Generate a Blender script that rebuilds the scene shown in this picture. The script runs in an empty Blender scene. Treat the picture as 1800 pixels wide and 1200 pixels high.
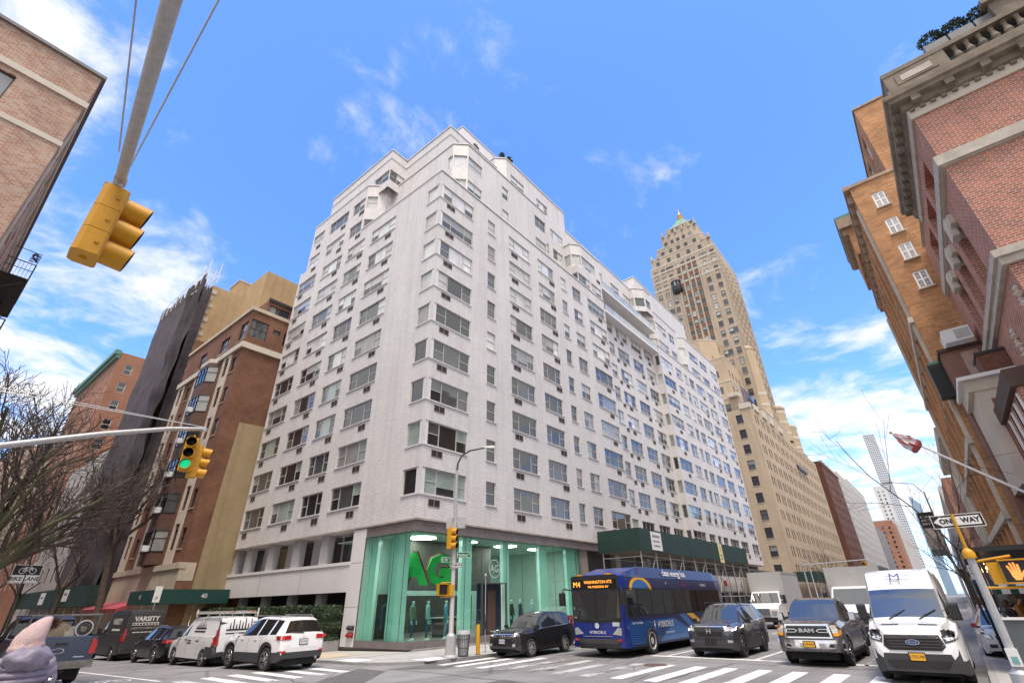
import bpy, bmesh, math, random
from mathutils import Vector, Matrix, noise
from mathutils.bvhtree import BVHTree
R = math.radians
rng = random.Random(7)
scene = bpy.context.scene
COL = scene.collection

# ------------------------------------------------------------------ camera
CAM = Vector((0.0, 0.0, 2.0))
cam_data = bpy.data.cameras.new('camera')
cam = bpy.data.objects.new('camera', cam_data)
COL.objects.link(cam)
yaw, pit, rol = R(38.87493), R(29.01297), R(-1.30529)
fw = Vector((math.cos(pit) * math.cos(yaw), math.cos(pit) * math.sin(yaw), math.sin(pit)))
rt = Vector((math.sin(yaw), -math.cos(yaw), 0))
up = rt.cross(fw)
r2 = rt * math.cos(rol) + up * math.sin(rol)
u2 = -rt * math.sin(rol) + up * math.cos(rol)
M3 = Matrix((r2, u2, -fw)).transposed()
cam.matrix_world = Matrix.Translation(CAM) @ M3.to_4x4()
cam_data.sensor_width = 36.0
cam_data.lens = 844.567 / 1800 * 36
cam_data.shift_x = -2.17 / 1800
cam_data.shift_y = -8.7 / 1800
cam_data.clip_start = 0.1
cam_data.clip_end = 6000
scene.camera = cam

# ------------------------------------------------------------------ world: sky, clouds, sun
SUN_EL, SUN_AZ = 69.0, 226.0            # azimuth of the sun in the scene's x/y plane
world = bpy.data.worlds.new('World')
scene.world = world
world.use_nodes = True
nt = world.node_tree
nt.nodes.clear()
def wn(t, **kw):
    n = nt.nodes.new(t)
    for k, v in kw.items():
        setattr(n, k, v)
    return n
sky = wn('ShaderNodeTexSky', sky_type='NISHITA', sun_disc=False)
sky.sun_elevation = R(SUN_EL)
sky.sun_rotation = R(90 - SUN_AZ)
sky.air_density = 1.0
sky.dust_density = 0.6
sky.ozone_density = 3.0
tc = wn('ShaderNodeTexCoord')
sep = wn('ShaderNodeSeparateXYZ')
nt.links.new(tc.outputs['Generated'], sep.inputs[0])
zc = wn('ShaderNodeMath', operation='MAXIMUM'); zc.inputs[1].default_value = 0.0
nt.links.new(sep.outputs[2], zc.inputs[0])
za = wn('ShaderNodeMath', operation='ADD'); za.inputs[1].default_value = 0.10
nt.links.new(zc.outputs[0], za.inputs[0])
dx = wn('ShaderNodeMath', operation='DIVIDE'); dy = wn('ShaderNodeMath', operation='DIVIDE')
nt.links.new(sep.outputs[0], dx.inputs[0]); nt.links.new(za.outputs[0], dx.inputs[1])
nt.links.new(sep.outputs[1], dy.inputs[0]); nt.links.new(za.outputs[0], dy.inputs[1])
cmb = wn('ShaderNodeCombineXYZ')
nt.links.new(dx.outputs[0], cmb.inputs[0]); nt.links.new(dy.outputs[0], cmb.inputs[1])
mp = wn('ShaderNodeMapping'); mp.inputs['Location'].default_value = (3.1, 1.7, 0.4)
nt.links.new(cmb.outputs[0], mp.inputs['Vector'])
n1 = wn('ShaderNodeTexNoise'); n1.inputs['Scale'].default_value = 3.2; n1.inputs['Detail'].default_value = 9
n1.inputs['Roughness'].default_value = 0.62; n1.inputs['Distortion'].default_value = 0.35
nt.links.new(mp.outputs[0], n1.inputs['Vector'])
# more cloud low over the far end of the avenue, clear overhead
el = wn('ShaderNodeMapRange'); el.inputs[1].default_value = 0.02; el.inputs[2].default_value = 0.62
el.inputs[3].default_value = 0.16; el.inputs[4].default_value = -0.06
nt.links.new(sep.outputs[2], el.inputs[0])
su0 = wn('ShaderNodeMath', operation='ADD')
nt.links.new(n1.outputs['Fac'], su0.inputs[0]); nt.links.new(el.outputs[0], su0.inputs[1])
# unseen cloud bank added behind the viewer to whiten ambient light and reflections
dv = wn('ShaderNodeVectorMath', operation='DOT_PRODUCT'); dv.inputs[1].default_value = (-0.72, -0.62, 0.30)
nt.links.new(tc.outputs['Generated'], dv.inputs[0])
db = wn('ShaderNodeMapRange'); db.inputs[1].default_value = -0.15; db.inputs[2].default_value = 0.7; db.inputs[3].default_value = 0.0; db.inputs[4].default_value = 0.36
nt.links.new(dv.outputs['Value'], db.inputs[0])
su = wn('ShaderNodeMath', operation='ADD')
nt.links.new(su0.outputs[0], su.inputs[0]); nt.links.new(db.outputs[0], su.inputs[1])
for cd, wdt, amp in (((.367, .295, .882), .20, .18), ((.16, -.12, .98), .34, .20), ((-.121, .705, .699), .22, .17), ((.08, .878, .472), .28, .11), ((.065, .943, .327), .28, .10), ((.971, .039, .236), .30, .17),  # the near-zenith blob, partly out of view, is added for windscreen reflections
                     ((.251, .64, .726), .07, .13), ((.27, .435, .859), .09, .12), ((.261, .571, .779), .05, .12), ((.58, -.68, .45), .75, .28), ((-.62, .62, .48), .75, .28)):  # last two lie out of view, added to whiten window reflections
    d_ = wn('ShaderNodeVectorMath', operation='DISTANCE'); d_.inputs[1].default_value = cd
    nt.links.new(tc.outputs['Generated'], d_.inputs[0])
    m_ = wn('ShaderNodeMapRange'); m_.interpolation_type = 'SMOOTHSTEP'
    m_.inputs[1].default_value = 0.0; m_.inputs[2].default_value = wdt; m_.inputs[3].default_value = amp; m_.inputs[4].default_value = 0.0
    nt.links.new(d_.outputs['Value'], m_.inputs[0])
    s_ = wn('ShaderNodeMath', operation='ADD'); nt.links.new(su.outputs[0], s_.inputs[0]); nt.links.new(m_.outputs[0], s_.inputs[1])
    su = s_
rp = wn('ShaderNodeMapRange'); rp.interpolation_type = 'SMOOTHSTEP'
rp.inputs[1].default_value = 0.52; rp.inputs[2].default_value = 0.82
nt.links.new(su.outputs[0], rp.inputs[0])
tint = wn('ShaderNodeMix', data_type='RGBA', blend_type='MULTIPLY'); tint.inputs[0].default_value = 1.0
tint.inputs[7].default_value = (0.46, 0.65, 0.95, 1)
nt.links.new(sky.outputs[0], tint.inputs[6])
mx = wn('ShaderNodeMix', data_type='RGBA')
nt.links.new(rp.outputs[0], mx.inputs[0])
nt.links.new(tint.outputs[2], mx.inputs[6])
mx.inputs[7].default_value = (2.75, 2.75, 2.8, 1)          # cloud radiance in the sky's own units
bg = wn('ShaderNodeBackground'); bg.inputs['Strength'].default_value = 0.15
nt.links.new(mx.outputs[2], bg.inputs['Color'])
wo = wn('ShaderNodeOutputWorld')
nt.links.new(bg.outputs[0], wo.inputs['Surface'])

sun_data = bpy.data.lights.new('sun', 'SUN')
sun_data.energy = 1.5
sun_data.angle = R(18)
sun_data.color = (1.0, 0.87, 0.73)
sun = bpy.data.objects.new('sun', sun_data)
COL.objects.link(sun)
sd = Vector((math.cos(R(SUN_EL)) * math.cos(R(SUN_AZ)), math.cos(R(SUN_EL)) * math.sin(R(SUN_AZ)), math.sin(R(SUN_EL))))
sun.rotation_euler = sd.to_track_quat('Z', 'Y').to_euler()
sun.location = (-20, -20, 60)

scene.view_settings.view_transform = 'Standard'
scene.view_settings.look = 'None'
scene.view_settings.gamma = 1.0
scene.view_settings.exposure = 1.47
scene.render.engine = 'CYCLES'
scene.cycles.max_bounces = 6
scene.cycles.transparent_max_bounces = 12
scene.cycles.use_adaptive_sampling = True

# ------------------------------------------------------------------ materials
MATS = {}
def _new(name):
    m = bpy.data.materials.new(name)
    m.use_nodes = True
    n = m.node_tree
    return m, n, n.nodes['Principled BSDF']
def _link(n, a, b):
    n.links.new(a, b)
def mat(name, color, rough=0.6, metal=0.0, var=0.12, scale=3.0, spec=0.5, bump=0.0, bscale=40, coat=0.0, emit=None, es=0.0, ior=None):
    """plain procedural surface: noise varies the colour and the roughness a little"""
    if name in MATS:
        return MATS[name]
    m, n, p = _new(name)
    c = tuple(color) + (1,) if len(color) == 3 else color
    if var > 0:
        g = n.nodes.new('ShaderNodeNewGeometry')
        t = n.nodes.new('ShaderNodeTexNoise'); t.inputs['Scale'].default_value = scale; t.inputs['Detail'].default_value = 6
        t.inputs['Roughness'].default_value = 0.65
        _link(n, g.outputs['Position'], t.inputs['Vector'])
        r = n.nodes.new('ShaderNodeMapRange'); r.inputs[1].default_value = 0.3; r.inputs[2].default_value = 0.7
        r.inputs[3].default_value = 1 - var; r.inputs[4].default_value = 1 + var
        _link(n, t.outputs['Fac'], r.inputs[0])
        x = n.nodes.new('ShaderNodeMix'); x.data_type = 'RGBA'; x.blend_type = 'MULTIPLY'; x.inputs[0].default_value = 1
        x.inputs[6].default_value = c
        _link(n, r.outputs[0], x.inputs[7])
        _link(n, x.outputs[2], p.inputs['Base Color'])
    else:
        p.inputs['Base Color'].default_value = c
    if bump > 0:
        g2 = n.nodes.new('ShaderNodeNewGeometry')
        t2 = n.nodes.new('ShaderNodeTexNoise'); t2.inputs['Scale'].default_value = bscale; t2.inputs['Detail'].default_value = 4
        _link(n, g2.outputs['Position'], t2.inputs['Vector'])
        b = n.nodes.new('ShaderNodeBump'); b.inputs['Strength'].default_value = bump; b.inputs['Distance'].default_value = 0.02
        _link(n, t2.outputs['Fac'], b.inputs['Height'])
        _link(n, b.outputs[0], p.inputs['Normal'])
    p.inputs['Roughness'].default_value = rough
    p.inputs['Metallic'].default_value = metal
    p.inputs['Specular IOR Level'].default_value = spec
    if ior: p.inputs['IOR'].default_value = ior
    if coat: p.inputs['Coat Weight'].default_value = coat; p.inputs['Coat Roughness'].default_value = 0.04
    if emit:
        p.inputs['Emission Color'].default_value = tuple(emit) + (1,)
        p.inputs['Emission Strength'].default_value = es
    MATS[name] = m
    return m

def brick(name, c1, c2, mortar, w=0.22, h=0.075, ms=0.010, rough=0.85, stain=0.18, sscale=0.35, bump=0.3, patch=None, streak=0.0):
    """brick courses laid on any upright wall: u runs along the wall, v is the height"""
    if name in MATS:
        return MATS[name]
    m, n, p = _new(name)
    g = n.nodes.new('ShaderNodeNewGeometry')
    sp = n.nodes.new('ShaderNodeSeparateXYZ'); _link(n, g.outputs['Position'], sp.inputs[0])
    sn = n.nodes.new('ShaderNodeSeparateXYZ'); _link(n, g.outputs['True Normal'], sn.inputs[0])
    ax = n.nodes.new('ShaderNodeMath'); ax.operation = 'ABSOLUTE'; _link(n, sn.outputs[0], ax.inputs[0])
    gt = n.nodes.new('ShaderNodeMath'); gt.operation = 'GREATER_THAN'; gt.inputs[1].default_value = 0.72
    _link(n, ax.outputs[0], gt.inputs[0])
    mu = n.nodes.new('ShaderNodeMix'); mu.data_type = 'FLOAT'
    _link(n, gt.outputs[0], mu.inputs[0]); _link(n, sp.outputs[0], mu.inputs[2]); _link(n, sp.outputs[1], mu.inputs[3])
    cb = n.nodes.new('ShaderNodeCombineXYZ'); _link(n, mu.outputs[0], cb.inputs[0]); _link(n, sp.outputs[2], cb.inputs[1])
    b = n.nodes.new('ShaderNodeTexBrick')
    b.inputs['Scale'].default_value = 1.0
    b.inputs['Brick Width'].default_value = w; b.inputs['Row Height'].default_value = h
    b.inputs['Mortar Size'].default_value = ms; b.inputs['Mortar Smooth'].default_value = 0.2
    b.inputs['Bias'].default_value = -0.1
    b.inputs['Color1'].default_value = tuple(c1) + (1,); b.inputs['Color2'].default_value = tuple(c2) + (1,)
    b.inputs['Mortar'].default_value = tuple(mortar) + (1,)
    _link(n, cb.outputs[0], b.inputs['Vector'])
    t = n.nodes.new('ShaderNodeTexNoise'); t.inputs['Scale'].default_value = sscale; t.inputs['Detail'].default_value = 7
    t.inputs['Roughness'].default_value = 0.7
    _link(n, g.outputs['Position'], t.inputs['Vector'])
    r = n.nodes.new('ShaderNodeMapRange'); r.inputs[1].default_value = 0.3; r.inputs[2].default_value = 0.7
    r.inputs[3].default_value = 1 - stain; r.inputs[4].default_value = 1 + stain * 0.7
    _link(n, t.outputs['Fac'], r.inputs[0])
    x = n.nodes.new('ShaderNodeMix'); x.data_type = 'RGBA'; x.blend_type = 'MULTIPLY'; x.inputs[0].default_value = 1
    _link(n, b.outputs['Color'], x.inputs[6]); _link(n, r.outputs[0], x.inputs[7])
    last = x.outputs[2]
    if patch:      # blotches of another brick colour (pale or sooty areas)
        t2 = n.nodes.new('ShaderNodeTexNoise'); t2.inputs['Scale'].default_value = patch[1]; t2.inputs['Detail'].default_value = 8
        t2.inputs['Roughness'].default_value = 0.75
        _link(n, cb.outputs[0], t2.inputs['Vector'])
        rr = n.nodes.new('ShaderNodeMapRange'); rr.inputs[1].default_value = patch[2]; rr.inputs[2].default_value = patch[2] + 0.12
        rr.inputs[4].default_value = patch[3]
        _link(n, t2.outputs['Fac'], rr.inputs[0])
        y = n.nodes.new('ShaderNodeMix'); y.data_type = 'RGBA'
        _link(n, rr.outputs[0], y.inputs[0]); _link(n, last, y.inputs[6]); y.inputs[7].default_value = tuple(patch[0]) + (1,)
        last = y.outputs[2]
    if streak:     # rain streaks: noise stretched in height
        mpp = n.nodes.new('ShaderNodeMapping'); mpp.inputs['Scale'].default_value = (2.2, 0.10, 1)
        _link(n, cb.outputs[0], mpp.inputs[0])
        t3 = n.nodes.new('ShaderNodeTexNoise'); t3.inputs['Scale'].default_value = 1.0; t3.inputs['Detail'].default_value = 5
        _link(n, mpp.outputs[0], t3.inputs['Vector'])
        r3 = n.nodes.new('ShaderNodeMapRange'); r3.inputs[1].default_value = 0.45; r3.inputs[2].default_value = 0.75
        r3.inputs[3].default_value = 1.0; r3.inputs[4].default_value = 1 - streak
        _link(n, t3.outputs['Fac'], r3.inputs[0])
        z = n.nodes.new('ShaderNodeMix'); z.data_type = 'RGBA'; z.blend_type = 'MULTIPLY'; z.inputs[0].default_value = 1
        _link(n, last, z.inputs[6]); _link(n, r3.outputs[0], z.inputs[7])
        last = z.outputs[2]
    _link(n, last, p.inputs['Base Color'])
    if bump:
        bp = n.nodes.new('ShaderNodeBump'); bp.inputs['Strength'].default_value = bump; bp.inputs['Distance'].default_value = 0.01
        bp.invert = True
        _link(n, b.outputs['Fac'], bp.inputs['Height']); _link(n, bp.outputs[0], p.inputs['Normal'])
    p.inputs['Roughness'].default_value = rough
    p.inputs['Specular IOR Level'].default_value = 0.3
    MATS[name] = m
    return m

def pane_mat(name, color, rough=0.04, ior=1.9, var=0.25, spec=0.5):
    m = mat(name, color, rough=rough, var=var, scale=0.9, ior=ior, spec=spec)
    return m

def clear_glass(name, tint, ior=1.5, gl=1.0):
    if name in MATS: return MATS[name]
    m, n, p = _new(name)
    n.nodes.remove(p)
    tr = n.nodes.new('ShaderNodeBsdfTransparent'); tr.inputs[0].default_value = tuple(tint) + (1,)
    gs = n.nodes.new('ShaderNodeBsdfGlossy'); gs.inputs['Roughness'].default_value = 0.02
    gs.inputs[0].default_value = (gl, gl, gl, 1)
    fr = n.nodes.new('ShaderNodeFresnel'); fr.inputs[0].default_value = ior
    mxs = n.nodes.new('ShaderNodeMixShader')
    gg = n.nodes.new('ShaderNodeNewGeometry'); ff = n.nodes.new('ShaderNodeMath'); ff.operation = 'SUBTRACT'; ff.inputs[0].default_value = 1.0
    _link(n, gg.outputs['Backfacing'], ff.inputs[1])
    fm_ = n.nodes.new('ShaderNodeMath'); fm_.operation = 'MULTIPLY'; _link(n, fr.outputs[0], fm_.inputs[0]); _link(n, ff.outputs[0], fm_.inputs[1])
    _link(n, fm_.outputs[0], mxs.inputs[0]); _link(n, tr.outputs[0], mxs.inputs[1]); _link(n, gs.outputs[0], mxs.inputs[2])
    _link(n, mxs.outputs[0], n.nodes['Material Output'].inputs[0])
    MATS[name] = m
    return m

# common materials
W_BRICK = brick('white_glazed_brick', (0.78, 0.755, 0.75), (0.70, 0.68, 0.675), (0.47, 0.44, 0.43), w=0.30, h=0.10, ms=0.012, rough=0.5, stain=0.08, bump=0.5, streak=0.13, patch=((.56, .48, .42), .32, .66, .16))
W_STONE = mat('white_stone', (0.72, 0.71, 0.72), 0.6, var=0.05, scale=0.6)
W_CAP = mat('coping_stone', (0.62, 0.61, 0.62), 0.7, var=0.1)
DARK_JOINT = mat('dark_joint', (0.08, 0.075, 0.075), 0.8)
STAIN = mat('rust_stained_trim', (0.36, 0.31, 0.28), 0.8, var=0.3, scale=2.0)
ALU = mat('aluminium_frame', (0.46, 0.455, 0.45), 0.45, var=0.06)
LOUVRE = mat('louvre_brown', (0.035, 0.027, 0.024), 0.6)
RIM = mat('grille_rim', (0.30, 0.26, 0.24), 0.6)
P_DARK = pane_mat('pane_dark', (0.022, 0.024, 0.026))
P_MID = pane_mat('pane_mid', (0.075, 0.08, 0.082))
P_BLIND = pane_mat('pane_blind', (0.50, 0.50, 0.48))
P_CURT = pane_mat('pane_curtain', (0.28, 0.28, 0.27))
P_GREEN = pane_mat('pane_green_shade', (0.30, 0.37, 0.34))
ASPHALT = mat('asphalt', (0.155, 0.15, 0.148), 0.85, var=0.22, scale=0.55, bump=0.25, bscale=60)
CONC = mat('concrete_pavement', (0.42, 0.41, 0.40), 0.85, var=0.16, scale=0.9, bump=0.12, bscale=30)
KERB = mat('kerb_stone', (0.30, 0.29, 0.285), 0.8, var=0.2, scale=2)
PAINT = None
STEEL = mat('galvanised_steel', (0.45, 0.46, 0.47), 0.45, metal=0.5, var=0.12, scale=6)
BLACK = mat('black_plastic', (0.018, 0.018, 0.019), 0.5, var=0.1)
RUBBER = mat('tyre_rubber', (0.022, 0.021, 0.021), 0.8, var=0.2, scale=8)
CHROME = mat('chrome', (0.80, 0.80, 0.81), 0.14, metal=1.0, var=0.0)
ALLOY = mat('alloy_rim', (0.50, 0.50, 0.51), 0.32, metal=0.8, var=0.0)
WHITE = mat('white_paint', (0.78, 0.78, 0.78), 0.4, var=0.03)
SIGWHITE = mat('sign_white', (0.80, 0.80, 0.80), 0.45, var=0.02)
SIGBLACK = mat('sign_black', (0.015, 0.015, 0.017), 0.45, var=0.0)
YEL = mat('signal_yellow', (0.60, 0.30, 0.010), 0.42, var=0.10, scale=5)

# ------------------------------------------------------------------ mesh helper
class MB:
    """collects polygons, then links them as ONE mesh object"""
    def __init__(s):
        s.v = []; s.f = []; s.mi = []; s.m = []
    def slot(s, m):
        if m not in s.m: s.m.append(m)
        return s.m.index(m)
    def poly(s, pts, m):
        k = len(s.v); s.v.extend([tuple(p) for p in pts])
        s.f.append(tuple(range(k, k + len(pts)))); s.mi.append(s.slot(m))
    def mesh(s, vs, fs, m):
        k = len(s.v); s.v.extend([tuple(p) for p in vs]); i = s.slot(m)
        for f in fs:
            s.f.append(tuple(k + q for q in f)); s.mi.append(i)
    def box(s, x0, x1, y0, y1, z0, z1, m, T=None):
        vs = [Vector((x, y, z)) for z in (z0, z1) for y in (y0, y1) for x in (x0, x1)]
        if T is not None: vs = [T @ v for v in vs]
        s.mesh(vs, [(0, 2, 3, 1), (4, 5, 7, 6), (0, 1, 5, 4), (2, 6, 7, 3), (0, 4, 6, 2), (1, 3, 7, 5)], m)
    def prism(s, pts, z0, z1, m, top=None, T=None, side=None):
        """pts: counter-clockwise plan polygon"""
        n = len(pts)
        a = [Vector((p[0], p[1], z0)) for p in pts]; b = [Vector((p[0], p[1], z1)) for p in pts]
        if T is not None: a = [T @ v for v in a]; b = [T @ v for v in b]
        s.mesh(a + b, [(i, (i + 1) % n, n + (i + 1) % n, n + i) for i in range(n)], side or m)
        s.mesh(b, [tuple(range(n))], top or m)
        s.mesh(a, [tuple(reversed(range(n)))], m)
    def tube(s, path, rad, m, n=8, caps=True, T=None):
        P = [Vector(p) for p in path]
        if not isinstance(rad, (list, tuple)): rad = [rad] * len(P)
        vs = []; ref = None
        for i, p in enumerate(P):
            d = (P[min(i + 1, len(P) - 1)] - P[max(i - 1, 0)])
            if d.length < 1e-9: d = Vector((0, 0, 1))
            d.normalize()
            if ref is None:
                ref = d.orthogonal().normalized()
            else:
                ref = ref - d * ref.dot(d)
                if ref.length < 1e-6: ref = d.orthogonal()
                ref.normalize()
            b = d.cross(ref)
            for k in range(n):
                a = 2 * math.pi * k / n
                vs.append(p + (ref * math.cos(a) + b * math.sin(a)) * rad[i])
        fs = []
        for i in range(len(P) - 1):
            for k in range(n):
                fs.append((i * n + k, i * n + (k + 1) % n, (i + 1) * n + (k + 1) % n, (i + 1) * n + k))
        if caps:
            fs.append(tuple(reversed(range(n)))); fs.append(tuple(range((len(P) - 1) * n, len(P) * n)))
        if T is not None: vs = [T @ v for v in vs]
        s.mesh(vs, fs, m)
    def lathe(s, prof, m, n=24, T=None, closed=False):
        """prof: (radius, z) pairs turned round z"""
        vs = []; fs = []
        for r, z in prof:
            for k in range(n):
                a = 2 * math.pi * k / n
                vs.append(Vector((r * math.cos(a), r * math.sin(a), z)))
        L = len(prof)
        for i in range(L - 1 + (1 if closed else 0)):
            j = (i + 1) % L
            for k in range(n):
                fs.append((i * n + k, i * n + (k + 1) % n, j * n + (k + 1) % n, j * n + k))
        if T is not None: vs = [T @ v for v in vs]
        s.mesh(vs, fs, m)
    def disc(s, r, z, m, n=24, T=None):
        vs = [Vector((r * math.cos(2 * math.pi * k / n), r * math.sin(2 * math.pi * k / n), z)) for k in range(n)]
        if T is not None: vs = [T @ v for v in vs]
        s.mesh(vs, [tuple(range(n))], m)
    def build(s, name, parent=None, smooth=None, loc=None):
        me = bpy.data.meshes.new(name)
        me.from_pydata([tuple(v) for v in s.v], [], s.f)
        for m in s.m: me.materials.append(m)
        me.polygons.foreach_set('material_index', s.mi)
        if smooth is not None:
            me.polygons.foreach_set('use_smooth', [True] * len(s.f))
            try: me.set_sharp_from_angle(angle=R(smooth))
            except Exception: pass
        me.update()
        o = bpy.data.objects.new(name, me)
        COL.objects.link(o)
        if parent is not None: o.parent = parent
        if loc is not None: o.location = loc
        return o

def tag(o, label=None, cat=None, group=None, kind=None):
    if label: o['label'] = label
    if cat: o['category'] = cat
    if group: o['group'] = group
    if kind: o['kind'] = kind
    return o
def thing(name, label, cat, loc=(0, 0, 0), rz=0.0, group=None):
    o = bpy.data.objects.new(name, None)
    o.empty_display_size = 0.3
    COL.objects.link(o)
    o.location = loc; o.rotation_euler = (0, 0, rz)
    return tag(o, label, cat, group)
def copy_tree(o, parent=None):
    c = o.copy(); COL.objects.link(c)
    if parent is not None: c.parent = parent
    for ch in list(o.children): copy_tree(ch, c)
    return c
def struct(o):
    o['kind'] = 'structure'
    return o

_fc = {}
def text_mesh(s, size=1.0, depth=0.0, bold=0.0, space=1.0):
    """outline of a line of lettering as (verts, faces) in the x/y plane, centred"""
    key = (s, size, depth, bold, space)
    if key in _fc: return _fc[key]
    cu = bpy.data.curves.new('lettering', 'FONT')
    cu.body = s; cu.size = size; cu.align_x = 'CENTER'; cu.align_y = 'CENTER'; cu.extrude = depth; cu.offset = bold
    cu.resolution_u = 2; cu.space_character = space
    ob = bpy.data.objects.new('lettering', cu)
    COL.objects.link(ob)
    dg = bpy.context.evaluated_depsgraph_get()
    me = bpy.data.meshes.new_from_object(ob.evaluated_get(dg))
    vs = [v.co.copy() for v in me.vertices]; fs = [tuple(p.vertices) for p in me.polygons]
    bpy.data.objects.remove(ob); bpy.data.curves.remove(cu); bpy.data.meshes.remove(me)
    _fc[key] = (vs, fs)
    return vs, fs
def add_text(mb, s, size, T, m, bold=0.0, sx=1.0, space=1.0, depth=0.0):
    vs, fs = text_mesh(s, size, depth, bold, space)
    mb.mesh([T @ Vector((v.x * sx, v.y, v.z)) for v in vs], fs, m)
def frameT(o, u, v):
    """matrix whose x runs along u, y along v, z out of the plane"""
    u = Vector(u).normalized(); v = Vector(v).normalized(); w = u.cross(v)
    return Matrix.Translation(Vector(o)) @ Matrix((u, v, w)).transposed().to_4x4()

# ------------------------------------------------------------------ building helper
def seen_size(c, w, h, nrm):
    d = Vector(c) - CAM; L = d.length
    return w * h * max(0.02, -d.normalized().dot(nrm)) / (L * L)

class Bld:
    def __init__(s, name, label, cat='building', group=None, loc=(0, 0, 0)):
        s.root = thing(name, label, cat, loc, 0, group)
        s.off = Vector(loc)
        s.w = MB(); s.items = {}; s.parts = {}
    SPLIT = {'corner_panel', 'turret', 'bracket', 'quoin', 'dentil', 'baluster', 'keystone', 'pier', 'window_sill', 'glass_fin', 'crown_ornament', 'terrace_parapet', 'mullion', 'spandrel', 'recessed_panel', 'pilaster'}
    def part(s, name):
        return s.parts.setdefault(name, MB())
    def add(s, kind, size, mbs):
        s.items.setdefault(kind, []).append((size, mbs))
    def face(s, O, U, W, z0, z1, wins, wall, depth=0.16, reveal=None, frame=None, style=None, wid=0.06, sill=None, acs=None):
        """an upright wall from O along U with window openings (u0,u1,za,zb,kind)"""
        O = Vector(O); U = Vector(U).normalized(); N = U.cross(Vector((0, 0, 1)))
        reveal = reveal or wall
        us = sorted({0.0, W} | {w[0] for w in wins} | {w[1] for w in wins})
        zs = sorted({z0, z1} | {w[2] for w in wins} | {w[3] for w in wins})
        us = [u for u in us if -1e-6 <= u <= W + 1e-6]; zs = [z for z in zs if z0 - 1e-6 <= z <= z1 + 1e-6]
        P = lambda u, z, d=0.0: O + U * u + Vector((0, 0, z)) - N * d
        for j in range(len(zs) - 1):
            zc = (zs[j] + zs[j + 1]) / 2; run = None
            row = [w for w in wins if w[2] < zc < w[3]]
            for i in range(len(us) - 1):
                uc = (us[i] + us[i + 1]) / 2
                hole = any(w[0] < uc < w[1] for w in row)
                if not hole and run is None: run = us[i]
                if hole and run is not None:
                    s.w.poly([P(run, zs[j]), P(us[i], zs[j]), P(us[i], zs[j + 1]), P(run, zs[j + 1])], wall); run = None
            if run is not None:
                s.w.poly([P(run, zs[j]), P(W, zs[j]), P(W, zs[j + 1]), P(run, zs[j + 1])], wall)
        for w in wins:
            a, b, c, d = w[:4]; D = w[5] if len(w) > 5 else depth
            s.w.poly([P(a, c), P(b, c), P(b, c, D), P(a, c, D)], reveal)
            s.w.poly([P(a, d), P(a, d, D), P(b, d, D), P(b, d)], reveal)
            s.w.poly([P(a, c), P(a, c, D), P(a, d, D), P(a, d)], reveal)
            s.w.poly([P(b, c), P(b, d), P(b, d, D), P(b, c, D)], reveal)
            if len(w) > 4 and w[4] is None: continue
            s.window(P(a, c, D - 0.07), U, b - a, d - c, w[4] if len(w) > 4 else 'dh', frame or ALU, style, wid, sill)
        return P
    def window(s, O, U, w, h, kind, fm, style=None, b=0.06, sill=None):
        """frame bars and glass of one window; O is the lower left corner of the opening, 7 cm in front of its back"""
        U = Vector(U).normalized(); N = U.cross(Vector((0, 0, 1)))
        T = Matrix((U, -N, Vector((0, 0, 1)))).transposed().to_4x4(); T = Matrix.Translation(Vector(O)) @ T
        F = MB(); G = MB()
        style = style or (P_DARK, P_DARK, P_MID, P_MID, P_BLIND, P_CURT)
        def bar(u0, u1, a, c, dep=0.0): F.box(u0, u1, dep, 0.055, a, c, fm, T)
        def glass(u0, u1, a, c, m):
            j = [rng.uniform(-0.004, 0.004) for _ in range(3)]
            q = [(u0, 0.03 + j[0], a), (u1, 0.03 + j[1], a), (u1, 0.03 + j[2], c), (u0, 0.03 + j[0] + j[2] - j[1], c)]
            G.poly([T @ Vector(p) for p in q], m)
        bar(0, b, 0, h); bar(w - b, w, 0, h); bar(b, w - b, 0, b); bar(b, w - b, h - b, h)
        cols = {'dh': [0, 1], 'two': [0, .5, 1], 'three': [0, .27, .73, 1], 'one': [0, 1], 'six': [0, .5, 1], 'tri': [0, .3333, .6667, 1],
                'cas': [0, .25, .5, .75, 1], 'pic': [0, .5, 1], 'nine': [0, .3333, .6667, 1]}.get(kind, [0, 1])
        if callable(style): style = style(O[2])
        base = rng.choice(style)
        for i in range(len(cols) - 1):
            a = b + (w - 2 * b) * cols[i]; c = b + (w - 2 * b) * cols[i + 1]
            if i > 0: bar(a - b * .5, a + b * .5, b, h - b)
            a2 = a + (b * .5 if i else 0); c2 = c - (b * .5 if i < len(cols) - 2 else 0)
            split = kind in ('dh', 'two', 'six', 'tri', 'nine') or (kind == 'three' and i != 1)
            if split:
                zm = h * 0.5
                bar(a2, c2, zm - b * .4, zm + b * .4)
                up_m = rng.choice(style) if rng.random() < .35 else base
                lo_m = up_m if rng.random() < .6 else rng.choice((P_DARK, P_DARK, P_MID))
                glass(a2, c2, b, zm - b * .4, lo_m); glass(a2, c2, zm + b * .4, h - b, up_m)
                if kind in ('six', 'nine'):
                    for q in (1, 2): 
                        x = a2 + (c2 - a2) * q / 3; bar(x - .01, x + .01, b, h - b, 0.012)
                    for z in (h * .25, h * .75): bar(a2, c2, z - .01, z + .01, 0.012)
            else:
                r = rng.random()
                if kind == 'three' and base in (P_BLIND, P_GREEN, P_CURT) and r < .5:   # blind part way down
                    zb = h * rng.uniform(.25, .6)
                    glass(a2, c2, b, zb, P_DARK); glass(a2, c2, zb, h - b, base)
                else:
                    glass(a2, c2, b, h - b, base)
        if sill is not None:
            F.box(-.06, w + .06, -.16, 0.055, -.07, -.004, sill, T)
        s.add('window', seen_size(T @ Vector((w / 2, 0, h / 2)), w, h, N), (F, G))
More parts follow.
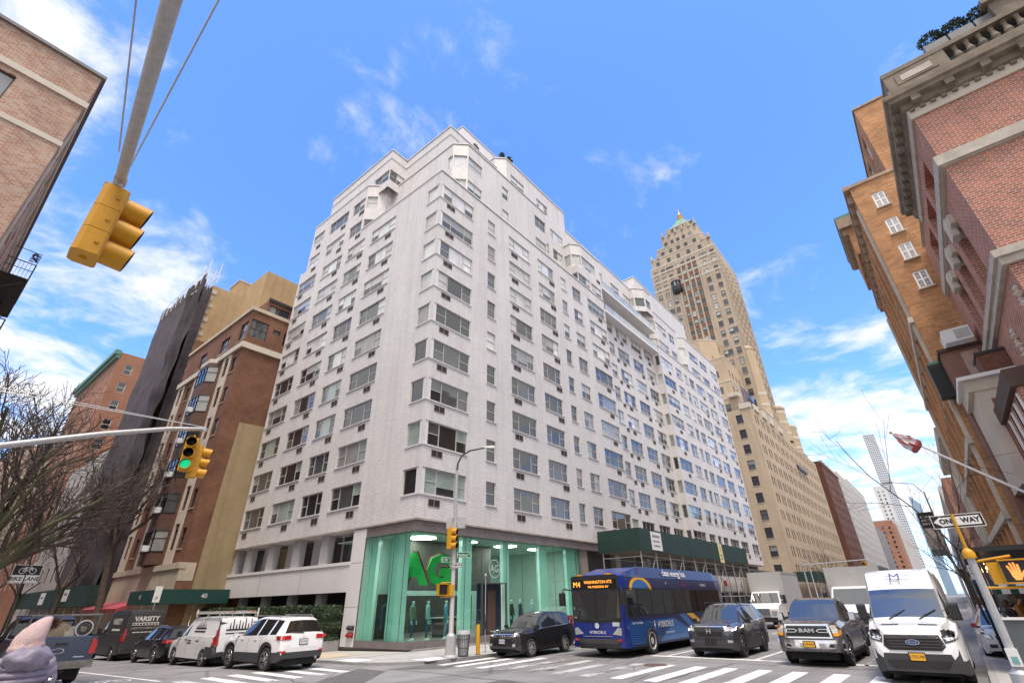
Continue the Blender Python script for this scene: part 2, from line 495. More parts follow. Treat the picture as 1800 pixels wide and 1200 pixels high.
    def grille(s, O, U, w, h, mats=(RIM, LOUVRE)):
        """air conditioner sleeve: metal rim, upright louvres"""
        U = Vector(U).normalized(); N = U.cross(Vector((0, 0, 1)))
        T = Matrix.Translation(Vector(O)) @ Matrix((U, -N, Vector((0, 0, 1)))).transposed().to_4x4()
        F = MB()
        F.box(0, w, -.012, .06, 0, h, mats[1], T)
        for x in (0, w * .5 - .015, w - .03): F.box(x, x + .03, -.03, -.004, 0.0, h, mats[0], T)
        F.box(0.03, w - .03, -.028, -.006, 0, .03, mats[0], T); F.box(0.03, w - .03, -.028, -.006, h - .03, h, mats[0], T)
        n = max(4, int(w / .07))
        for i in range(1, n):
            x = w * i / n; F.box(x - .006, x + .006, -.024, -.008, .03, h - .03, mats[1], T)
        s.add('air_conditioner', seen_size(T @ Vector((w / 2, 0, h / 2)), w, h, N), (F,))
    def block(s, pts, z0, z1, wall, wins=None, skip=(), cap=None, roof=None, drop=0.9, capw=0.06, caph=0.14, nocap=(), **kw):
        """a storey block on a counter-clockwise plan, parapet round a lowered roof"""
        n = len(pts)
        for i in range(n):
            if i in skip: continue
            a, b = Vector(pts[i] + (0,)), Vector(pts[(i + 1) % n] + (0,))
            s.face(a, b - a, (b - a).length, z0, z1, (wins or {}).get(i, []), wall, **kw)
        s.w.poly([(p[0], p[1], z1 - drop) for p in pts], roof or cap or wall)
        if cap:
            q = s.part('coping')
            for i in range(n):
                if i in skip or i in nocap: continue
                a, b = Vector(pts[i] + (0,)), Vector(pts[(i + 1) % n] + (0,))
                U = (b - a).normalized(); N = U.cross(Vector((0, 0, 1))); L = (b - a).length
                T = Matrix.Translation(a) @ Matrix((U, -N, Vector((0, 0, 1)))).transposed().to_4x4()
                q.box(-capw * .5, L - capw * .5, -capw, 0.28, z1 + .003 * (i % 3), z1 + caph + .003 * (i % 3), cap, T)
                q.box(0, L, -.012, .0, z1 - .05, z1, DARK_JOINT, T)
    def finish(s, cap=100):
        inv = Matrix.Translation(-s.off)
        def rel(mb):
            if s.off.length > 0: mb.v = [tuple(Vector(v) - s.off) for v in mb.v]
            return mb
        if s.w.f: rel(s.w).build('wall', s.root)
        for n, mb in s.parts.items():
            if not mb.f: continue
            rel(mb)
            if n in s.SPLIT:
                par = list(range(len(mb.v)))
                def root_(i):
                    while par[i] != i: par[i] = par[par[i]]; i = par[i]
                    return i
                for f in mb.f:
                    for q in f[1:]: par[root_(q)] = root_(f[0])
                gr = {}
                for f, i in zip(mb.f, mb.mi): gr.setdefault(root_(f[0]), []).append((f, i))
                if len(gr) <= 100:
                    for L_ in gr.values():
                        one = MB(); ids = {}
                        for f, i in L_:
                            for q in f:
                                if q not in ids: ids[q] = len(one.v); one.v.append(mb.v[q])
                            one.f.append(tuple(ids[q] for q in f)); one.mi.append(one.slot(mb.m[i]))
                        one.build(n, s.root)
                    continue
                tag(mb.build(n, s.root), kind='stuff'); continue
            mb.build(n, s.root)
        for kind, L in s.items.items():
            L.sort(key=lambda t: -t[0])
            for size, mbs in L[:cap]:
                o = rel(mbs[0]).build(kind, s.root)
                if len(mbs) > 1 and mbs[1].f: rel(mbs[1]).build('pane', o)
            if len(L) > cap:
                rest = MB()
                for size, mbs in L[cap:]:
                    for mb in mbs:
                        k = len(rest.v); rest.v += mb.v
                        rest.f += [tuple(k + q for q in f) for f in mb.f]
                        rest.mi += [rest.slot(mb.m[i]) for i in mb.mi]
                tag(rel(rest).build(kind, s.root), kind='stuff')
        return s.root
# ------------------------------------------------------------------ ground, pavements, markings
def worn_paint(name, base, wear, scale=7.0):
    if name in MATS: return MATS[name]
    m, n, p = _new(name)
    g = n.nodes.new('ShaderNodeNewGeometry')
    t = n.nodes.new('ShaderNodeTexNoise'); t.inputs['Scale'].default_value = scale; t.inputs['Detail'].default_value = 9; t.inputs['Roughness'].default_value = 0.8
    _link(n, g.outputs['Position'], t.inputs['Vector'])
    t2 = n.nodes.new('ShaderNodeTexNoise'); t2.inputs['Scale'].default_value = 0.7; t2.inputs['Detail'].default_value = 3
    _link(n, g.outputs['Position'], t2.inputs['Vector'])
    ad = n.nodes.new('ShaderNodeMath'); ad.operation = 'ADD'; _link(n, t.outputs['Fac'], ad.inputs[0]); _link(n, t2.outputs['Fac'], ad.inputs[1])
    r = n.nodes.new('ShaderNodeMapRange'); r.inputs[1].default_value = wear; r.inputs[2].default_value = wear + 0.16
    _link(n, ad.outputs[0], r.inputs[0])
    x = n.nodes.new('ShaderNodeMix'); x.data_type = 'RGBA'
    _link(n, r.outputs[0], x.inputs[0]); x.inputs[6].default_value = tuple(base) + (1,); x.inputs[7].default_value = (0.17, 0.165, 0.16, 1)
    _link(n, x.outputs[2], p.inputs['Base Color']); p.inputs['Roughness'].default_value = 0.8
    MATS[name] = m
    return m
PAINT = worn_paint('road_paint', (0.72, 0.71, 0.69), 1.10)
PAINT_OLD = worn_paint('road_paint_worn', (0.50, 0.49, 0.48), 0.93)

# asphalt with darker seams and repair patches
def asphalt_mat():
    m, n, p = _new('asphalt_road')
    g = n.nodes.new('ShaderNodeNewGeometry')
    def noise_(sc, det, ro=0.6):
        t = n.nodes.new('ShaderNodeTexNoise'); t.inputs['Scale'].default_value = sc; t.inputs['Detail'].default_value = det; t.inputs['Roughness'].default_value = ro
        _link(n, g.outputs['Position'], t.inputs['Vector']); return t
    def rng_(o, a, b, c, d):
        r = n.nodes.new('ShaderNodeMapRange'); r.inputs[1].default_value = a; r.inputs[2].default_value = b; r.inputs[3].default_value = c; r.inputs[4].default_value = d
        _link(n, o, r.inputs[0]); return r.outputs[0]
    a = rng_(noise_(0.28, 6, .7).outputs['Fac'], .3, .7, .70, 1.25)
    b = rng_(noise_(38, 3).outputs['Fac'], .3, .7, .72, 1.28)
    mp_ = n.nodes.new('ShaderNodeMapping'); mp_.inputs['Scale'].default_value = (0.03, 1.1, 1)     # tyre-worn lanes along the avenue
    _link(n, g.outputs['Position'], mp_.inputs[0])
    t = n.nodes.new('ShaderNodeTexNoise'); t.inputs['Scale'].default_value = 0.8; t.inputs['Detail'].default_value = 4
    _link(n, mp_.outputs[0], t.inputs['Vector'])
    c = rng_(t.outputs['Fac'], .3, .7, .84, 1.16)
    v = n.nodes.new('ShaderNodeTexVoronoi'); v.feature = 'DISTANCE_TO_EDGE'; v.inputs['Scale'].default_value = 0.22
    _link(n, g.outputs['Position'], v.inputs['Vector'])
    d = rng_(v.outputs['Distance'], 0.0, 0.012, .60, 1.0)
    def mul(x, y):
        q = n.nodes.new('ShaderNodeMath'); q.operation = 'MULTIPLY'; _link(n, x, q.inputs[0]); _link(n, y, q.inputs[1]); return q.outputs[0]
    k = mul(mul(a, b), mul(c, d))
    x = n.nodes.new('ShaderNodeMix'); x.data_type = 'RGBA'; x.blend_type = 'MULTIPLY'; x.inputs[0].default_value = 1
    x.inputs[6].default_value = (0.225, 0.220, 0.217, 1); _link(n, k, x.inputs[7])
    _link(n, x.outputs[2], p.inputs['Base Color']); p.inputs['Roughness'].default_value = 0.78
    bp = n.nodes.new('ShaderNodeBump'); bp.inputs['Strength'].default_value = 0.3; bp.inputs['Distance'].default_value = 0.01
    _link(n, noise_(90, 2).outputs['Fac'], bp.inputs['Height']); _link(n, bp.outputs[0], p.inputs['Normal'])
    return m
ROAD = asphalt_mat()
def dip(y): return -0.023 * max(0.0, min(y, 60.0) - 21.0)      # the side street falls away gently
mb = MB(); gx = (-2500, 17.9, 19.5, 4500); gy = (-2500, 21, 60, 2500)
for i in range(3):
    for j in range(3):
        z_ = lambda x, y: dip(y) if x < 18.5 else 0.0
        mb.poly([(x, y, z_(x, y)) for x, y in ((gx[i], gy[j]), (gx[i + 1], gy[j]), (gx[i + 1], gy[j + 1]), (gx[i], gy[j + 1]))], ROAD)
struct(mb.build('road'))

SLAB = brick('pavement_flags', (0.42, 0.405, 0.39), (0.37, 0.36, 0.35), (0.22, 0.21, 0.2), w=1.5, h=1.5, ms=0.015, rough=0.85, stain=0.2, sscale=1.2, bump=0.2)
def flag_mat():
    m, n, p = _new('pavement_slabs')
    g = n.nodes.new('ShaderNodeNewGeometry')
    b = n.nodes.new('ShaderNodeTexBrick'); b.offset = 0.0
    b.inputs['Scale'].default_value = 1; b.inputs['Brick Width'].default_value = 1.5; b.inputs['Row Height'].default_value = 1.5
    b.inputs['Mortar Size'].default_value = 0.012
    b.inputs['Color1'].default_value = (0.44, 0.425, 0.40, 1); b.inputs['Color2'].default_value = (0.37, 0.36, 0.345, 1); b.inputs['Mortar'].default_value = (0.2, 0.195, 0.19, 1)
    _link(n, g.outputs['Position'], b.inputs['Vector'])
    t = n.nodes.new('ShaderNodeTexNoise'); t.inputs['Scale'].default_value = 1.1; t.inputs['Detail'].default_value = 8; t.inputs['Roughness'].default_value = .7
    _link(n, g.outputs['Position'], t.inputs['Vector'])
    r = n.nodes.new('ShaderNodeMapRange'); r.inputs[1].default_value = .3; r.inputs[2].default_value = .7; r.inputs[3].default_value = .78; r.inputs[4].default_value = 1.15
    _link(n, t.outputs['Fac'], r.inputs[0])
    x = n.nodes.new('ShaderNodeMix'); x.data_type = 'RGBA'; x.blend_type = 'MULTIPLY'; x.inputs[0].default_value = 1
    _link(n, b.outputs['Color'], x.inputs[6]); _link(n, r.outputs[0], x.inputs[7])
    _link(n, x.outputs[2], p.inputs['Base Color']); p.inputs['Roughness'].default_value = 0.85
    return m
FLAGS = flag_mat()
TANFLAG = mat('beige_paving', (0.50, 0.41, 0.29), 0.85, var=0.18, scale=1.5)
def pavement(x0, x1, y0, y1, corner=None, rad=3.2, hz=.15):
    """kerbed block; corner = which plan corner is rounded: (xsign, ysign)"""
    pts = []
    for cx, cy, sx, sy, a0 in ((x0, y0, 1, 1, 180), (x1, y0, -1, 1, 270), (x1, y1, -1, -1, 0), (x0, y1, 1, -1, 90)):
        if corner and ((corner[0] < 0) == (sx > 0)) and ((corner[1] < 0) == (sy > 0)):
            ox, oy = cx + sx * rad, cy + sy * rad
            for k in range(9):
                a = R(a0 + 90 * k / 8); pts.append((ox + rad * math.cos(a), oy + rad * math.sin(a)))
        else:
            pts.append((cx, cy))
    q = MB(); q.prism(pts, 0.0, hz, KERB, top=FLAGS)
    # kerb stone rim standing 3 mm over the flags
    c = Vector((sum(p[0] for p in pts) / len(pts), sum(p[1] for p in pts) / len(pts)))
    n = len(pts); inner = []
    for i in range(n):
        a = Vector(pts[i - 1]); b = Vector(pts[i]); d = Vector(pts[(i + 1) % n])
        t = ((b - a).normalized() + (d - b).normalized())
        t = t.normalized() if t.length > 1e-6 else (d - b).normalized()
        nn = Vector((-t.y, t.x)); k = 0.16 / max(0.5, nn.dot(Vector((-(d - b).normalized().y, (d - b).normalized().x))))
        inner.append(b + nn * k)
    for i in range(n):
        j = (i + 1) % n
        q.poly([(pts[i][0], pts[i][1], hz + .004), (pts[j][0], pts[j][1], hz + .004), (inner[j].x, inner[j].y, hz + .004), (inner[i].x, inner[i].y, hz + .004)], KERB)
    return struct(q.build('pavement'))
pavement(13.5, 89.0, 16.75, 21.0, (-1, -1), 3.2, .09)            # under the white building
def sloped(x0, x1, zz=.15):
    q = MB()
    for ya, yb in ((21.0, 60.0), (60.0, 400.0)):
        a, b = dip(ya), dip(yb)
        q.mesh([(x0, ya, a - .2), (x1, ya, a - .2), (x1, yb, b - .2), (x0, yb, b - .2), (x0, ya, a + zz), (x1, ya, a + zz), (x1, yb, b + zz), (x0, yb, b + zz)], [(0, 4, 7, 3), (1, 2, 6, 5)], KERB)
        q.mesh([(x0, ya, a + zz), (x1, ya, a + zz), (x1, yb, b + zz), (x0, yb, b + zz)], [(0, 1, 2, 3)], FLAGS)
        for xa, xb in ((x0, x0 + .16), (x1 - .16, x1)): q.mesh([(xa, ya, a + zz + .004), (xb, ya, a + zz + .004), (xb, yb, b + zz + .004), (xa, yb, b + zz + .004)], [(0, 1, 2, 3)], KERB)
    return struct(q.build('pavement'))
sloped(13.5, 18.0, .09); sloped(-90, 4.3)
pavement(18.0, 89.0, 21.0, 400)
pavement(13.5, 89.0, -300, 0.15, (-1, 1))            # red brick side of the avenue
pavement(-90.0, 4.3, 17.1, 21.0, (1, -1), 3.0)
pavement(-90.0, 4.3, -300, 0.15, (1, 1), 3.0)
for k in range(6):
    xa = 100.0 + k * 80.5
    pavement(xa, xa + 69.5, 17.1, 300); pavement(xa, xa + 69.5, -300, 0.15)
mb = MB(); mb.poly([(14.3, 22.5, .097 + dip(22.5)), (16.3, 22.5, .097 + dip(22.5)), (16.3, 42.5, .097 + dip(42.5)), (14.3, 42.5, .097 + dip(42.5))], TANFLAG); struct(mb.build('pavement'))
mb = MB()
for x0, x1, y0, y1 in ((13.55, 14.5, 19.3, 20.7), (15.2, 16.6, 16.9, 17.9), (14.6, 16.0, -1.6, -0.2)):
    mb.box(x0, x1, y0, y1, 0.095, 0.106 if y0 > 0 else .166, mat('pale_ramp', (0.66, 0.65, 0.64), 0.8, var=.12))
struct(mb.build('pavement'))

def strip(mb, pts, m, z=0.005):
    mb.poly([(p[0], p[1], z + dip(p[1])) for p in pts], m)
def bar(mb, x0, x1, y0, y1, m):
    strip(mb, [(x0, y0), (x1, y0), (x1, y1), (x0, y1)], m)
cw = MB()
for y in (1.35, 2.4, 3.45, 4.55, 5.55, 6.6, 7.6): bar(cw, 15.2, 19.2, y - .22, y + .22, PAINT)
for y in (8.7, 14.2, 15.3, 16.2): bar(cw, 15.2, 19.2, y - .2, y + .2, PAINT)
for y in (9.8, 10.9, 12.0, 13.1): bar(cw, 15.2, 19.2, y - .2, y + .2, PAINT_OLD)
struct(cw.build('crosswalk'))
cw = MB()
for x in (5.2, 6.1, 6.95, 7.8, 8.65, 9.5, 10.35, 11.2, 12.1): bar(cw, x - .2, x + .2, 17.7, 20.7, PAINT)
struct(cw.build('crosswalk'))
ln = MB()
bar(ln, 21.75, 22.15, 0.6, 10.7, PAINT)
for y in (6.65, 10.1):
    bar(ln, 22.15, 26.0, y - .07, y + .07, PAINT)
    for k in range(12): bar(ln, 30 + k * 8, 33 + k * 8, y - .06, y + .06, PAINT)
bar(ln, 20.5, 60, 13.75, 13.9, PAINT_OLD); bar(ln, 20.5, 60, 3.1, 3.22, PAINT_OLD)
for x, y0, y1 in ((7.45, 21.2, 60), (5.95, 21.2, 22.6), (5.95, 24, 60)): ln.poly([(x - .07, y0, .006 + dip(y0)), (x + .07, y0, .006 + dip(y0)), (x + .07, y1, .006 + dip(y1)), (x - .07, y1, .006 + dip(y1))], PAINT)
struct(ln.build('lane_line'))
PATCH = mat('asphalt_patch', (.115, .112, .110), .8, var=.25, scale=3, bump=.3, bscale=50); PATCHL = mat('asphalt_patch_grey', (.27, .265, .26), .85, var=.2, scale=2)
rp_ = MB()
for pts, m in ((((8.5, 11.0), (13.2, 10.2), (13.4, 11.4), (8.7, 12.3)), PATCH), (((13.2, 16.9), (40, 16.9), (40, 15.9), (20, 15.7), (14.4, 15.2)), PATCH), (((10.6, 14.6), (13.0, 16.6), (13.0, 18.2), (10.0, 16.2)), PATCH), (((20.2, 4.8), (29, 5.0), (29, 5.8), (20.2, 5.5)), PATCHL), (((13.6, 6.0), (15.0, 6.1), (14.9, 7.4), (13.5, 7.2)), PATCH), (((24, 10.6), (36, 10.7), (36, 11.6), (24, 11.4)), PATCH)):
    rp_.poly([(x, y, .0025) for x, y in pts], m)
SEAL = mat('crack_sealant', (.05, .05, .05), .5, var=.2)
for x0, y0, x1, y1 in ((7, 14.5, 19, 12.6), (9, 8, 20.5, 7.0), (13.5, 16.4, 12.6, 2.5), (20.5, 10.4, 20.8, 1.0), (10, 19.5, 9.6, 12), (21, 12.5, 40, 12.9)):
    a_, c_ = Vector((x0, y0)), Vector((x1, y1)); prev = None
    for k in range(13):
        t = k / 12; q_ = a_.lerp(c_, t) + Vector((rng.gauss(0, .07), rng.gauss(0, .07)))
        if prev is not None:
            d_ = (q_ - prev).normalized() * .025; n_ = Vector((-d_.y, d_.x)); rp_.poly([(prev.x + n_.x, prev.y + n_.y, .0035), (prev.x - n_.x, prev.y - n_.y, .0035), (q_.x - n_.x, q_.y - n_.y, .0035), (q_.x + n_.x, q_.y + n_.y, .0035)], SEAL)
        prev = q_
struct(rp_.build('road_patch'))
# bicycle symbol in the bike lane
bs = MB()
def ring(cx, cy, ra, rb, w=0.07):
    n = 20
    for k in range(n):
        a, b = 2 * math.pi * k / n, 2 * math.pi * (k + 1) / n
        strip(bs, [(cx + ra * math.cos(a), cy + rb * math.sin(a)), (cx + ra * math.cos(b), cy + rb * math.sin(b)),
                   (cx + (ra - w) * math.cos(b), cy + (rb - w * 1.6) * math.sin(b)), (cx + (ra - w) * math.cos(a), cy + (rb - w * 1.6) * math.sin(a))], PAINT)
def seg(x0, y0, x1, y1, w=0.08):
    d = Vector((x1 - x0, y1 - y0)).normalized() * w / 2; n = Vector((-d.y, d.x))
    strip(bs, [(x0 + n.x, y0 + n.y), (x0 - n.x, y0 - n.y), (x1 - n.x, y1 - n.y), (x1 + n.x, y1 + n.y)], PAINT)
ring(7.0, 23.3, .24, .5); ring(6.3, 23.3, .24, .5)
seg(7.0, 23.3, 6.75, 24.0); seg(6.75, 24.0, 6.45, 24.0); seg(6.3, 23.3, 6.45, 24.1); seg(6.65, 23.35, 6.75, 24.0); seg(6.65, 23.35, 6.45, 24.0)
struct(bs.build('bike_lane_symbol'))
# manhole covers
IRON = mat('rusty_iron', (0.16, 0.10, 0.085), 0.7, var=.3, scale=9)
def manhole(x, y, r, label):
    q = MB(); q.lathe([(r, 0.0), (r, .012), (r * .93, .013)], IRON, 28); q.lathe([(r * .92, .009), (0.001, .009)], IRON, 28)
    for k in range(-4, 5):
        hw = math.sqrt(max(0.01, .8 * r * r - (k * r * .2) ** 2)); q.box(-hw, hw, k * r * .2 - .012, k * r * .2 + .012, .009, .015, IRON)
    o = q.build('manhole_cover', loc=(x, y, 0)); tag(o, label, 'manhole cover', 'iron covers set in the roadway')
manhole(18.9, 9.15, .42, 'rusty round manhole cover in the road in front of the blue bus')
manhole(16.0, 11.6, .16, 'small dark valve cover in the asphalt left of the worn crosswalk bars')
# ------------------------------------------------------------------ the white brick apartment building on the corner
FL = 2.78
S0, L0 = 7.45, 8.90                       # sill and lintel of the lowest row
wb = Bld('apartment_building', 'tall white brick corner apartment block with stepped terraces, standing above the green glass shop', 'building')
P_BLIND_SKY = pane_mat('pane_blind_sky', (.66, .67, .67))
def WST(z):  # upper panes paler: sky reflection put into the blind and curtain colours
    return (P_DARK, P_DARK, P_DARK, P_MID, P_MID, P_CURT, P_GREEN) if z < 16 else (P_DARK, P_MID, P_BLIND, P_CURT, P_BLIND_SKY) if z < 22 else (P_BLIND_SKY, P_BLIND_SKY, P_BLIND, P_BLIND, P_CURT, P_MID)
COLS_M = [(23.3, 24.24, 'dh'), (26.1, 29.1, 'three'), (30.4, 33.0, 'three'), (34.3, 35.25, 'dh'), (36.45, 38.1, 'two'), (39.5, 43.1, 'three')]
AC_M = [(26.38, .9), (32.2, .85), (41.5, .8)]
COLS_R = [(45.05, 46.35, 'two'), (47.2, 50.0, 'tri'), (51.1, 53.9, 'tri'), (54.8, 57.5, 'tri')]
AC_R = [(48.1, .75), (53.0, .75), (55.7, .75), (46.6, .6)]
COLS_W = [(63.24, 65.4, 'two'), (66.3, 67.6, 'dh'), (68.3, 70.2, 'two'), (71.0, 74.65, 'three'), (75.6, 78.8, 'tri'), (80.7, 84.0, 'tri')]
AC_W = [(60.2, .8), (73.2, .8), (77.6, .8), (82.9, .8)]
COLS_L = [(26.85, 30.2, 'three'), (31.25, 33.9, 'three'), (34.85, 38.15, 'three'), (39.3, 42.55, 'three')]
AC_L = [(28.06, .8), (32.1, .8), (36.05, .8), (42.1, .75)]
YL = 42.8
def rows(cols, org, sgn, ks, extra=()):
    out = []
    for k in ks:
        for a, b, kd in list(cols) + list(extra):
            u0, u1 = (a - org, b - org) if sgn > 0 else (org - b, org - a)
            out.append((u0, u1, S0 + FL * k, L0 + FL * k, kd))
    return out
K9 = range(9)
main = [(17.8, YL), (17.8, 21.29), (43.3, 21.29), (43.3, 22.15), (58.0, 22.15), (58.0, 21.29), (84.3, 21.29), (84.3, YL)]
wl = rows(COLS_L, YL, -1, K9) + [(YL - 22.8, YL - 21.29, S0 + FL * k + .003, L0 + FL * k + .003, None) for k in K9]
wm = rows(COLS_M, 17.8, 1, K9) + [(0, 3.7, S0 + FL * k, L0 + FL * k, None) for k in K9]
wr = rows(COLS_R, 43.3, 1, K9)
ww = rows(COLS_W, 58.0, 1, K9) + [(0, 4.2, S0 + FL * k, L0 + FL * k, None) for k in K9]
wret = [(.12, .86, S0 + FL * k + .003, L0 + FL * k + .003, None) for k in K9]
wb.block(main, 6.05, 32.45, W_BRICK, {0: wl, 1: wm, 3: wr, 4: wret, 5: ww}, cap=W_CAP, style=WST, sill=W_CAP, nocap=(0,))
q = wb.part('coping'); q.box(17.74, 18.08, 21.25, 32.15, 32.456, 32.596, W_CAP)
X1 = Vector((1, 0, 0)); YN = Vector((0, -1, 0)); ZU = Vector((0, 0, 1))
post = wb.part('corner_panel')
for k in K9:
    z, h = S0 + FL * k, L0 - S0
    wb.window((18.2, 21.29 + .09, z), X1, 3.3, h, 'three', ALU, WST, .06)
    wb.window((17.8 + .09, 22.8, z), YN, 1.15, h, 'one', ALU, WST, .06)
    post.box(17.84, 18.2, 21.33, 21.65, z, z + h - .002, W_STONE)
    wb.part('window_sill').box(17.74, 21.5, 21.23, 21.38, z - .085, z - .004, W_CAP)
    wb.part('window_sill').box(17.741, 17.89, 21.381, 22.82, z - .083, z - .004, W_CAP)
    wb.window((58.3, 21.29 + .09, z), X1, 3.9, h, 'tri', ALU, WST, .06)
    wb.window((58.0 + .09, 22.03, z), YN, .55, h, 'one', ALU, WST, .05)
    post.box(58.03, 58.3, 21.32, 21.5, z, z + h - .002, W_STONE)
    zb = z - .66
    wb.grille((18.52, 21.29, zb), X1, .88, .42)
    for x, w in AC_M: wb.grille((x, 21.29, zb), X1, w, .42)
    for x, w in AC_R: wb.grille((x, 22.15, zb), X1, w, .42)
    for x, w in AC_W: wb.grille((x, 21.29, zb), X1, w, .42)
    for y, w in AC_L: wb.grille((17.8, y, zb), YN, w, .42)
# storeys 9 and 10
def S(k): return S0 + FL * k + (0.08 if k > 9 else 0)
def Lk(k): return L0 + FL * k + (0.1 if k > 9 else 0)
def wn_(u0, u1, k, kd): return (u0, u1, S(k), Lk(k), kd)
B1 = [(17.8, 41.7), (17.8, 32.2), (19.1, 30.8), (19.75, 30.8), (19.75, 22.3), (20.71, 21.34), (32.35, 21.34), (32.35, 41.7)]
c0 = [wn_(41.7 - 41.4, 41.7 - 39.5, 9, 'two'), wn_(41.7 - 41.5, 41.7 - 39.45, 10, 'two'), wn_(41.7 - 38.3, 41.7 - 35.1, 9, 'three'), wn_(41.7 - 38.4, 41.7 - 35.1, 10, 'three'),
      wn_(41.7 - 34.3, 41.7 - 32.32, 9, 'two'), wn_(41.7 - 34.3, 41.7 - 32.32, 10, 'two')]
c1 = [wn_(.1, 1.1, 9, 'one'), wn_(.1, 1.1, 10, 'dh')]
c3 = [wn_(2.6, 6.0, 9, 'three')]
c4 = [wn_(.1, 1.25, 9, 'one'), wn_(.1, 1.25, 10, 'one')]
c5 = [wn_(.05, 1.8, 9, 'two'), wn_(.05, 1.8, 10, 'two'), wn_(25.3 - 20.71, 26.2 - 20.71, 9, 'dh'), wn_(25.3 - 20.71, 26.2 - 20.71, 10, 'dh'), wn_(30.4 - 20.71, 32.2 - 20.71, 9, 'two'), wn_(30.4 - 20.71, 32.25 - 20.71, 10, 'two')]
wb.face((17.8, 41.7, 0), YN, 9.5, 32.45, 38.2, c0, W_BRICK, style=WST)
wb.part('coping').box(17.74, 18.08, 32.2, 41.7, 38.2, 38.34, W_CAP)
wb.block(B1, 31.6, 38.2, W_BRICK, { 1: c1, 3: c3 + [wn_(7.9, 8.5, 10, 'one')], 4: c4, 5: c5}, cap=W_CAP, style=WST, skip=(0, 7))
for y in (36.1, 33.0, 40.6): wb.grille((17.8, y, S(10) - .62), YN, .8, .42); wb.grille((17.8, y, S(9) - .66), YN, .8, .42)
wb.grille((30.7, 21.34, S(9) - .66), X1, .85, .42)
# upper set-back storeys behind the terraces
C1 = [(18.5, 40.5), (18.5, 29.95), (20.35, 29.95), (20.35, 23.5), (27.0, 23.5), (27.0, 40.5)]
wb.block(C1, 37.2, 42.2, W_BRICK, {0: [(40.5 - 32.4, 40.5 - 30.05, 38.2, 39.6, 'two')], 1: [(.05, 1.8, 38.2, 39.6, 'two')]}, cap=W_CAP, style=WST, skip=(5,))
q = wb.part('string_course')
q.box(20.29, 27.0, 23.44, 23.5, 41.05, 41.2, W_CAP); q.box(20.29, 20.35, 23.5, 29.89, 41.051, 41.201, W_CAP); q.box(18.44, 20.35, 29.89, 29.95, 41.052, 41.202, W_CAP); q.box(18.44, 18.5, 29.95, 40.5, 41.051, 41.201, W_CAP)
wb.block([(23.3, 36), (23.3, 25.05), (28.5, 25.05), (28.5, 36)], 41, 46.4, W_STONE, cap=W_CAP)
C2 = [(27.1, 36.0), (27.1, 23.9), (28.0, 23.0), (39.0, 23.0), (39.0, 36.0)]
wb.block(C2, 31.6, 44.1, W_BRICK, {2: [(.7, 3.0, 41.0, 42.4, 'two'), (5.3, 7.4, 41.0, 42.4, 'three'), (7.7, 10.2, 38.15, 39.55, 'three'), (8.0, 9.9, 35.4, 36.8, 'two'), (5.0, 7.2, 35.4, 36.8, 'two')]}, cap=W_CAP, style=WST, skip=(3, 4))
C3 = [(39.0, 36.0), (39.0, 23.02), (56.2, 23.02), (56.2, 36.0)]
w3 = [(u, u + 2.4, zz, zz + 1.9, 'tri') for zz in (31.9, 34.8) for u in (5.2, 8.4, 11.6, 14.2)] + [(u, u + 2.3, 38.0, 39.4, 'two') for u in (6.0, 10.5, 14.0)]
wb.block(C3, 31.0, 41.3, W_BRICK, {1: w3}, cap=W_CAP, style=WST, skip=(0, 2, 3))
# projecting bays with cut corners
wb.block([(38.1, 23.0), (38.1, 21.34), (43.3, 21.34), (43.3, 23.0)], 31.6, 34.9, W_BRICK, {0: [wn_(.7, 1.6, 9, 'one')], 1: [wn_(.1, 2.5, 9, 'three'), wn_(2.8, 5.0, 9, 'two')]}, style=WST, drop=0.0, skip=(3,))
wb.block([(38.2, 23.0), (38.2, 22.1), (39.2, 21.34), (43.3, 21.34), (43.3, 23.0)], 34.9, 38.25, W_BRICK, {0: [wn_(.05, .85, 10, 'one')], 1: [wn_(.1, 1.16, 10, 'one')], 2: [wn_(.05, 3.0, 10, 'three')]}, cap=W_CAP, style=WST, skip=(4,))
wb.grille((41.9, 21.34, S(9) - .66), X1, .85, .42); wb.grille((42.3, 21.34, S(10) - .62), X1, .8, .42)
wb.block([(56.2, 36), (56.2, 22.4), (75.0, 22.4), (75.0, 36)], 31.6, 43.6, W_BRICK, {1: [(3.5, 5.2, 38.2, 39.6, 'two'), (6.5, 9.0, 38.2, 39.6, 'three'), (10.5, 12.5, 38.2, 39.6, 'two'), (8.5, 11.2, 35.45, 36.85, 'three'), (12.2, 13.6, 35.45, 36.85, 'two'), (9.0, 11.5, 32.6, 34.0, 'tri')]}, cap=W_CAP, style=WST, skip=(3,))
wb.block([(55.3, 23.0), (55.3, 22.5), (56.6, 21.36), (58.6, 21.36), (59.2, 22.38), (59.2, 23.0)], 37.4, 41.1, W_BRICK, {0: [(.05, .45, 38.2, 39.6, 'one')], 1: [(.15, 1.58, 38.2, 39.6, 'one')], 2: [(.1, 1.6, 38.2, 39.6, 'two')]}, cap=W_CAP, style=WST, skip=(4, 5))
wb.block([(57.7, 23.0), (57.7, 22.2), (58.7, 21.34), (66.5, 21.34), (66.5, 23.0)], 31.6, 38.25, W_BRICK, {0: [wn_(.05, .7, 9, 'one'), wn_(.05, .7, 10, 'one')], 1: [wn_(.1, 1.2, 9, 'one'), wn_(.1, 1.2, 10, 'one')], 2: [wn_(.1, 3.6, 9, 'tri'), wn_(.1, 3.6, 10, 'tri'), wn_(4.6, 6.6, 9, 'two'), wn_(4.6, 6.6, 10, 'two')]}, cap=W_CAP, style=WST, skip=(4,))
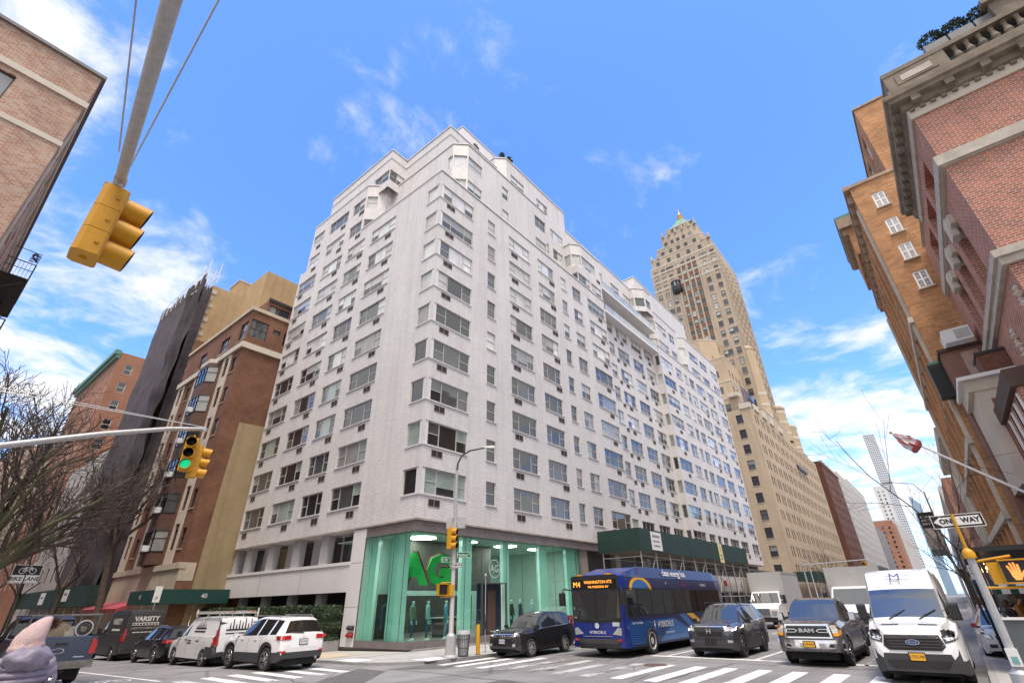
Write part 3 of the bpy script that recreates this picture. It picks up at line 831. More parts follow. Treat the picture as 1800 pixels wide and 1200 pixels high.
wb.block([(68.6, 30.0), (68.6, 22.5), (69.9, 21.34), (84.2, 21.34), (84.2, 30.0)], 31.6, 38.6, W_BRICK, {0: [(6.8, 7.45, S(9), Lk(9), 'one'), (6.8, 7.45, S(10), Lk(10), 'one')], 1: [wn_(.15, 1.55, 9, 'one'), wn_(.15, 1.55, 10, 'one')],
          2: rows([(71.0, 74.65, 'three'), (75.6, 78.8, 'tri'), (80.7, 83.9, 'tri')], 69.9, 1, (9, 10))}, cap=W_CAP, style=WST, skip=(4,))
wb.block([(71, 36), (71, 25), (78, 25), (78, 36)], 38, 46.0, W_STONE, cap=W_CAP)
# two long balconies with glazed fronts
GLB = pane_mat('balcony_glass', (0.42, 0.46, 0.46), rough=.08)
for zf in (31.15, 34.3):
    q = MB(); q.box(43.32, 57.65, 21.2, 23.0, zf, zf + .28, W_STONE); 
    for k in range(13): q.box(43.4 + k * 1.17, 43.45 + k * 1.17, 21.22, 21.27, zf + .28, zf + 1.1, ALU)
    q.box(43.35, 57.6, 21.215, 21.275, zf + 1.1, zf + 1.15, ALU)
    o = q.build('balcony', wb.root)
    g_ = MB(); g_.box(43.4, 57.5, 21.235, 21.25, zf + .3, zf + 1.08, GLB); g_.build('pane', o)
# stone band over the shop, soffit and rust-stained drip edge
q = wb.part('stone_band')
BAND = mat('brown_granite', (0.19, 0.165, 0.16), 0.35, var=.2, scale=2.5)
q.box(17.80, 40.0, 21.31, 21.6, 5.5, 6.04, BAND); q.box(17.81, 18.1, 21.6, 25.65, 5.5, 6.04, BAND)
q = wb.part('drip_edge')
q.box(17.72, 84.35, 21.2, 21.5, 6.04, 6.13, STAIN); q.box(17.721, 18.0, 21.5, 42.85, 6.041, 6.131, STAIN)
q = wb.part('soffit')
q.poly([(17.8, 42.8, 6.03), (17.8, 25.65, 6.03), (22, 25.65, 6.03), (22, 42.8, 6.03)], W_STONE)
q.poly([(34, 21.3, 6.0), (84.3, 21.3, 6.0), (84.3, 30, 6.0), (34, 30, 6.0)], W_STONE)
# two-level base on the side street: columns, ribbon windows behind, white spandrel, panel beside the glass
GREYC = mat('grey_column_facing', (0.42, 0.41, 0.42), .5, var=.08)
q = wb.part('spandrel')
q.box(17.8, 18.05, 26.92, 43.4, 2.75, 4.15, W_STONE); q.box(17.74, 18.1, 26.92, 43.45, 4.152, 4.32, W_STONE)
q.box(17.795, 17.8, 32.2, 32.22, 2.76, 4.14, DARK_JOINT); q.box(17.795, 17.8, 37.6, 37.62, 2.76, 4.14, DARK_JOINT)
q = wb.part('end_panel')
q.box(17.78, 18.4, 25.67, 26.91, 0.15, 6.0, W_STONE); q.box(17.775, 17.78, 25.7, 26.9, 4.2, 4.215, DARK_JOINT); q.box(17.775, 17.78, 25.7, 26.9, 2.0, 2.012, DARK_JOINT)
for y in (29.9, 33.3, 36.8, 40.2):
    q = MB(); q.box(17.95, 18.45, y, y + .75, 4.33, 6.02, GREYC); q.build('column', wb.root); q = MB(); q.box(18.1, 18.55, y + .1, y + .65, -.6, 2.76, GREYC); q.build('column', wb.root)
q = wb.part('recess_wall')
DKW = mat('dark_lobby_wall', (0.05, 0.045, 0.045), .6)
q.box(19.6, 19.7, 26.9, 42.8, 0.15, 2.8, DKW); q.poly([(18.0, 26.9, 2.74), (19.7, 26.9, 2.74), (19.7, 42.8, 2.74), (18.0, 42.8, 2.74)], DKW)
wb.face((18.85, 42.7, 0), (0, -1, 0), 15.8, 4.3, 6.03, [(u, u + 2.6, 4.36, 5.95, 'pic') for u in (.1, 3.55, 7.0, 10.45, 13.1)], W_BRICK, style=(P_MID, P_DARK, P_MID), frame=mat('bronze_frame', (.05, .045, .04), .4))
q = wb.part('end_wall'); q.box(17.9, 19.2, 42.4, 42.78, 4.3, 6.0, GREYC)
# ground storey behind the shed on the avenue
q = wb.part('shopfront')
DK2 = mat('dark_shopfront', (0.06, 0.055, 0.055), .5, var=.2)
TANW = mat('beige_shop_wall', (0.45, 0.38, 0.29), .7, var=.15)
q.box(34.0, 84.2, 22.2, 22.4, 0.15, 6.0, DK2); q.box(33.95, 35.2, 21.5, 22.2, 0.15, 6.0, mat('taupe_stone', (.25, .22, .2), .6))
q.box(35.2, 60, 21.6, 21.9, 3.1, 3.5, TANW)
for x in (40, 46, 52, 58, 64): q.box(x, x + .7, 21.7, 22.2, 0.15, 6.0, mat('taupe_stone', (.25, .22, .2), .6))
q.box(59.5, 84.25, 21.55, 22.2, 2.6, 4.4, TANW); q.box(63.0, 73.0, 21.50, 21.55, 2.75, 4.3, SIGWHITE); q.box(65.3, 66.6, 21.47, 21.5, 3.3, 3.9, mat('sign_red', (.5, .03, .04), .5))
for x in (60.5, 66, 72, 78): q.box(x, x + 3.6, 21.9, 22.19, 0.5, 2.55, P_DARK)
# ---- glass shop box
GL = clear_glass('shop_glass', (0.80, 0.93, 0.89), 1.55)
FROST = mat('green_glass_fin', (0.44, 0.72, 0.64), .15, var=.08, scale=.5, ior=1.5)
FROST2 = mat('green_glass_pale', (0.58, 0.82, 0.75), .2, var=.08, scale=.5)
SH_WALL = mat('shop_interior_wall', (0.42, 0.55, 0.50), .7, var=.1)
SH_DARK = mat('shop_interior_dark', (0.07, 0.06, 0.055), .7, var=.2)
SH_FLOOR = mat('shop_floor', (0.25, 0.22, 0.2), .3)
gz = Bld('glass_storefront', 'double-height green glass corner shop with giant green letters inside, under the white apartment block', 'shop')
q = gz.part('plinth'); q.box(17.78, 33.95, 21.27, 21.6, .155, .46, BAND); q.box(17.781, 18.1, 21.6, 25.66, .155, .46, BAND)
q = gz.part('floor'); q.box(18.1, 33.9, 21.6, 29, .3, .44, SH_FLOOR)
q = gz.part('ceiling'); q.box(18.1, 33.9, 21.62, 29, 5.46, 5.5, SH_WALL)
q = gz.part('interior_wall'); q.box(20.6, 34, 28.9, 29.0, .44, 5.46, SH_WALL); q.box(33.85, 33.95, 21.6, 29, .44, 5.46, SH_WALL); q.box(18.12, 20.9, 25.5, 25.64, .44, 5.46, FROST2); q.box(20.9, 21.0, 25.5, 29, .44, 5.46, SH_WALL)
q.box(18.9, 20.5, 25.44, 25.495, .44, 2.6, SH_DARK)
q.box(21.02, 30, 28.8, 28.89, .44, 2.9, SH_DARK)
q.box(19.4, 27.0, 24.2, 24.35, 2.75, 5.46, SH_DARK)                 # hanging dark backdrop of the letters
q.box(19.4, 27.0, 24.19, 24.34, 2.5, 2.749, SH_WALL)
pn = MB()
xs = [17.80, 19.45, 21.6, 23.0, 25.25, 26.8, 28.4, 30.4, 31.55, 33.2, 33.93]
for a, b in zip(xs[:-1], xs[1:]):
    if a == 23.0:
        pn.box(a + .008, b - .008, 21.30, 21.318, 3.1, 5.5, GL)
    else:
        pn.box(a + .008, b - .008, 21.30, 21.318, .46, 5.5, GL)
ys = [21.32, 22.05, 23.0, 24.12, 25.65]
for a, b in zip(ys[:-1], ys[1:]): pn.box(17.80, 17.818, a + .008, b - .008, .461, 5.499, GL)
pn.build('glazing', gz.root)
q = MB()
for x in xs[2:-1]: q.box(x - .008, x + .008, 21.302, 21.33, .46, 5.5, DARK_JOINT)
q.box(17.79, 17.85, 25.64, 25.70, .46, 5.5, BAND)
q.box(23.0, 23.08, 21.29, 21.4, .46, 3.1, DARK_JOINT); q.box(25.17, 25.25, 21.29, 21.4, .46, 3.1, DARK_JOINT)
for y in ys[1:-1]: q.box(17.802, 17.83, y - .008, y + .008, .46, 5.5, DARK_JOINT)
gz.parts['mullion'] = q
for x0, x1, m in ((21.65, 22.45, FROST2), (25.3, 25.85, FROST2), (29.1, 29.95, FROST2), (32.4, 33.6, FROST)):
    q = MB(); q.box(x0, x1, 21.62, 21.9, .44, 5.46, m); q.build('glass_fin', gz.root)
for y0, y1, m in ((22.42, 23.02, FROST2), (23.03, 23.6, FROST), (24.9, 25.4, FROST2)):
    q = MB(); q.box(18.15, 18.45, y0, y1, .44, 5.46, m); q.build('glass_fin', gz.root)
LAMP = mat('ceiling_light', (1, 1, 1), .5, var=0, emit=(1.0, .97, .92), es=9.0)
for x, y, r in ((19.9, 23.2, .85), (23.6, 23.0, .55), (27.4, 23.2, .8), (30.8, 23.2, .6), (24, 27, .7), (29, 27, .7)):
    q = MB(); T = Matrix.Translation((x, y, 0)); q.lathe([(r, 5.455), (r, 5.42), (r * .98, 5.415)], WHITE, 28, T); q.lathe([(r * .97, 5.414), (.001, 5.4139)], LAMP, 28, T); q.build('ceiling_lamp', gz.root)
# the two giant letters
GREENL = mat('letter_green', (0.02, 0.50, 0.10), .4, var=.05)
LEDGE = mat('letter_edge', (0.25, 0.04, 0.04), .5)
def big_letter(ch, T, size, name, label):
    q = MB(); add_text(q, ch, size, T, GREENL, bold=.06 * size, depth=.05)
    add_text(q, ch, size, T @ Matrix.Translation((0.03, 0.03, -.12)), LEDGE, bold=.075 * size, depth=.05)
    tag(q.build(name), label, 'sign', 'giant letters hanging in the shop window')
TL = frameT((18.62, 21.9, 3.72), (.55, -.83, 0), (0, 0, 1))
big_letter('A', frameT((18.8, 22.42, 3.66), (.45, -.9, 0), (0.0, 0.0, 1)), 2.0, 'giant_letter', 'giant green letter A hanging inside the glass shop corner')
big_letter('G', frameT((20.35, 22.1, 3.62), (.97, -.2, 0), (0, 0, 1)), 2.0, 'giant_letter', 'giant green letter G hanging inside the glass shop, behind the traffic signal pole')
# round logo on the glass over the entrance, dark entrance
q = MB()
T = frameT((24.1, 21.292, 3.85), (1, 0, 0), (0, 0, 1))
n = 36
LOGO = mat('pale_logo', (.55, .62, .60), .5, var=0)
for k in range(n):
    a, b = 2 * math.pi * k / n, 2 * math.pi * (k + 1) / n
    q.poly([T @ Vector((r_ * math.cos(t_), r_ * math.sin(t_), .002)) for r_, t_ in ((.50, a), (.50, b), (.46, b), (.46, a))], LOGO)
add_text(q, 'AG', .55, T @ Matrix.Translation((0, 0, .003)), LOGO)
q.build('logo', gz.root)
q = MB(); q.box(23.1, 25.15, 21.7, 21.8, .46, 3.05, mat('entrance_navy', (.02, .025, .05), .3)); q.box(23.9, 24.6, 21.65, 21.7, .46, 2.7, mat('entrance_brown', (.09, .05, .035), .4)); q.box(23.08, 25.17, 21.3, 21.8, 3.04, 3.1, DARK_JOINT)
q.build('entrance', gz.root)
gz.finish()
wb.finish()
# ------------------------------------------------------------------ the other buildings
BR_BRICK = brick('brown_brick', (0.235, 0.088, 0.045), (0.15, 0.06, 0.036), (0.19, 0.13, 0.095), ms=.012, stain=.35, sscale=.45, patch=((.26, .09, .045), .22, .60, .55))
LIME = mat('limestone', (0.50, 0.42, 0.33), .75, var=.16, scale=1.2)
LIMEP = mat('pale_limestone', (0.56, 0.50, 0.42), .75, var=.12, scale=1.2)
TANB = brick('tan_brick', (0.54, 0.36, 0.18), (0.46, 0.31, 0.155), (0.36, 0.27, 0.17), ms=.010, stain=.16, streak=.15)
STUCCO = brick('ochre_party_wall', (0.40, 0.30, 0.17), (0.36, 0.27, 0.155), (0.30, 0.24, 0.15), ms=.012, stain=.14, sscale=.7, streak=.2, bump=.15)
DKF = mat('dark_window_frame', (0.03, 0.03, 0.032), .45)
DST = (P_DARK, P_DARK, P_DARK, P_MID, P_CURT)
BST = (P_BLIND, P_CURT, P_MID, P_DARK)

# --- brown brick apartment house down the side street
b = Bld('apartment_building', 'brown brick apartment house with limestone pilasters and bay windows, left of the white block', 'building')
X0, YA, YB = 14.4, 43.0, 58.0
fr = []
for k in range(7):
    z = 5.6 + 2.9 * k; U = lambda y: YB - y
    if z + 1.5 < 23:
        fr += [(U(44.7), U(43.9), z + .5, z + 2.0, 'dh'), (U(46.2), U(45.4), z + .5, z + 2.0, 'dh'), (U(52.9), U(52.1), z + .5, z + 2.0, 'dh'), (U(55.2), U(54.3), z + .5, z + 2.0, 'dh'), (U(57.2), U(56.3), z + .5, z + 2.0, 'dh')]
fr += [(U(y + .9), U(y), .9, 2.2, 'dh') for y in (46, 48, 50, 52, 54)]
b.face((X0, YB, 0), (0, -1, 0), YB - YA, -1.2, 27.0, [w for w in fr if w[2] > 3] + [(YB - 44.9, YB - 43.3, 23.8, 25.7, 'tri'), (YB - 49, YB - 47, 23.8, 25.4, 'tri'), (YB - 54, YB - 52.4, 23.8, 25.4, 'two')], BR_BRICK, style=DST, frame=DKF, sill=LIME)
b.face((X0, YA, 0), (1, 0, 0), 14, -1.2, 27.0, [(.1, 1.7, 24.0, 25.8, 'tri'), (3.3, 4.3, 24.2, 25.6, 'two'), (2.2, 2.9, 25.0, 25.5, 'one')], BR_BRICK, style=BST, frame=DKF)
b.face((16.0, YA + 1.2, 0), (1, 0, 0), 12, 26.0, 29.2, [(.2, 2.2, 27.1, 28.6, 'tri')], BR_BRICK, style=DST, frame=DKF)
b.face((16.0, YB - 1, 0), (0, -1, 0), 12.8, 26.0, 29.2, [(2, 4, 27.0, 28.6, 'tri'), (7, 9, 27, 28.6, 'tri')], BR_BRICK, style=DST, frame=DKF)
b.w.poly([(X0, YA, 26.6), (28, YA, 26.6), (28, YB, 26.6), (X0, YB, 26.6)], LIME); b.w.poly([(16, YA + 1.2, 29.1), (28, YA + 1.2, 29.1), (28, YB, 29.1), (16, YB, 29.1)], LIME)
b.face((28, YB, 0), (-1, 0, 0), 13.6, -1.2, 29, [], BR_BRICK)
q = b.part('party_wall_patch'); q.mesh([(15.45, YA - .03, .15), (18.2, YA - .03, .15), (18.2, YA - .03, 16.1), (15.75, YA - .03, 16.0), (15.45, YA, -1.2), (18.2, YA, -1.2), (18.2, YA, 16.1), (15.75, YA, 16.0)], [(0, 1, 2, 3), (3, 2, 6, 7), (0, 3, 7, 4)], STUCCO)
q = b.part('limestone_base'); q.box(X0 - .06, X0 + .3, YA + .0, YB, -1.2, 5.0, LIME); q.box(X0 - .18, X0 + .3, YA - .1, YB, 4.7, 5.1, LIME); q.box(X0 - .06, 15.4, YA - .06, YA - .002, 3.9, 5.1, LIME)
q.box(X0 - .05, 15.44, YA - .05, YA - .001, -1.2, 3.9, BR_BRICK)
q = b.part('cornice'); q.box(X0 - .25, 20, YA - .2, YA - .003, 22.7, 23.25, LIMEP); q.box(X0 - .25, X0 - .003, YA - .003, YB, 22.7, 23.25, LIMEP); q.box(X0 - .15, 20, YA - .12, YA - .003, 26.7, 27.05, LIME); q.box(X0 - .15, X0 - .003, YA - .003, YB, 26.7, 27.05, LIME)
q.box(15.9, 22, YA + 1.05, YA + 1.19, 29.0, 29.3, DKF)
for y in (45.0, 51.7, 56.0):
    q = MB(); q.box(X0 - .1, X0 - .002, y - .02, y + .35, 5.1, 22.7, LIMEP); q.box(X0 - .1, X0 - .003, y + 1.25, y + 1.6, 5.1, 22.7, LIMEP)
    for k in range(7): q.box(X0 - .1, X0 - .004, y + .35, y + 1.25, 5.1 + 2.9 * k, 5.1 + 2.9 * k + .95, LIMEP)
    q.build('pilaster', b.root)
BAYSP = mat('bay_spandrel', (.10, .05, .035), .7, var=.3)
for k in range(6):                                            # three-sided bay, one piece per storey
    z = 5.2 + 2.9 * k; pts = [(X0, 50.9), (X0 - .75, 50.3), (X0 - .75, 48.2), (X0, 47.6)]
    q = MB()
    hd = MB()
    for i in range(3):
        a, c = pts[i], pts[i + 1]
        q.poly([(a[0], a[1], z), (c[0], c[1], z), (c[0], c[1], z + .9), (a[0], a[1], z + .9)], BAYSP)
        hd.poly([(a[0], a[1], z + 2.5), (c[0], c[1], z + 2.5), (c[0], c[1], z + 2.9), (a[0], a[1], z + 2.9)], BAYSP)
    hd.poly([(p[0], p[1], z + 2.9) for p in reversed(pts)], LIME); q.poly([(p[0], p[1], z) for p in pts], BAYSP)
    if k == 5: hd.prism([pts[3], pts[0], pts[1], pts[2]][::-1], z + 2.9, z + 3.3, LIMEP)
    o = q.build('bay_window', b.root); hd.build('bay_head', o); f = MB(); g_ = MB()
    for i in range(3):
        a, c = Vector(pts[i] + (0,)), Vector(pts[i + 1] + (0,)); d = c - a
        n_ = 3 if i == 1 else 1
        for j in range(n_):
            s0, s1 = a + d * (j / n_), a + d * ((j + 1) / n_)
            g_.poly([s0 + ZU * (z + .95), s1 + ZU * (z + .95), s1 + ZU * (z + 2.48), s0 + ZU * (z + 2.48)], rng.choice((P_DARK, P_DARK, P_MID, P_CURT)))
            for p_ in (s0, s1): f.tube([p_ + ZU * (z + .9), p_ + ZU * (z + 2.5)], .05, DKF, 4)
        f.tube([a + ZU * (z + 1.9), c + ZU * (z + 1.9)], .035, DKF, 4); f.tube([a + ZU * (z + .95), c + ZU * (z + .95)], .05, DKF, 4); f.tube([a + ZU * (z + 2.48), c + ZU * (z + 2.48)], .05, DKF, 4)
    f.build('frame', o); g_.build('pane', o)
    if k < 5:
        q = MB(); q.box(X0 - 1.15, X0 - .72, 48.7, 49.4, z + .97, z + 1.4, WHITE); q.box(X0 - 1.16, X0 - 1.15, 48.75, 49.35, z + 1.02, z + 1.35, ALU); q.build('air_conditioner', b.root)
q = b.part('bulkhead'); q.box(17.1, 24, 50.0, 56, 29, 36.2, TANB); q.box(19.2, 23, 57.9, 58, 29, 30, TANB)
b.finish()

# --- scaffolded building with dark netting, tan brick flank with quoins
b = Bld('apartment_building', 'tan brick building with stone quoins, its street front hidden behind dark scaffold netting', 'building')
b.face((15.0, 61.0, 0), (1, 0, 0), 9, -1.2, 38.2, [(.3, 1.9, 26.0, 28.2, 'six'), (.3, 1.5, 22, 24, 'six')], TANB, style=DST, frame=SIGWHITE, wid=.09)
b.face((15.0, 78.0, 0), (0, -1, 0), 17.0, -1.2, 38.2, [], TANB)
b.face((24.0, 61.0, 0), (0, 1, 0), 17, -1.2, 38.2, [], TANB); b.w.poly([(15, 61, 38), (24, 61, 38), (24, 78, 38), (15, 78, 38)], LIME)
q = b.part('quoin')
for k in range(34): q.box(14.96, 15.35 + (.28 if k % 2 else 0), 60.94, 60.999, 4 + k * 1.0, 4.55 + k * 1.0, LIME)
q = b.part('roof_tower'); q.box(18.1, 20.2, 62.0, 65, 38.0, 41.0, TANB); q.box(18.0, 20.3, 61.95, 65.1, 41.0, 41.2, LIME); q.box(20.3, 22, 62.2, 64, 38, 39.6, WHITE)
b.finish()
NET = mat('debris_netting', (0.045, 0.036, 0.042), .85, var=.35, scale=1.4)
NETL = mat('debris_netting_pale', (0.075, 0.060, 0.070), .85, var=.3, scale=1.4)
q = MB()
def net(p0, p1, z0, z1, m, amp, nu, nz, seed):
    p0, p1 = Vector(p0 + (0,)), Vector(p1 + (0,)); d = p1 - p0; N = d.normalized().cross(ZU); vs = []; fs = []
    for j in range(nz + 1):
        for i in range(nu + 1):
            u = i / nu; z = z0 + (z1 - z0) * j / nz; P = p0 + d * u
            k = noise.noise(Vector((u * d.length * .9, z * .06, seed))) * amp + noise.noise(Vector((u * d.length * .3, z * .35, seed + 7))) * amp * .8 + (amp * .35 * math.sin(u * math.pi * d.length / 2.4))
            top = (noise.noise(Vector((u * 9, seed, 3.3))) * 1.1 if j == nz else 0)
            vs.append(P + N * k + ZU * (z + top))
    for j in range(nz):
        for i in range(nu):
            a = j * (nu + 1) + i; fs.append((a, a + 1, a + nu + 2, a + nu + 1))
    q.mesh(vs, fs, m)
net((14.15, 77.6), (14.15, 66.5), 4.2, 40.3, NETL, .22, 44, 40, 1.0)
net((14.15, 66.5), (14.05, 60.7), 4.2, 39.4, NET, .55, 40, 60, 5.0)
net((14.05, 60.7), (15.0, 60.7), 4.2, 37.5, NET, .25, 8, 40, 9.0)
tag(q.build('scaffold_net', smooth=60), 'tall curtain of dark purple-grey debris netting hanging over the scaffold of the tan brick building', 'netting')
q = MB()
for i in range(11):
    y = 60.8 + i * 1.68; h = 40.0 + 1.5 * (i < 2)
    for x in (13.95, 15.2): q.tube([(x, y, 38.5), (x, y, h)], .04, WHITE, 5)
    q.tube([(13.95, y, 40.0), (15.2, y, 40.0)], .035, WHITE, 5)
for z in (39.4, 40.4): 
    for x in (13.95, 15.2): q.tube([(x, 60.8, z), (x, 77.6, z)], .035, WHITE, 5)
for x in (13.95, 15.2): q.tube([(x, 60.8, 41.4), (x, 62.5, 41.4)], .035, WHITE, 5)
q.tube([(13.95, 60.8, 38.6), (13.95, 66, 40.3)], .04, WHITE, 5); q.tube([(14.0, 62.5, 37.6), (14.0, 66, 38.2)], .10, WHITE, 5)
tag(q.build('pipe_scaffold'), 'white pipe scaffold frame standing above the dark netting at roof level', 'scaffold')

# --- further houses down the side street
RED2 = brick('red_brick_far', (0.36, 0.155, 0.085), (0.29, 0.12, 0.07), (.30, .2, .15), stain=.15)
GREENCU = mat('green_copper', (.10, .23, .19), .6, var=.2)
def row_house(name, label, x0, y0, y1, zt, wall, nf, pitch, kind='dh', cornice=None, frame=SIGWHITE, style=DST, side=True, base=4.5, ww=1.1, group=None):
    q_ = Bld(name, label, 'building', group)
    W = y1 - y0; ws = []
    fh = (zt - base - 1.2) / nf
    for k in range(nf):
        n_ = int(W / pitch)
        for i in range(n_):
            u = (i + .5) * W / n_; ws.append((u - ww / 2, u + ww / 2, base + fh * k + .7, base + fh * k + .7 + min(1.9, fh * .58), kind))
    q_.face((x0, y1, 0), (0, -1, 0), W, -1.2, zt, ws, wall, style=style, frame=frame)
    sw = []
    if side:
        for k in range(nf):
            for u in (1.2, 4.0, 7.5): sw.append((u, u + 1.1, base + fh * k + .8, base + fh * k + .8 + min(1.7, fh * .55), kind))
    q_.face((x0, y0, 0), (1, 0, 0), 13, -1.2, zt, [w for w in sw if w[3] < zt - .5], wall, style=style, frame=frame)
    q_.face((x0 + 13, y1, 0), (-1, 0, 0), 13, -1.2, zt, [], wall)
    q_.w.poly([(x0, y0, zt - .3), (x0 + 13, y0, zt - .3), (x0 + 13, y1, zt - .3), (x0, y1, zt - .3)], LIME)
    if cornice:
        c_ = q_.part('cornice'); c_.box(x0 - .9, x0, y0 - .2, y1 + .2, zt - .55, zt + .25, cornice); c_.box(x0 - .5, x0, y0 - .1, y1 + .1, zt - 1.1, zt - .551, cornice)
    q_.finish(); return q_
row_house('apartment_building', 'red brick apartment house with a green copper cornice beyond the netted scaffold', 14.4, 98, 125, 41.0, RED2, 11, 3.4, cornice=GREENCU)
row_house('town_house', 'pale grey low house between the netted scaffold and the red brick apartment house', 14.4, 78.3, 97.6, 20.5, mat('pale_grey_render', (.45, .42, .41), .8, var=.12), 5, 3.0, frame=DKF)
row_house('apartment_building', 'beige apartment house far down the side street behind the bare trees', 14.4, 126, 178, 29.0, brick('beige_brick_far', (.52, .42, .28), (.46, .37, .25), (.4, .33, .24), stain=.12), 8, 4.0, 'two', frame=DKF)
row_house('apartment_building', 'reddish apartment tower at the far end of the side street, farthest one left', 14.4, 190, 320, 44.0, brick('rose_brick_far', (.40, .26, .2), (.36, .22, .17), (.35, .27, .22), stain=.12), 12, 5.0, 'two', frame=DKF, ww=2.0)

# --- buff brick building at the near left corner of the side street
OLD = brick('old_mixed_brick', (0.36, 0.15, 0.10), (0.50, 0.36, 0.27), (0.45, 0.38, 0.31), w=.21, h=.078, ms=.014, stain=.22, sscale=.8, patch=((.50, .42, .33), .55, .57, .55), bump=.5)
b = Bld('corner_building', 'old mixed red and buff brick building with stone courses, cut by the upper left corner', 'building')
b.face((-16, 21.29, 0), (1, 0, 0), 14.82, .15, 21.9, [(16 - 5.6, 16 - 3.12, z, z + 1.6, 'pic') for z in (18.15, 14.9, 11.6, 8.3)], OLD, frame=DKF, style=(P_MID, P_CURT))
sd_w = [(u, u + 1.1, z, z + 1.9, 'dh') for z in (18, 14.7, 11.4, 8.1) for u in (2.0, 5.0, 8.6, 12.0, 15.5, 19)]
b.face((-1.18, 21.29, 0), (0, 1, 0), 22, .15, 21.9, sd_w, OLD, frame=DKF, sill=LIME)
b.w.poly([(-16, 21.3, 21.6), (-1.2, 21.3, 21.6), (-1.2, 43, 21.6), (-16, 43, 21.6)], LIME)
q = b.part('string_course')
q.box(-16, -1.10, 21.21, 21.288, 20.0, 20.28, LIMEP); q.box(-1.178, -1.10, 21.288, 43.3, 20.0, 20.28, LIMEP)
q.box(-16, -1.14, 21.25, 21.287, 17.72, 17.95, LIMEP); q.box(-1.178, -1.14, 21.287, 43.3, 17.72, 17.95, LIMEP)
q.box(-16, -1.06, 21.17, 21.6, 21.9, 22.05, mat('slate_coping', (.16, .155, .16), .6)); q.box(-1.5, -1.06, 21.6, 43.3, 21.9, 22.05, mat('slate_coping', (.16, .155, .16), .6))
q.box(-1.178, -1.12, 22.2, 22.6, .15, 20.0, LIMEP)
b.finish()
FE = mat('fire_escape_iron', (.05, .045, .042), .6, var=.2)
def fire_escape(z, label, solid):
    q = MB(); y0, y1 = 31.0, 36.5
    q.box(-1.17, -.08, y0, y1, z, z + .05, FE)
    for y in (y0, y1):
        q.tube([(-1.17, y, z + .9), (-.1, y, z + .9)], .03, FE, 5); q.tube([(-1.17, y, z + .5), (-.1, y, z + .5)], .02, FE, 4)
        for k in range(8): q.tube([(-1.1 + k * .14, y, z), (-1.1 + k * .14, y, z + .9)], .011, FE, 4)
    q.tube([(-.1, y0, z + .9), (-.1, y1, z + .9)], .03, FE, 5); q.tube([(-.1, y0, z + .5), (-.1, y1, z + .5)], .02, FE, 4)
    for k in range(28): q.tube([(-.1, y0 + k * .2, z), (-.1, y0 + k * .2, z + .9)], .012, FE, 4)
    if solid:
        q.tube([(-1.1, 31.2, z + 1.7), (-.1, 31.0, z + 1.55)], .02, FE, 4); q.tube([(-.1, 31.0, z + .9), (-.1, 31.0, z + 1.55)], .02, FE, 4)
        for k in range(22): q.box(-.45 + rng.uniform(0, .33), -.40 + rng.uniform(0, .33), 31.0, 31.03, z + 1.0 + k * .025, z + 1.05 + k * .025, FE)
    for k in range(14):
        q.box(-1.1, -.55, y0 + .8 + k * .2, y0 + 1.0 + k * .2, z - 3.1 + k * .22, z - 3.07 + k * .22, FE)
    for x in (-1.1, -.55): q.tube([(x, y0 + .8, z - 3.1), (x, y0 + 3.6, z)], .03, FE, 4)
    for y in (y0 + .3, y1 - .3): q.tube([(-1.17, y, z - .9), (-.15, y, z)], .025, FE, 4)
    tag(q.build('fire_escape'), label, 'fire escape', 'iron fire escape landings at the upper left corner')
fire_escape(16.6, 'topmost black iron fire escape landing on the old brick building at upper left', True)
fire_escape(13.4, 'lower black iron fire escape landing hanging on the old brick building at left', False)

# --- tan hotel tower and its wide base, beyond the white block
TB = brick('tan_hotel_brick', (0.56, 0.44, 0.31), (0.49, 0.385, 0.27), (.42, .34, .25), w=.3, h=.1, stain=.12, sscale=.12, streak=.18)
TBT = brick('tan_tower_brick', (0.52, 0.43, 0.33), (0.44, 0.36, 0.27), (.40, .34, .27), w=.3, h=.1, stain=.22, sscale=.10, streak=.28, patch=((.60, .52, .42), .12, .60, .6))
RUSTSP = mat('rust_spandrel', (.20, .09, .055), .8, var=.3, scale=.7)
b = Bld('hotel_building', 'long tan brick apartment hotel block with rows of small dark windows, beyond the white block', 'building')
nw = [(6.0 - .65 - 2.4, 6.0 + .65 - 2.4, 5.3 + 3.12 * k, 7.1 + 3.12 * k, 'dh') for k in range(10)]
b.face((103.5, 27.5, 0), (0, -1, 0), 6.2, .15, 36.3, nw, TB, style=DST, frame=DKF, sill=LIME, wid=.09)
wwn = []
for k in range(10):
    u = 1.7; i = 0
    while u < 62:
        wwn.append((u, u + .95, 5.3 + 3.12 * k, 7.1 + 3.12 * k, 'dh')); u += 1.7 if i % 2 == 0 else 2.7; i += 1
b.face((103.5, 21.3, 0), (1, 0, 0), 64.0, .15, 36.3, wwn, TB, style=DST, frame=DKF, wid=.08)
b.face((103.5, 45, 0), (0, -1, 0), 17.5, .15, 37.6, [], TB); b.w.poly([(103.5, 21.3, 36), (167.5, 21.3, 36), (167.5, 45, 36), (103.5, 45, 36)], LIME)
def tier(pts, z0, z1, win=True, cap=LIMEP, wall=TB, skip=()):
    wins = {}
    if win:
        for i in range(len(pts)):
            a, c = Vector(pts[i]), Vector(pts[(i + 1) % len(pts)]); L = (c - a).length
            wins[i] = [(u_ * 2.6 + .8, u_ * 2.6 + 1.8, z0 + .6 + 3.1 * k, z0 + 2.3 + 3.1 * k, 'dh') for u_ in range(int((L - .6) / 2.6)) for k in range(int((z1 - z0) / 3.1)) if u_ * 2.6 + 2 < L]
    b.block(pts, z0, z1, wall, wins, cap=cap, style=DST, frame=DKF, skip=skip, drop=.6, caph=.3)
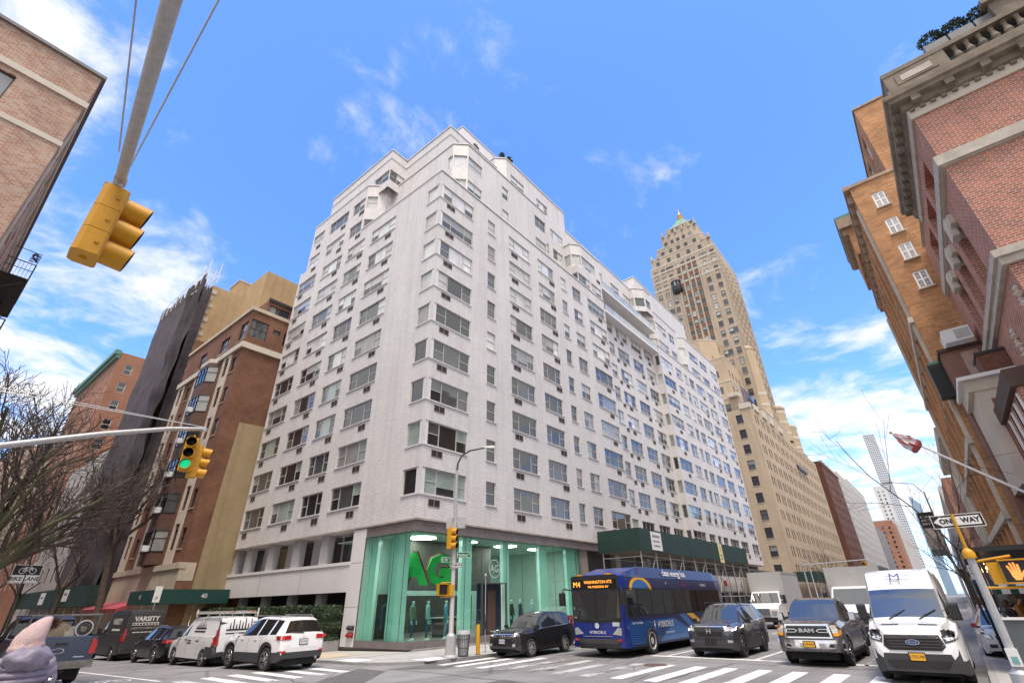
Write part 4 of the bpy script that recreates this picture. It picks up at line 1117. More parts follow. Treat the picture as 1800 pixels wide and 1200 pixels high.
tier([(104.5, 40), (104.5, 23.6), (112, 23.6), (112, 40)], 36, 39.4, skip=(2, 3))
tier([(110, 42), (110, 25.2), (118, 25.2), (118, 42)], 36, 45.5, skip=(2, 3))
tier([(117.5, 44), (117.5, 27.0), (130, 27.0), (130, 44)], 40, 55, skip=(2, 3))
tier([(122, 42), (122, 33.5), (123.6, 31.5), (126, 30), (130, 30), (130, 42)], 54, 63.8, cap=LIMEP, skip=(4, 5))
tier([(122, 33), (122, 22.6), (146, 22.6), (146, 33)], 36, 41.5, skip=(3,))
tier([(138, 33), (138, 24.2), (164, 24.2), (164, 33)], 36, 44.0, skip=(3,))
def turret(x, y, r, z0, z1):
    q_ = b.part('turret'); q_.lathe([(r, z0), (r, z1 - 1.2), (r * 1.06, z1 - 1.1), (r * 1.06, z1 - .6), (r * .9, z1 - .2), (r * .45, z1 + .5), (.01, z1 + .7)], TB, 20, Matrix.Translation((x, y, 0)))
    for k in range(3): q_.lathe([(r * 1.02, z0 + 2 + k * 3), (r * 1.02, z0 + 2.8 + k * 3)], LIMEP, 20, Matrix.Translation((x, y, 0)))
turret(152, 25.0, 2.4, 40, 50.5); turret(163, 25.0, 2.4, 38, 47.5); turret(133.0, 24.6, 2.0, 40, 62.5)
q = b.part('terrace_parapet')
for x in (106, 112, 118, 126): q.box(x, x + 3.5, 21.0, 21.35, 36.3, 37.5 + (x % 5) * .2, LIMEP)
q.box(103.3, 105.6, 23, 25, 39.4, 40.2, LIMEP); q.box(103.3, 104.4, 21.2, 23.4, 36.3, 37.4, LIMEP)
q = b.part('terrace_lattice')
BLU = mat('dark_blue_frame', (.03, .06, .16), .5)
for k in range(9):
    q.tube([(109 + k * .9, 23.3, 37.5), (109 + k * .9, 23.3, 43.5)], .06, BLU, 4); q.tube([(109, 23.3, 37.6 + k * .7), (117, 23.3, 37.6 + k * .7)], .05, BLU, 4)
q.box(112.5, 113.5, 22.9, 23.1, 30.5, 41.0, NET); q.box(114, 118.5, 23.4, 23.5, 37, 42, NET)
q.box(118, 123, 29.9, 30, 55, 56.4, mat('red_tarpaulin', (.45, .12, .07), .7)); q.box(117.3, 117.5, 30, 36, 49.0, 50.4, mat('red_tarpaulin', (.45, .12, .07), .7)); q.box(120, 122, 23.9, 24, 43, 44.5, mat('blue_tarpaulin', (.08, .25, .6), .7))
q.box(136, 146, 20.9, 21.25, 29.5, 30.3, DKF)
b.finish()
TX = 130.0
b = Bld('hotel_tower', 'slender tan brick hotel tower with stepped crown and green copper roof with gold finial', 'tower')
cols = [(25.6, .0), (28.4, 0), (31.4, 1), (33.0, 1), (34.9, 1), (36.5, 1), (39.2, 0), (41.5, 0), (43.9, 0)]
wn3 = []
for k in range(19):
    for y, c in cols:
        kind = 'two' if (k * 7 + int(y)) % 11 == 0 else 'dh'
        w2 = .62 if kind == 'dh' else 1.2
        wn3.append((45.5 - y - w2, 45.5 - y + w2, 38.6 + 3.1 * k, 40.5 + 3.1 * k, kind))
b.face((TX, 45.5, 0), (0, -1, 0), 21.0, 36, 97.5, wn3, TBT, style=(P_BLIND, P_CURT, P_MID, P_DARK), frame=DKF, wid=.1, sill=LIME)
wn4 = [(u, u + 1.1, 38.6 + 3.1 * k, 40.5 + 3.1 * k, 'dh') for k in range(18) for u in (1.6, 4.6, 8.0, 11.5, 15, 18.5)]
b.face((TX, 24.5, 0), (1, 0, 0), 22.0, 36, 97.5, wn4, TBT, style=DST, frame=DKF, wid=.1)
b.w.poly([(TX, 24.5, 97.4), (TX + 22, 24.5, 97.4), (TX + 22, 45.5, 97.4), (TX, 45.5, 97.4)], LIME)
q = b.part('spandrel')
for y, c in cols:
    if c:
        for k in range(18): q.box(TX - .02, TX + .0, y - .55, y + .55, 40.65 + 3.1 * k, 41.65 + 3.1 * k, RUSTSP)
q = b.part('pier')
for y in (30.5, 32.2, 33.95, 35.7, 37.4): q.box(TX - .22, TX - .021, y - .22, y + .22, 38, 93, TBT)
for u in (1.0, 3.6, 6.5, 10, 13.3, 17, 20.5): q.box(TX + u - .2, TX + u + .2, 24.28, 24.499, 38, 94, TBT)
q = b.part('stone_band')
for z in (88.5, 91.6, 94.7, 97.4): q.box(TX - .06, TX - .0225, 24.46, 45.5, z, z + .55, LIMEP); q.box(TX - .06, TX + 22, 24.44, 24.498, z + .004, z + .554, LIMEP)
for z0, z1, ya, yb_, xa in ((97.4, 101.3, 25.4, 45.0, .6), (101.3, 105.3, 27.2, 42.6, 1.6), (105.3, 110.2, 28.6, 40.8, 2.6), (110.2, 113.0, 29.8, 38.8, 3.4)):
    L_ = yb_ - ya; ws = [(L_ * f - .6, L_ * f + .6, z0 + .9, z0 + 2.7, 'dh') for f in ((.12, .32, .5, .68, .88) if L_ > 12 else (.3, .5, .7))]
    b.block([(TX + xa, yb_), (TX + xa, ya + 1.2), (TX + xa + 1.2, ya), (TX + 22 - xa, ya), (TX + 22 - xa, yb_)], z0, z1, TBT, {0: [(u * (L_ - 1.2) / L_, v * (L_ - 1.2) / L_, a_, c_, k_) for u, v, a_, c_, k_ in ws], 2: [(3, 4.2, z0 + .9, z0 + 2.7, 'dh'), (8, 9.2, z0 + .9, z0 + 2.7, 'dh')]}, cap=LIMEP, style=DST, frame=DKF, skip=(3,), drop=.5, caph=.35)
q = b.part('crown_ornament')
for y in (29.0, 31.0, 33.2, 35.6, 37.8, 40.0): q.lathe([(.45, 110.2), (.5, 111.4), (.2, 112.0), (.25, 112.6), (.01, 113.2)], TBT, 8, Matrix.Translation((TX + 2.6, y, 0)))
for y in (25.6, 27.6, 42.4, 44.6): q.lathe([(.5, 101.3), (.5, 102.6), (.2, 103.2), (.01, 104)], TBT, 8, Matrix.Translation((TX + .8, y, 0)))
CUG = mat('green_copper_roof', (.20, .34, .25), .6, var=.2, scale=.6)
q = b.part('roof')
pb = [(TX + 3.4, 38.8), (TX + 3.4, 29.8), (TX + 12.4, 29.8), (TX + 12.4, 38.8)]; ap = (TX + 7.9, 34.3)
for i in range(4):
    a, c = pb[i], pb[(i + 1) % 4]; m_ = lambda p, t: (p[0] + (ap[0] - p[0]) * t, p[1] + (ap[1] - p[1]) * t)
    for t0, t1, h0, h1 in ((0, .45, 113, 115.6), (.45, .8, 115.6, 118.6)):
        q.poly([m_(a, t0) + (h0,), m_(c, t0) + (h0,), m_(c, t1) + (h1,), m_(a, t1) + (h1,)], CUG)
GOLD = mat('gilded_finial', (.50, .32, .08), .45, metal=.5)
q = b.part('finial'); q.lathe([(1.1, 118.5), (1.2, 119.4), (.7, 119.9), (.9, 120.6), (.55, 121.2), (.3, 122), (.12, 123.6), (.01, 124.0)], GOLD, 12, Matrix.Translation((ap[0], ap[1], 0)))
q = b.part('rounded_balcony'); q.lathe([(.01, 85.1), (1.2, 85.5), (1.5, 86.3), (1.5, 87.5), (1.45, 87.51), (1.45, 89.2), (1.6, 89.3), (1.6, 89.6), (.01, 89.7)], mat('black_balcony', (.02, .02, .025), .4), 18, Matrix.Translation((TX - .1, 38.2, 0)))
for a_ in range(5): q.box(TX - 1.58 + abs(a_ - 2) * .18, TX - 1.53 + abs(a_ - 2) * .18, 38.2 - 1.0 + a_ * .42, 38.2 - .74 + a_ * .42, 87.6, 89.1, P_BLIND)
b.finish()

# --- buildings farther down the avenue, left-hand side
def avenue(name, label, x0, x1, zt, wall, nf, pitch, ww=1.2, y=21.3, side=1, frame=DKF, style=DST, ydeep=14, cat='building', cornice=None):
    q_ = Bld(name, label, cat)
    fh = (zt - 4.5) / nf
    W = x1 - x0; n_ = int(W / pitch)
    ws = [((i + .5) * W / n_ - ww / 2, (i + .5) * W / n_ + ww / 2, 4.5 + fh * k + .6, 4.5 + fh * k + .6 + fh * .52, 'dh') for k in range(nf - 1) for i in range(n_)]
    ns = [(u, u + 1.3, 4.5 + fh * k + .6, 4.5 + fh * k + .6 + fh * .52, 'dh') for k in range(nf - 1) for u in (ydeep - 3.2, ydeep - 7, ydeep - 11) if u > 0]
    if side > 0:
        q_.face((x0, y + ydeep, 0), (0, -1, 0), ydeep, .15, zt, ns, wall, style=style, frame=frame)
        q_.face((x0, y, 0), (1, 0, 0), W, .15, zt, ws, wall, style=style, frame=frame)
        q_.w.poly([(x0, y, zt - .3), (x1, y, zt - .3), (x1, y + ydeep, zt - .3), (x0, y + ydeep, zt - .3)], LIME)
    else:
        q_.face((x0, y, 0), (0, -1, 0), ydeep, .15, zt, ns, wall, style=style, frame=frame)
        q_.face((x1, y, 0), (-1, 0, 0), W, .15, zt, ws, wall, style=style, frame=frame)
        q_.w.poly([(x0, y, zt - .3), (x0, y - ydeep, zt - .3), (x1, y - ydeep, zt - .3), (x1, y, zt - .3)], LIME)
    if cornice:
        s_ = 1 if side > 0 else -1
        c_ = q_.part('cornice'); c_.box(x0 - .4, x1, min(y - s_ * .5, y), max(y - s_ * .5, y), zt - .6, zt + .15, cornice)
    q_.finish(); return q_
DKRED = brick('dark_red_brick', (0.17, 0.06, 0.04), (0.13, 0.05, 0.035), (.14, .09, .07), stain=.2)
GREYW = brick('grey_white_brick', (0.55, 0.53, 0.50), (0.50, 0.48, 0.46), (.42, .4, .39), stain=.1)
avenue('apartment_building', 'dark red-brown brick apartment house on the avenue past the tan hotel block', 179.5, 211, 39.5, DKRED, 12, 3.6, cornice=LIME)
avenue('apartment_building', 'brown brick setback tower rising behind the dark red-brown apartment house', 170, 200, 46, DKRED, 14, 3.6, y=27)
avenue('apartment_building', 'pale grey brick apartment house on the avenue, next after the dark red-brown one', 214, 240, 42, GREYW, 13, 3.6)
avenue('apartment_building', 'whitish apartment block with balconies, second pale one down the avenue', 240, 290, 43.5, GREYW, 14, 3.6)
avenue('party_wall_building', 'plain grey low building in front of the orange-red brick block down the avenue', 292, 330, 30, mat('grey_party_wall', (.22, .21, .21), .85, var=.15), 9, 9, .2)
avenue('apartment_building', 'orange-red brick block with rooftop plants far down the avenue', 433, 470, 46.5, brick('orange_brick_far', (.36, .16, .10), (.32, .14, .09), (.3, .2, .15)), 14, 6, 1.6, ydeep=30)
avenue('apartment_building', 'light beige stepped apartment block at the far end of the avenue', 480, 640, 52, GREYW, 16, 6, 2.2, ydeep=24)
# distant towers
TWH = mat('pale_concrete_grid', (.62, .64, .66), .6, var=.04)
def grid_tower(name, label, x, y0, y1, zt, n, nf, m, glass, depth):
    q_ = Bld(name, label, 'skyscraper')
    W = y1 - y0; fh = zt / nf; k0 = int(60 / fh)
    ws = [((i + .2) * W / n, (i + .8) * W / n, fh * k + fh * .2, fh * k + fh * .8, None) for k in range(k0, nf) for i in range(n)]
    q_.face((x, y1, 0), (0, -1, 0), W, 0, zt, ws, m, depth=1.0)
    q_.face((x, y0, 0), (1, 0, 0), depth, 0, zt, [((i + .2) * depth / n, (i + .8) * depth / n, w[2], w[3], None) for k, w in enumerate(ws[::n]) for i in range(n)], m, depth=1.0)
    p_ = q_.part('glazing'); p_.box(x + .9, x + depth - .9, y0 + .9, y1 - .9, 0, zt - 1, glass)
    q_.finish()
grid_tower('skyscraper', 'very slender pale square-gridded skyscraper far down the avenue', 1700, 50.2, 76.5, 407, 6, 68, TWH, pane_mat('tower_glass', (.20, .26, .32)), 26)
avenue('skyscraper', 'broad pale stepped tower in front of the slender gridded skyscraper', 600, 640, 95, mat('pale_tower', (.60, .61, .62), .6, var=.05), 26, 4, 1.6, y=25.0, ydeep=9.6, cat='skyscraper')
q = Bld('skyscraper', 'faint blue glass tower with sloping top at the end of the avenue', 'skyscraper')
BGL = pane_mat('blue_tower_glass', (.22, .34, .46), rough=.15)
p_ = q.part('glazing'); 
p_.mesh([(900, 5, 0), (930, 5, 0), (930, 15, 0), (900, 15, 0), (900, 5, 112), (930, 5, 112), (930, 15, 124), (900, 15, 124)], [(0, 3, 7, 4), (0, 4, 5, 1), (1, 5, 6, 2), (2, 6, 7, 3), (4, 7, 6, 5)], BGL)
q.finish()

# --- right-hand side of the avenue
RB = brick('red_flemish_brick', (0.50, 0.165, 0.115), (0.27, 0.105, 0.08), (0.52, 0.43, 0.35), w=.23, h=.085, ms=.013, stain=.16, sscale=1.0, bump=.5, patch=((.46, .30, .24), 1.5, .60, .5))
TRIM = mat('weathered_limestone', (0.46, 0.42, 0.36), .75, var=.22, scale=2.5)
TRIMD = mat('sooty_limestone', (0.20, 0.165, 0.125), .8, var=.35, scale=2.0)
b = Bld('mansion', 'red brick mansion with limestone bands, heavy bracketed cornice and balustrade, upper right', 'building')
X0, Y0 = 18.0, -4.12
X1b = 28.5
rec = [(2.2, 3.7, 11.4, 13.6, None, .35), (4.4, 5.9, 11.4, 13.6, None, .35), (6.6, 8.1, 11.4, 13.6, None, .35)]
rec2 = [(u, v, 15.2, 16.3, None, .3) for u, v in ((1.8, 3.6), (4.2, 6.0), (6.6, 8.4))]
flip = lambda L: [(10.5 - w[1], 10.5 - w[0]) + w[2:] for w in L]
b.face((X0, Y0, 0), (0, -1, 0), 14, .15, 17.0, [], RB)
b.face((X1b, Y0, 0), (-1, 0, 0), 10.5, .15, 17.0, flip(rec + rec2) + [(10.5 - u - 1.3, 10.5 - u, z, z + 2.4, 'dh', .25) for z in (1.6, 5.8) for u in (1.2, 4.4, 7.6)], RB, frame=DKF)
b.w.poly([(X0, Y0, 17.5), (X0, -18, 17.5), (X1b, -18, 17.5), (X1b, Y0, 17.5)], TRIM)
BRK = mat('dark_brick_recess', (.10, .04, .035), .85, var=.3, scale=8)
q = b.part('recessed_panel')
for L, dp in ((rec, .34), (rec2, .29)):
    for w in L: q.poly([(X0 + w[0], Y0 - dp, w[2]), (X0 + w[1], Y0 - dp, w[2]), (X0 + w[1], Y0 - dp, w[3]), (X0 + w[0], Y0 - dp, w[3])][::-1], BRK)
q = b.part('keystone')
for u in (2.2, 4.4, 6.6):
    q.box(X0 + u + .1, X0 + u + 1.4, Y0 + .002, Y0 + .16, 13.62, 14.0, LIMEP); q.box(X0 + u + .45, X0 + u + 1.05, Y0 + .003, Y0 + .22, 13.3, 14.1, LIMEP)
q = b.part('string_course')
for z0, z1, d in ((14.45, 14.85, .16), (14.40, 14.47, .08), (10.35, 10.83, .14), (10.6, 10.84, .22)):
    q.box(X0 - d, X0 - .0, -18, Y0 + d, z0, z1, TRIM); q.box(X0, X1b - .3, Y0, Y0 + d, z0, z1, TRIM)
q = b.part('frieze')
q.box(X0 - .08, X0, -18, Y0 + .08, 16.82, 17.22, LIMEP); q.box(X0, 25.0, Y0, Y0 + .08, 16.821, 17.221, TRIM)
q = b.part('cornice')
pr_ = [(.08, 17.22), (.17, 17.28), (.20, 17.52), (.43, 17.56), (.45, 17.68), (.54, 17.74), (.55, 17.92), (.15, 18.04)]
def corn(prof, m, xe=25.2):
    for (d0, z0), (d1, z1) in zip(prof[:-1], prof[1:]):
        q.poly([(X0 - d0, Y0 + d0, z0), (X0 - d0, -18, z0), (X0 - d1, -18, z1), (X0 - d1, Y0 + d1, z1)], m)
        q.poly([(xe, Y0 + d0, z0), (X0 - d0, Y0 + d0, z0), (X0 - d1, Y0 + d1, z1), (xe, Y0 + d1, z1)], m)
    q.poly([(xe, Y0, prof[0][1])] + [(xe, Y0 + d, z) for d, z in prof] + [(xe, Y0, prof[-1][1])], m)
corn(pr_, TRIMD)
q = b.part('bracket')
for k in range(15): q.box(X0 - .42, X0 - .17, Y0 - .40 - k * .95, Y0 - .15 - k * .95, 17.32, 17.556, TRIMD)
for k in range(11): q.box(X0 + .1 + k * .62, X0 + .34 + k * .62, Y0 + .17, Y0 + .42, 17.321, 17.557, TRIMD)
q = b.part('dentil')
for k in range(45): q.box(X0 - .17, X0 - .08, Y0 - .14 - k * .3, Y0 - .0 - k * .3, 17.10, 17.22, TRIMD)
q = b.part('balustrade')
q.box(X0 - .32, X0 + .12, -18, Y0 + .30, 18.04, 18.28, TRIMD); q.box(X0 - .26, X0 + .10, -18, Y0 + .22, 19.05, 19.24, TRIMD); q.box(X0 + .12, 25, Y0 - .14, Y0 + .30, 18.041, 18.281, TRIMD); q.box(X0 + .10, 25, Y0 - .12, Y0 + .22, 19.051, 19.241, TRIMD)
q.box(X0 - .24, X0 + .08, Y0 - 1.6, Y0 + .20, 18.28, 19.05, TRIMD); q.box(X0 - .265, X0 - .24, Y0 - 1.3, Y0 - .1, 18.42, 18.9, TRIMD); q.box(X0 - .275, X0 - .265, Y0 - 1.15, Y0 - .25, 18.52, 18.8, TRIM); q.box(X0 + .08, 25, Y0 - .10, Y0 + .20, 18.282, 19.052, TRIMD)
q.box(X0 - .24, X0 + .08, -9.2, -8.3, 18.281, 19.051, TRIMD)
bal = b.part('baluster')
for k in range(8):
    T = Matrix.Translation((X0 - .08, Y0 - 1.9 - k * .33, 0)); bal.lathe([(.09, 18.28), (.06, 18.36), (.125, 18.55), (.06, 18.85), (.09, 19.05)], TRIMD, 10, T)
for k in range(18):
    T = Matrix.Translation((X0 - .08, -9.4 - k * .33, 0)); bal.lathe([(.09, 18.28), (.06, 18.36), (.125, 18.55), (.06, 18.85), (.09, 19.05)], TRIMD, 10, T)
q = b.part('attic'); q.box(X0 + .6, 25, -18, Y0 - 1.5, 17.6, 20.0, WHITE)
q.box(X0 - .2, X0 + .5, -18, -7.3, 19.25, 20.0, TRIMD); q.box(X0 - .36, X0 + .55, -18, -7.15, 20.0, 20.2, TRIMD)
# arched relief and stone ornaments of the avenue front, portico below
q = b.part('arched_niche')
for k in range(12):
    a0, a1 = math.pi * k / 12, math.pi * (k + 1) / 12; cx, cz, r0, r1 = X0 + 1.7, 7.4, .95, 1.2
    q.mesh([(cx - r_ * math.cos(t), Y0 + d, cz + r_ * math.sin(t)) for d in (.0, .16) for r_, t in ((r0, a0), (r1, a0), (r1, a1), (r0, a1))], [(4, 5, 6, 7), (0, 4, 7, 3), (1, 2, 6, 5)], LIMEP)
q.box(X0 + .5, X0 + .75, Y0, Y0 + .16, 5.6, 7.4, LIMEP); q.box(X0 + 2.65, X0 + 2.9, Y0, Y0 + .16, 5.6, 7.4, LIMEP)
for x_, z_ in ((X0 + .35, 9.2), (X0 + 3.3, 9.0)):
    for k in range(7): q.lathe([(.01, -.12), (.1 + .05 * (k % 2), 0), (.01, .12)], LIMEP, 7, Matrix.Translation((x_ + .06 * math.sin(k * 2), Y0 + .05, z_ - .5 + k * .17)))
BRST = mat('brown_stucco', (.23, .12, .085), .75, var=.25, scale=.9)
q = b.part('side_bay')
q.box(27.0, 28.4, Y0, -2.67, .15, 11.36, BRST); q.box(26.985, 27.0, -3.9, -3.3, 9.2, 11.2, mat('pale_stucco_patch', (.42, .30, .25), .8, var=.3)); q.box(26.9, 28.4, Y0, -2.6, 11.36, 11.5, mat('dark_brown_cap', (.07, .04, .03), .7))
q.box(26.3, 27.6, -3.9, -2.95, 11.5, 12.1, SIGWHITE); q.box(26.28, 26.3, -3.85, -3.35, 11.58, 12.0, P_BLIND)
q.box(23.9, 26.98, Y0, -2.75, 5.2, 9.0, LIMEP); q.box(23.7, 26.98, Y0, -2.45, 9.0, 9.14, SIGWHITE); q.box(23.85, 26.98, Y0, -2.6, 8.55, 9.0, LIMEP); q.box(23.88, 23.9, -3.7, -3.1, 5.8, 8.2, mat('bay_brick', (.30, .12, .08), .8, var=.3, scale=6))
q.box(23.8, 25.0, Y0 + .02, -3.3, 9.14, 9.85, mat('chimney_brick', (.16, .07, .05), .85, var=.3, scale=8)); q.box(23.75, 25.05, Y0 + .02, -3.25, 9.85, 9.95, DKF)
q.box(19.3, 23.85, Y0, -3.15, 4.4, 7.2, RB); q.box(19.2, 23.88, Y0, -3.0, 7.2, 7.75, mat('dark_brown_cap', (.07, .04, .03), .7, var=.2)); q.box(19.1, 23.8, Y0, -2.95, 4.1, 4.4, LIMEP)
for k in range(4): q.box(19.6 + k * 1.1, 19.72 + k * 1.1, -3.15, -3.1, 4.5, 7.1, SIGWHITE); q.box(20.1 + k * 1.1, 20.16 + k * 1.1, -3.15, -3.12, 4.5, 7.1, DKF)
for x_ in (19.0, 21.4, 23.6, 25.8): q.box(x_, x_ + .35, Y0 + .002, Y0 + .3, .15, 4.4, LIMEP)
q = b.part('roof_hedge')
b.finish()
for k in range(4):
    q = MB(); c_ = Vector((X0 + .25, -5.75 - k * .72, 19.95)); q.box(c_.x - .25, c_.x + .25, c_.y - .33, c_.y + .33, 19.2, 19.8, mat('planter_grey', (.18, .19, .2), .6))
    lf = mat('shrub_leaf', (.045, .075, .03), .6, var=.4, scale=9)
    for i in range(900):
        d = Vector((rng.gauss(0, 1), rng.gauss(0, 1), rng.gauss(0, 1))).normalized(); p = c_ + Vector((0, 0, .25)) + Vector((d.x * .3, d.y * .38, d.z * .32)) * rng.uniform(.7, 1.05)
        u_ = Vector((rng.gauss(0, 1), rng.gauss(0, 1), rng.gauss(0, 1))).normalized(); v_ = u_.orthogonal().normalized(); s_ = rng.uniform(.03, .06)
        q.poly([p - u_ * s_, p + v_ * s_ * .6, p + u_ * s_, p - v_ * s_ * .6], lf)
    q.v = [(x - c_.x, y - c_.y, z - c_.z) for x, y, z in q.v]
    tag(q.build('potted_shrub', loc=c_), 'clipped green shrub in a grey planter on the roof terrace behind the stone balustrade', 'shrub', 'clipped shrubs on the mansion roof terrace')

OB = brick('orange_tan_brick', (0.54, 0.27, 0.12), (0.36, 0.17, 0.08), (.42, .29, .18), w=.40, h=.11, ms=.012, stain=.32, sscale=.6, patch=((.50, .30, .14), .5, .58, .5))
ORN = mat('terracotta_ornament', (.34, .24, .17), .75, var=.3, scale=3)
b = Bld('apartment_building', 'orange-tan brick apartment house with white windows and ornamental cornice, behind the red mansion', 'building')
nwn = [(u, u + .85, z, z + 1.35, 'six') for u, z in ((.75, 17.6), (.95, 15.3), (1.25, 12.95), (1.0, 19.9))]
b.face((28.6, -2.5, 0), (0, -1, 0), 14, .15, 23.0, [(.78, 1.36, z, z + 1.02, 'six', .1) for z in (20.85, 18.95, 17.2, 15.4)], OB, frame=SIGWHITE, wid=.09, style=(P_CURT, P_MID), sill=LIMEP)
fw_ = [(u, u + 1.2, 1.6 + 3.05 * k, 3.6 + 3.05 * k, 'dh') for k in range(6) for u in (1.0, 3.6, 6.4, 9.2, 12.0, 14.6)]
b.face((45.6, -2.5, 0), (-1, 0, 0), 17.0, .15, 23.0, fw_, OB, frame=SIGWHITE, wid=.09, sill=LIMEP, style=DST)
b.face((45.6, -16, 0), (0, 1, 0), 13.5, .15, 23.0, [], OB)
b.w.poly([(28.6, -2.5, 22.9), (28.6, -16, 22.9), (45.6, -16, 22.9), (45.6, -2.5, 22.9)], ORN)
b.block([(28.7, -4.42), (28.7, -16), (44, -16), (44, -4.42)], 22.9, 28.3, OB, {0: [(4.0, 4.9, 24.2, 25.6, 'six')], 3: [(u, u + 1.2, z, z + 1.7, 'six') for z in (23, 25.8) for u in (1, 4, 7, 10, 12.5)]}, cap=ORN, frame=SIGWHITE, wid=.09)
q = b.part('cornice')
q.box(28.5, 45.8, -2.5, -2.2, 22.75, 23.05, ORN); q.box(28.5, 28.6, -6, -2.5, 22.8, 23.0, ORN)
for k in range(14): q.box(29 + k * 1.2, 29.4 + k * 1.2, -2.49, -2.25, 22.1, 22.74, ORN)
q.box(36.5, 42.5, -2.6, -2.0, 23.06, 25.4, OB); q.box(36.2, 42.8, -2.7, -1.6, 25.4, 26.2, ORN); q.box(36.2, 42.8, -2.7, -1.55, 26.2, 26.45, GREENCU)
for k in range(9): q.box(36.5 + k * .65, 36.8 + k * .65, -1.99, -1.7, 24.9, 25.4, ORN)
q = b.part('pilaster')
for u in (.2, 2.8, 5.6, 8.4, 11.2, 13.9, 16.3): q.box(45.6 - u - .45, 45.6 - u, -2.5, -2.38, .15, 21.4, LIMEP if u in (.2, 16.3) else OB)
for z in (4.6, 7.7, 13.8): q.box(28.6, 45.6, -2.5, -2.3, z, z + .3, LIMEP)
b.finish()
q = MB(); q.box(28.0, 28.58, -2.85, -2.12, 9.7, 11.3, mat('dark_green_metal', (.015, .028, .022), .5))
for k in range(14): q.box(27.97, 28.0, -2.82, -2.15, 9.78 + k * .105, 9.82 + k * .105, BLACK)
q.box(28.05, 28.5, -2.75, -2.2, 11.3, 11.42, GREENCU)
tag(q.build('louvred_bay'), 'dark green louvred box bay fixed to the orange-tan brick front', 'bay')
avenue('limestone_building', 'cream limestone building on the right, next beyond the orange-tan brick apartment house', 46.0, 62.0, 12.4, LIMEP, 3, 2.6, y=-2.75, side=-1, cornice=LIMEP)
avenue('apartment_building', 'brown brick building with pale window surrounds farther along the right side', 63.0, 86.0, 13.0, brick('brown_far_brick', (.33, .16, .10), (.29, .14, .09), (.3, .2, .15)), 4, 3.0, y=-3.1, side=-1, frame=SIGWHITE)
avenue('apartment_building', 'tall brown brick block seen above the bare tree on the right side of the avenue', 100.0, 130.0, 17.5, brick('brown_far_brick', (.33, .16, .10), (.29, .14, .09), (.3, .2, .15)), 5, 3.0, y=-3.1, side=-1, frame=SIGWHITE)
avenue('apartment_building', 'long grey-beige terrace of houses far down the right side of the avenue', 132.0, 400.0, 21.0, GREYW, 6, 4.0, y=-3.1, side=-1)

NWB = brick('plain_red_brick', (.34, .15, .10), (.28, .12, .08), (.3, .22, .17))
b = Bld('corner_building', 'plain brick building on the near corner behind the viewer, mirrored in car windows', 'building')
nww = [(u, u + 1.2, 4 + 3.1 * k, 5.9 + 3.1 * k, 'dh') for k in range(4) for u in (1.5, 4.5, 7.5, 10.5, 13.5, 16.5)]
b.face((0, -4.3, 0), (-1, 0, 0), 30, .15, 13.7, nww[:18], NWB); b.face((0, -24, 0), (0, 1, 0), 19.7, .15, 13.7, [w for w in nww[:18] if w[1] < 19], NWB); b.w.poly([(0, -4.3, 13.7), (-30, -4.3, 13.7), (-30, -24, 13.7), (0, -24, 13.7)], LIME)
b.finish()
b = Bld('apartment_building', 'plain brick row on the near side of the side street, mirrored in the parked cars', 'building')
b.face((-1.3, 43.5, 0), (0, 1, 0), 120, -1.2, 24.0, [(u * 3.2 + 1, u * 3.2 + 2.2, 3 + 3.2 * k, 5 + 3.2 * k, 'dh') for k in range(6) for u in range(18)], NWB, frame=DKF); b.face((-20, 43.5, 0), (1, 0, 0), 18.7, -1.2, 24, [], NWB); b.w.poly([(-1.3, 43.5, 24), (-1.3, 163, 24), (-20, 163, 24), (-20, 43.5, 24)], LIME)
b.finish()
# ------------------------------------------------------------------ vehicles
slope = dip
def carpaint(name, c, rough=.28, coat=1.0, metal=0.0):
    return mat(name, c, rough, metal, var=.05, scale=2.0, coat=coat)
CGLASS = pane_mat('car_glass', (0.012, 0.014, 0.015), rough=.02, ior=1.75, var=.1)
CGLASS2 = pane_mat('car_windscreen', (0.03, 0.036, 0.036), rough=.02, ior=2.5, var=.1)
HEADL = mat('headlamp_lens', (.55, .56, .57), .08, metal=.4, var=.25, scale=14, coat=1)
HEADON = mat('headlamp_lit', (.9, .9, .85), .1, var=0, emit=(1, .93, .8), es=1.6)
AMBER = mat('amber_lens', (.75, .30, .02), .15, var=.1, coat=1)
REDL = mat('tail_lamp_red', (.45, .012, .012), .12, var=.15, scale=8, coat=1)
DKGREY = mat('dark_grey_cladding', (.045, .046, .05), .6, var=.1)
PLATE_Y = mat('plate_yellow', (.80, .42, .03), .45, var=.03)
PLATE_W = mat('plate_white', (.55, .56, .58), .45, var=.05)
UNDER = mat('underbody', (.012, .012, .012), .9, var=.1)
def lerp(prof, x):
    """piecewise linear, prof sorted by falling x"""
    if x >= prof[0][0]: return prof[0][1]
    for (x0, v0), (x1, v1) in zip(prof[:-1], prof[1:]):
        if x1 <= x <= x0:
            return v0 + (v1 - v0) * ((x0 - x) / (x0 - x1) if x0 > x1 else 0)
    return prof[-1][1]
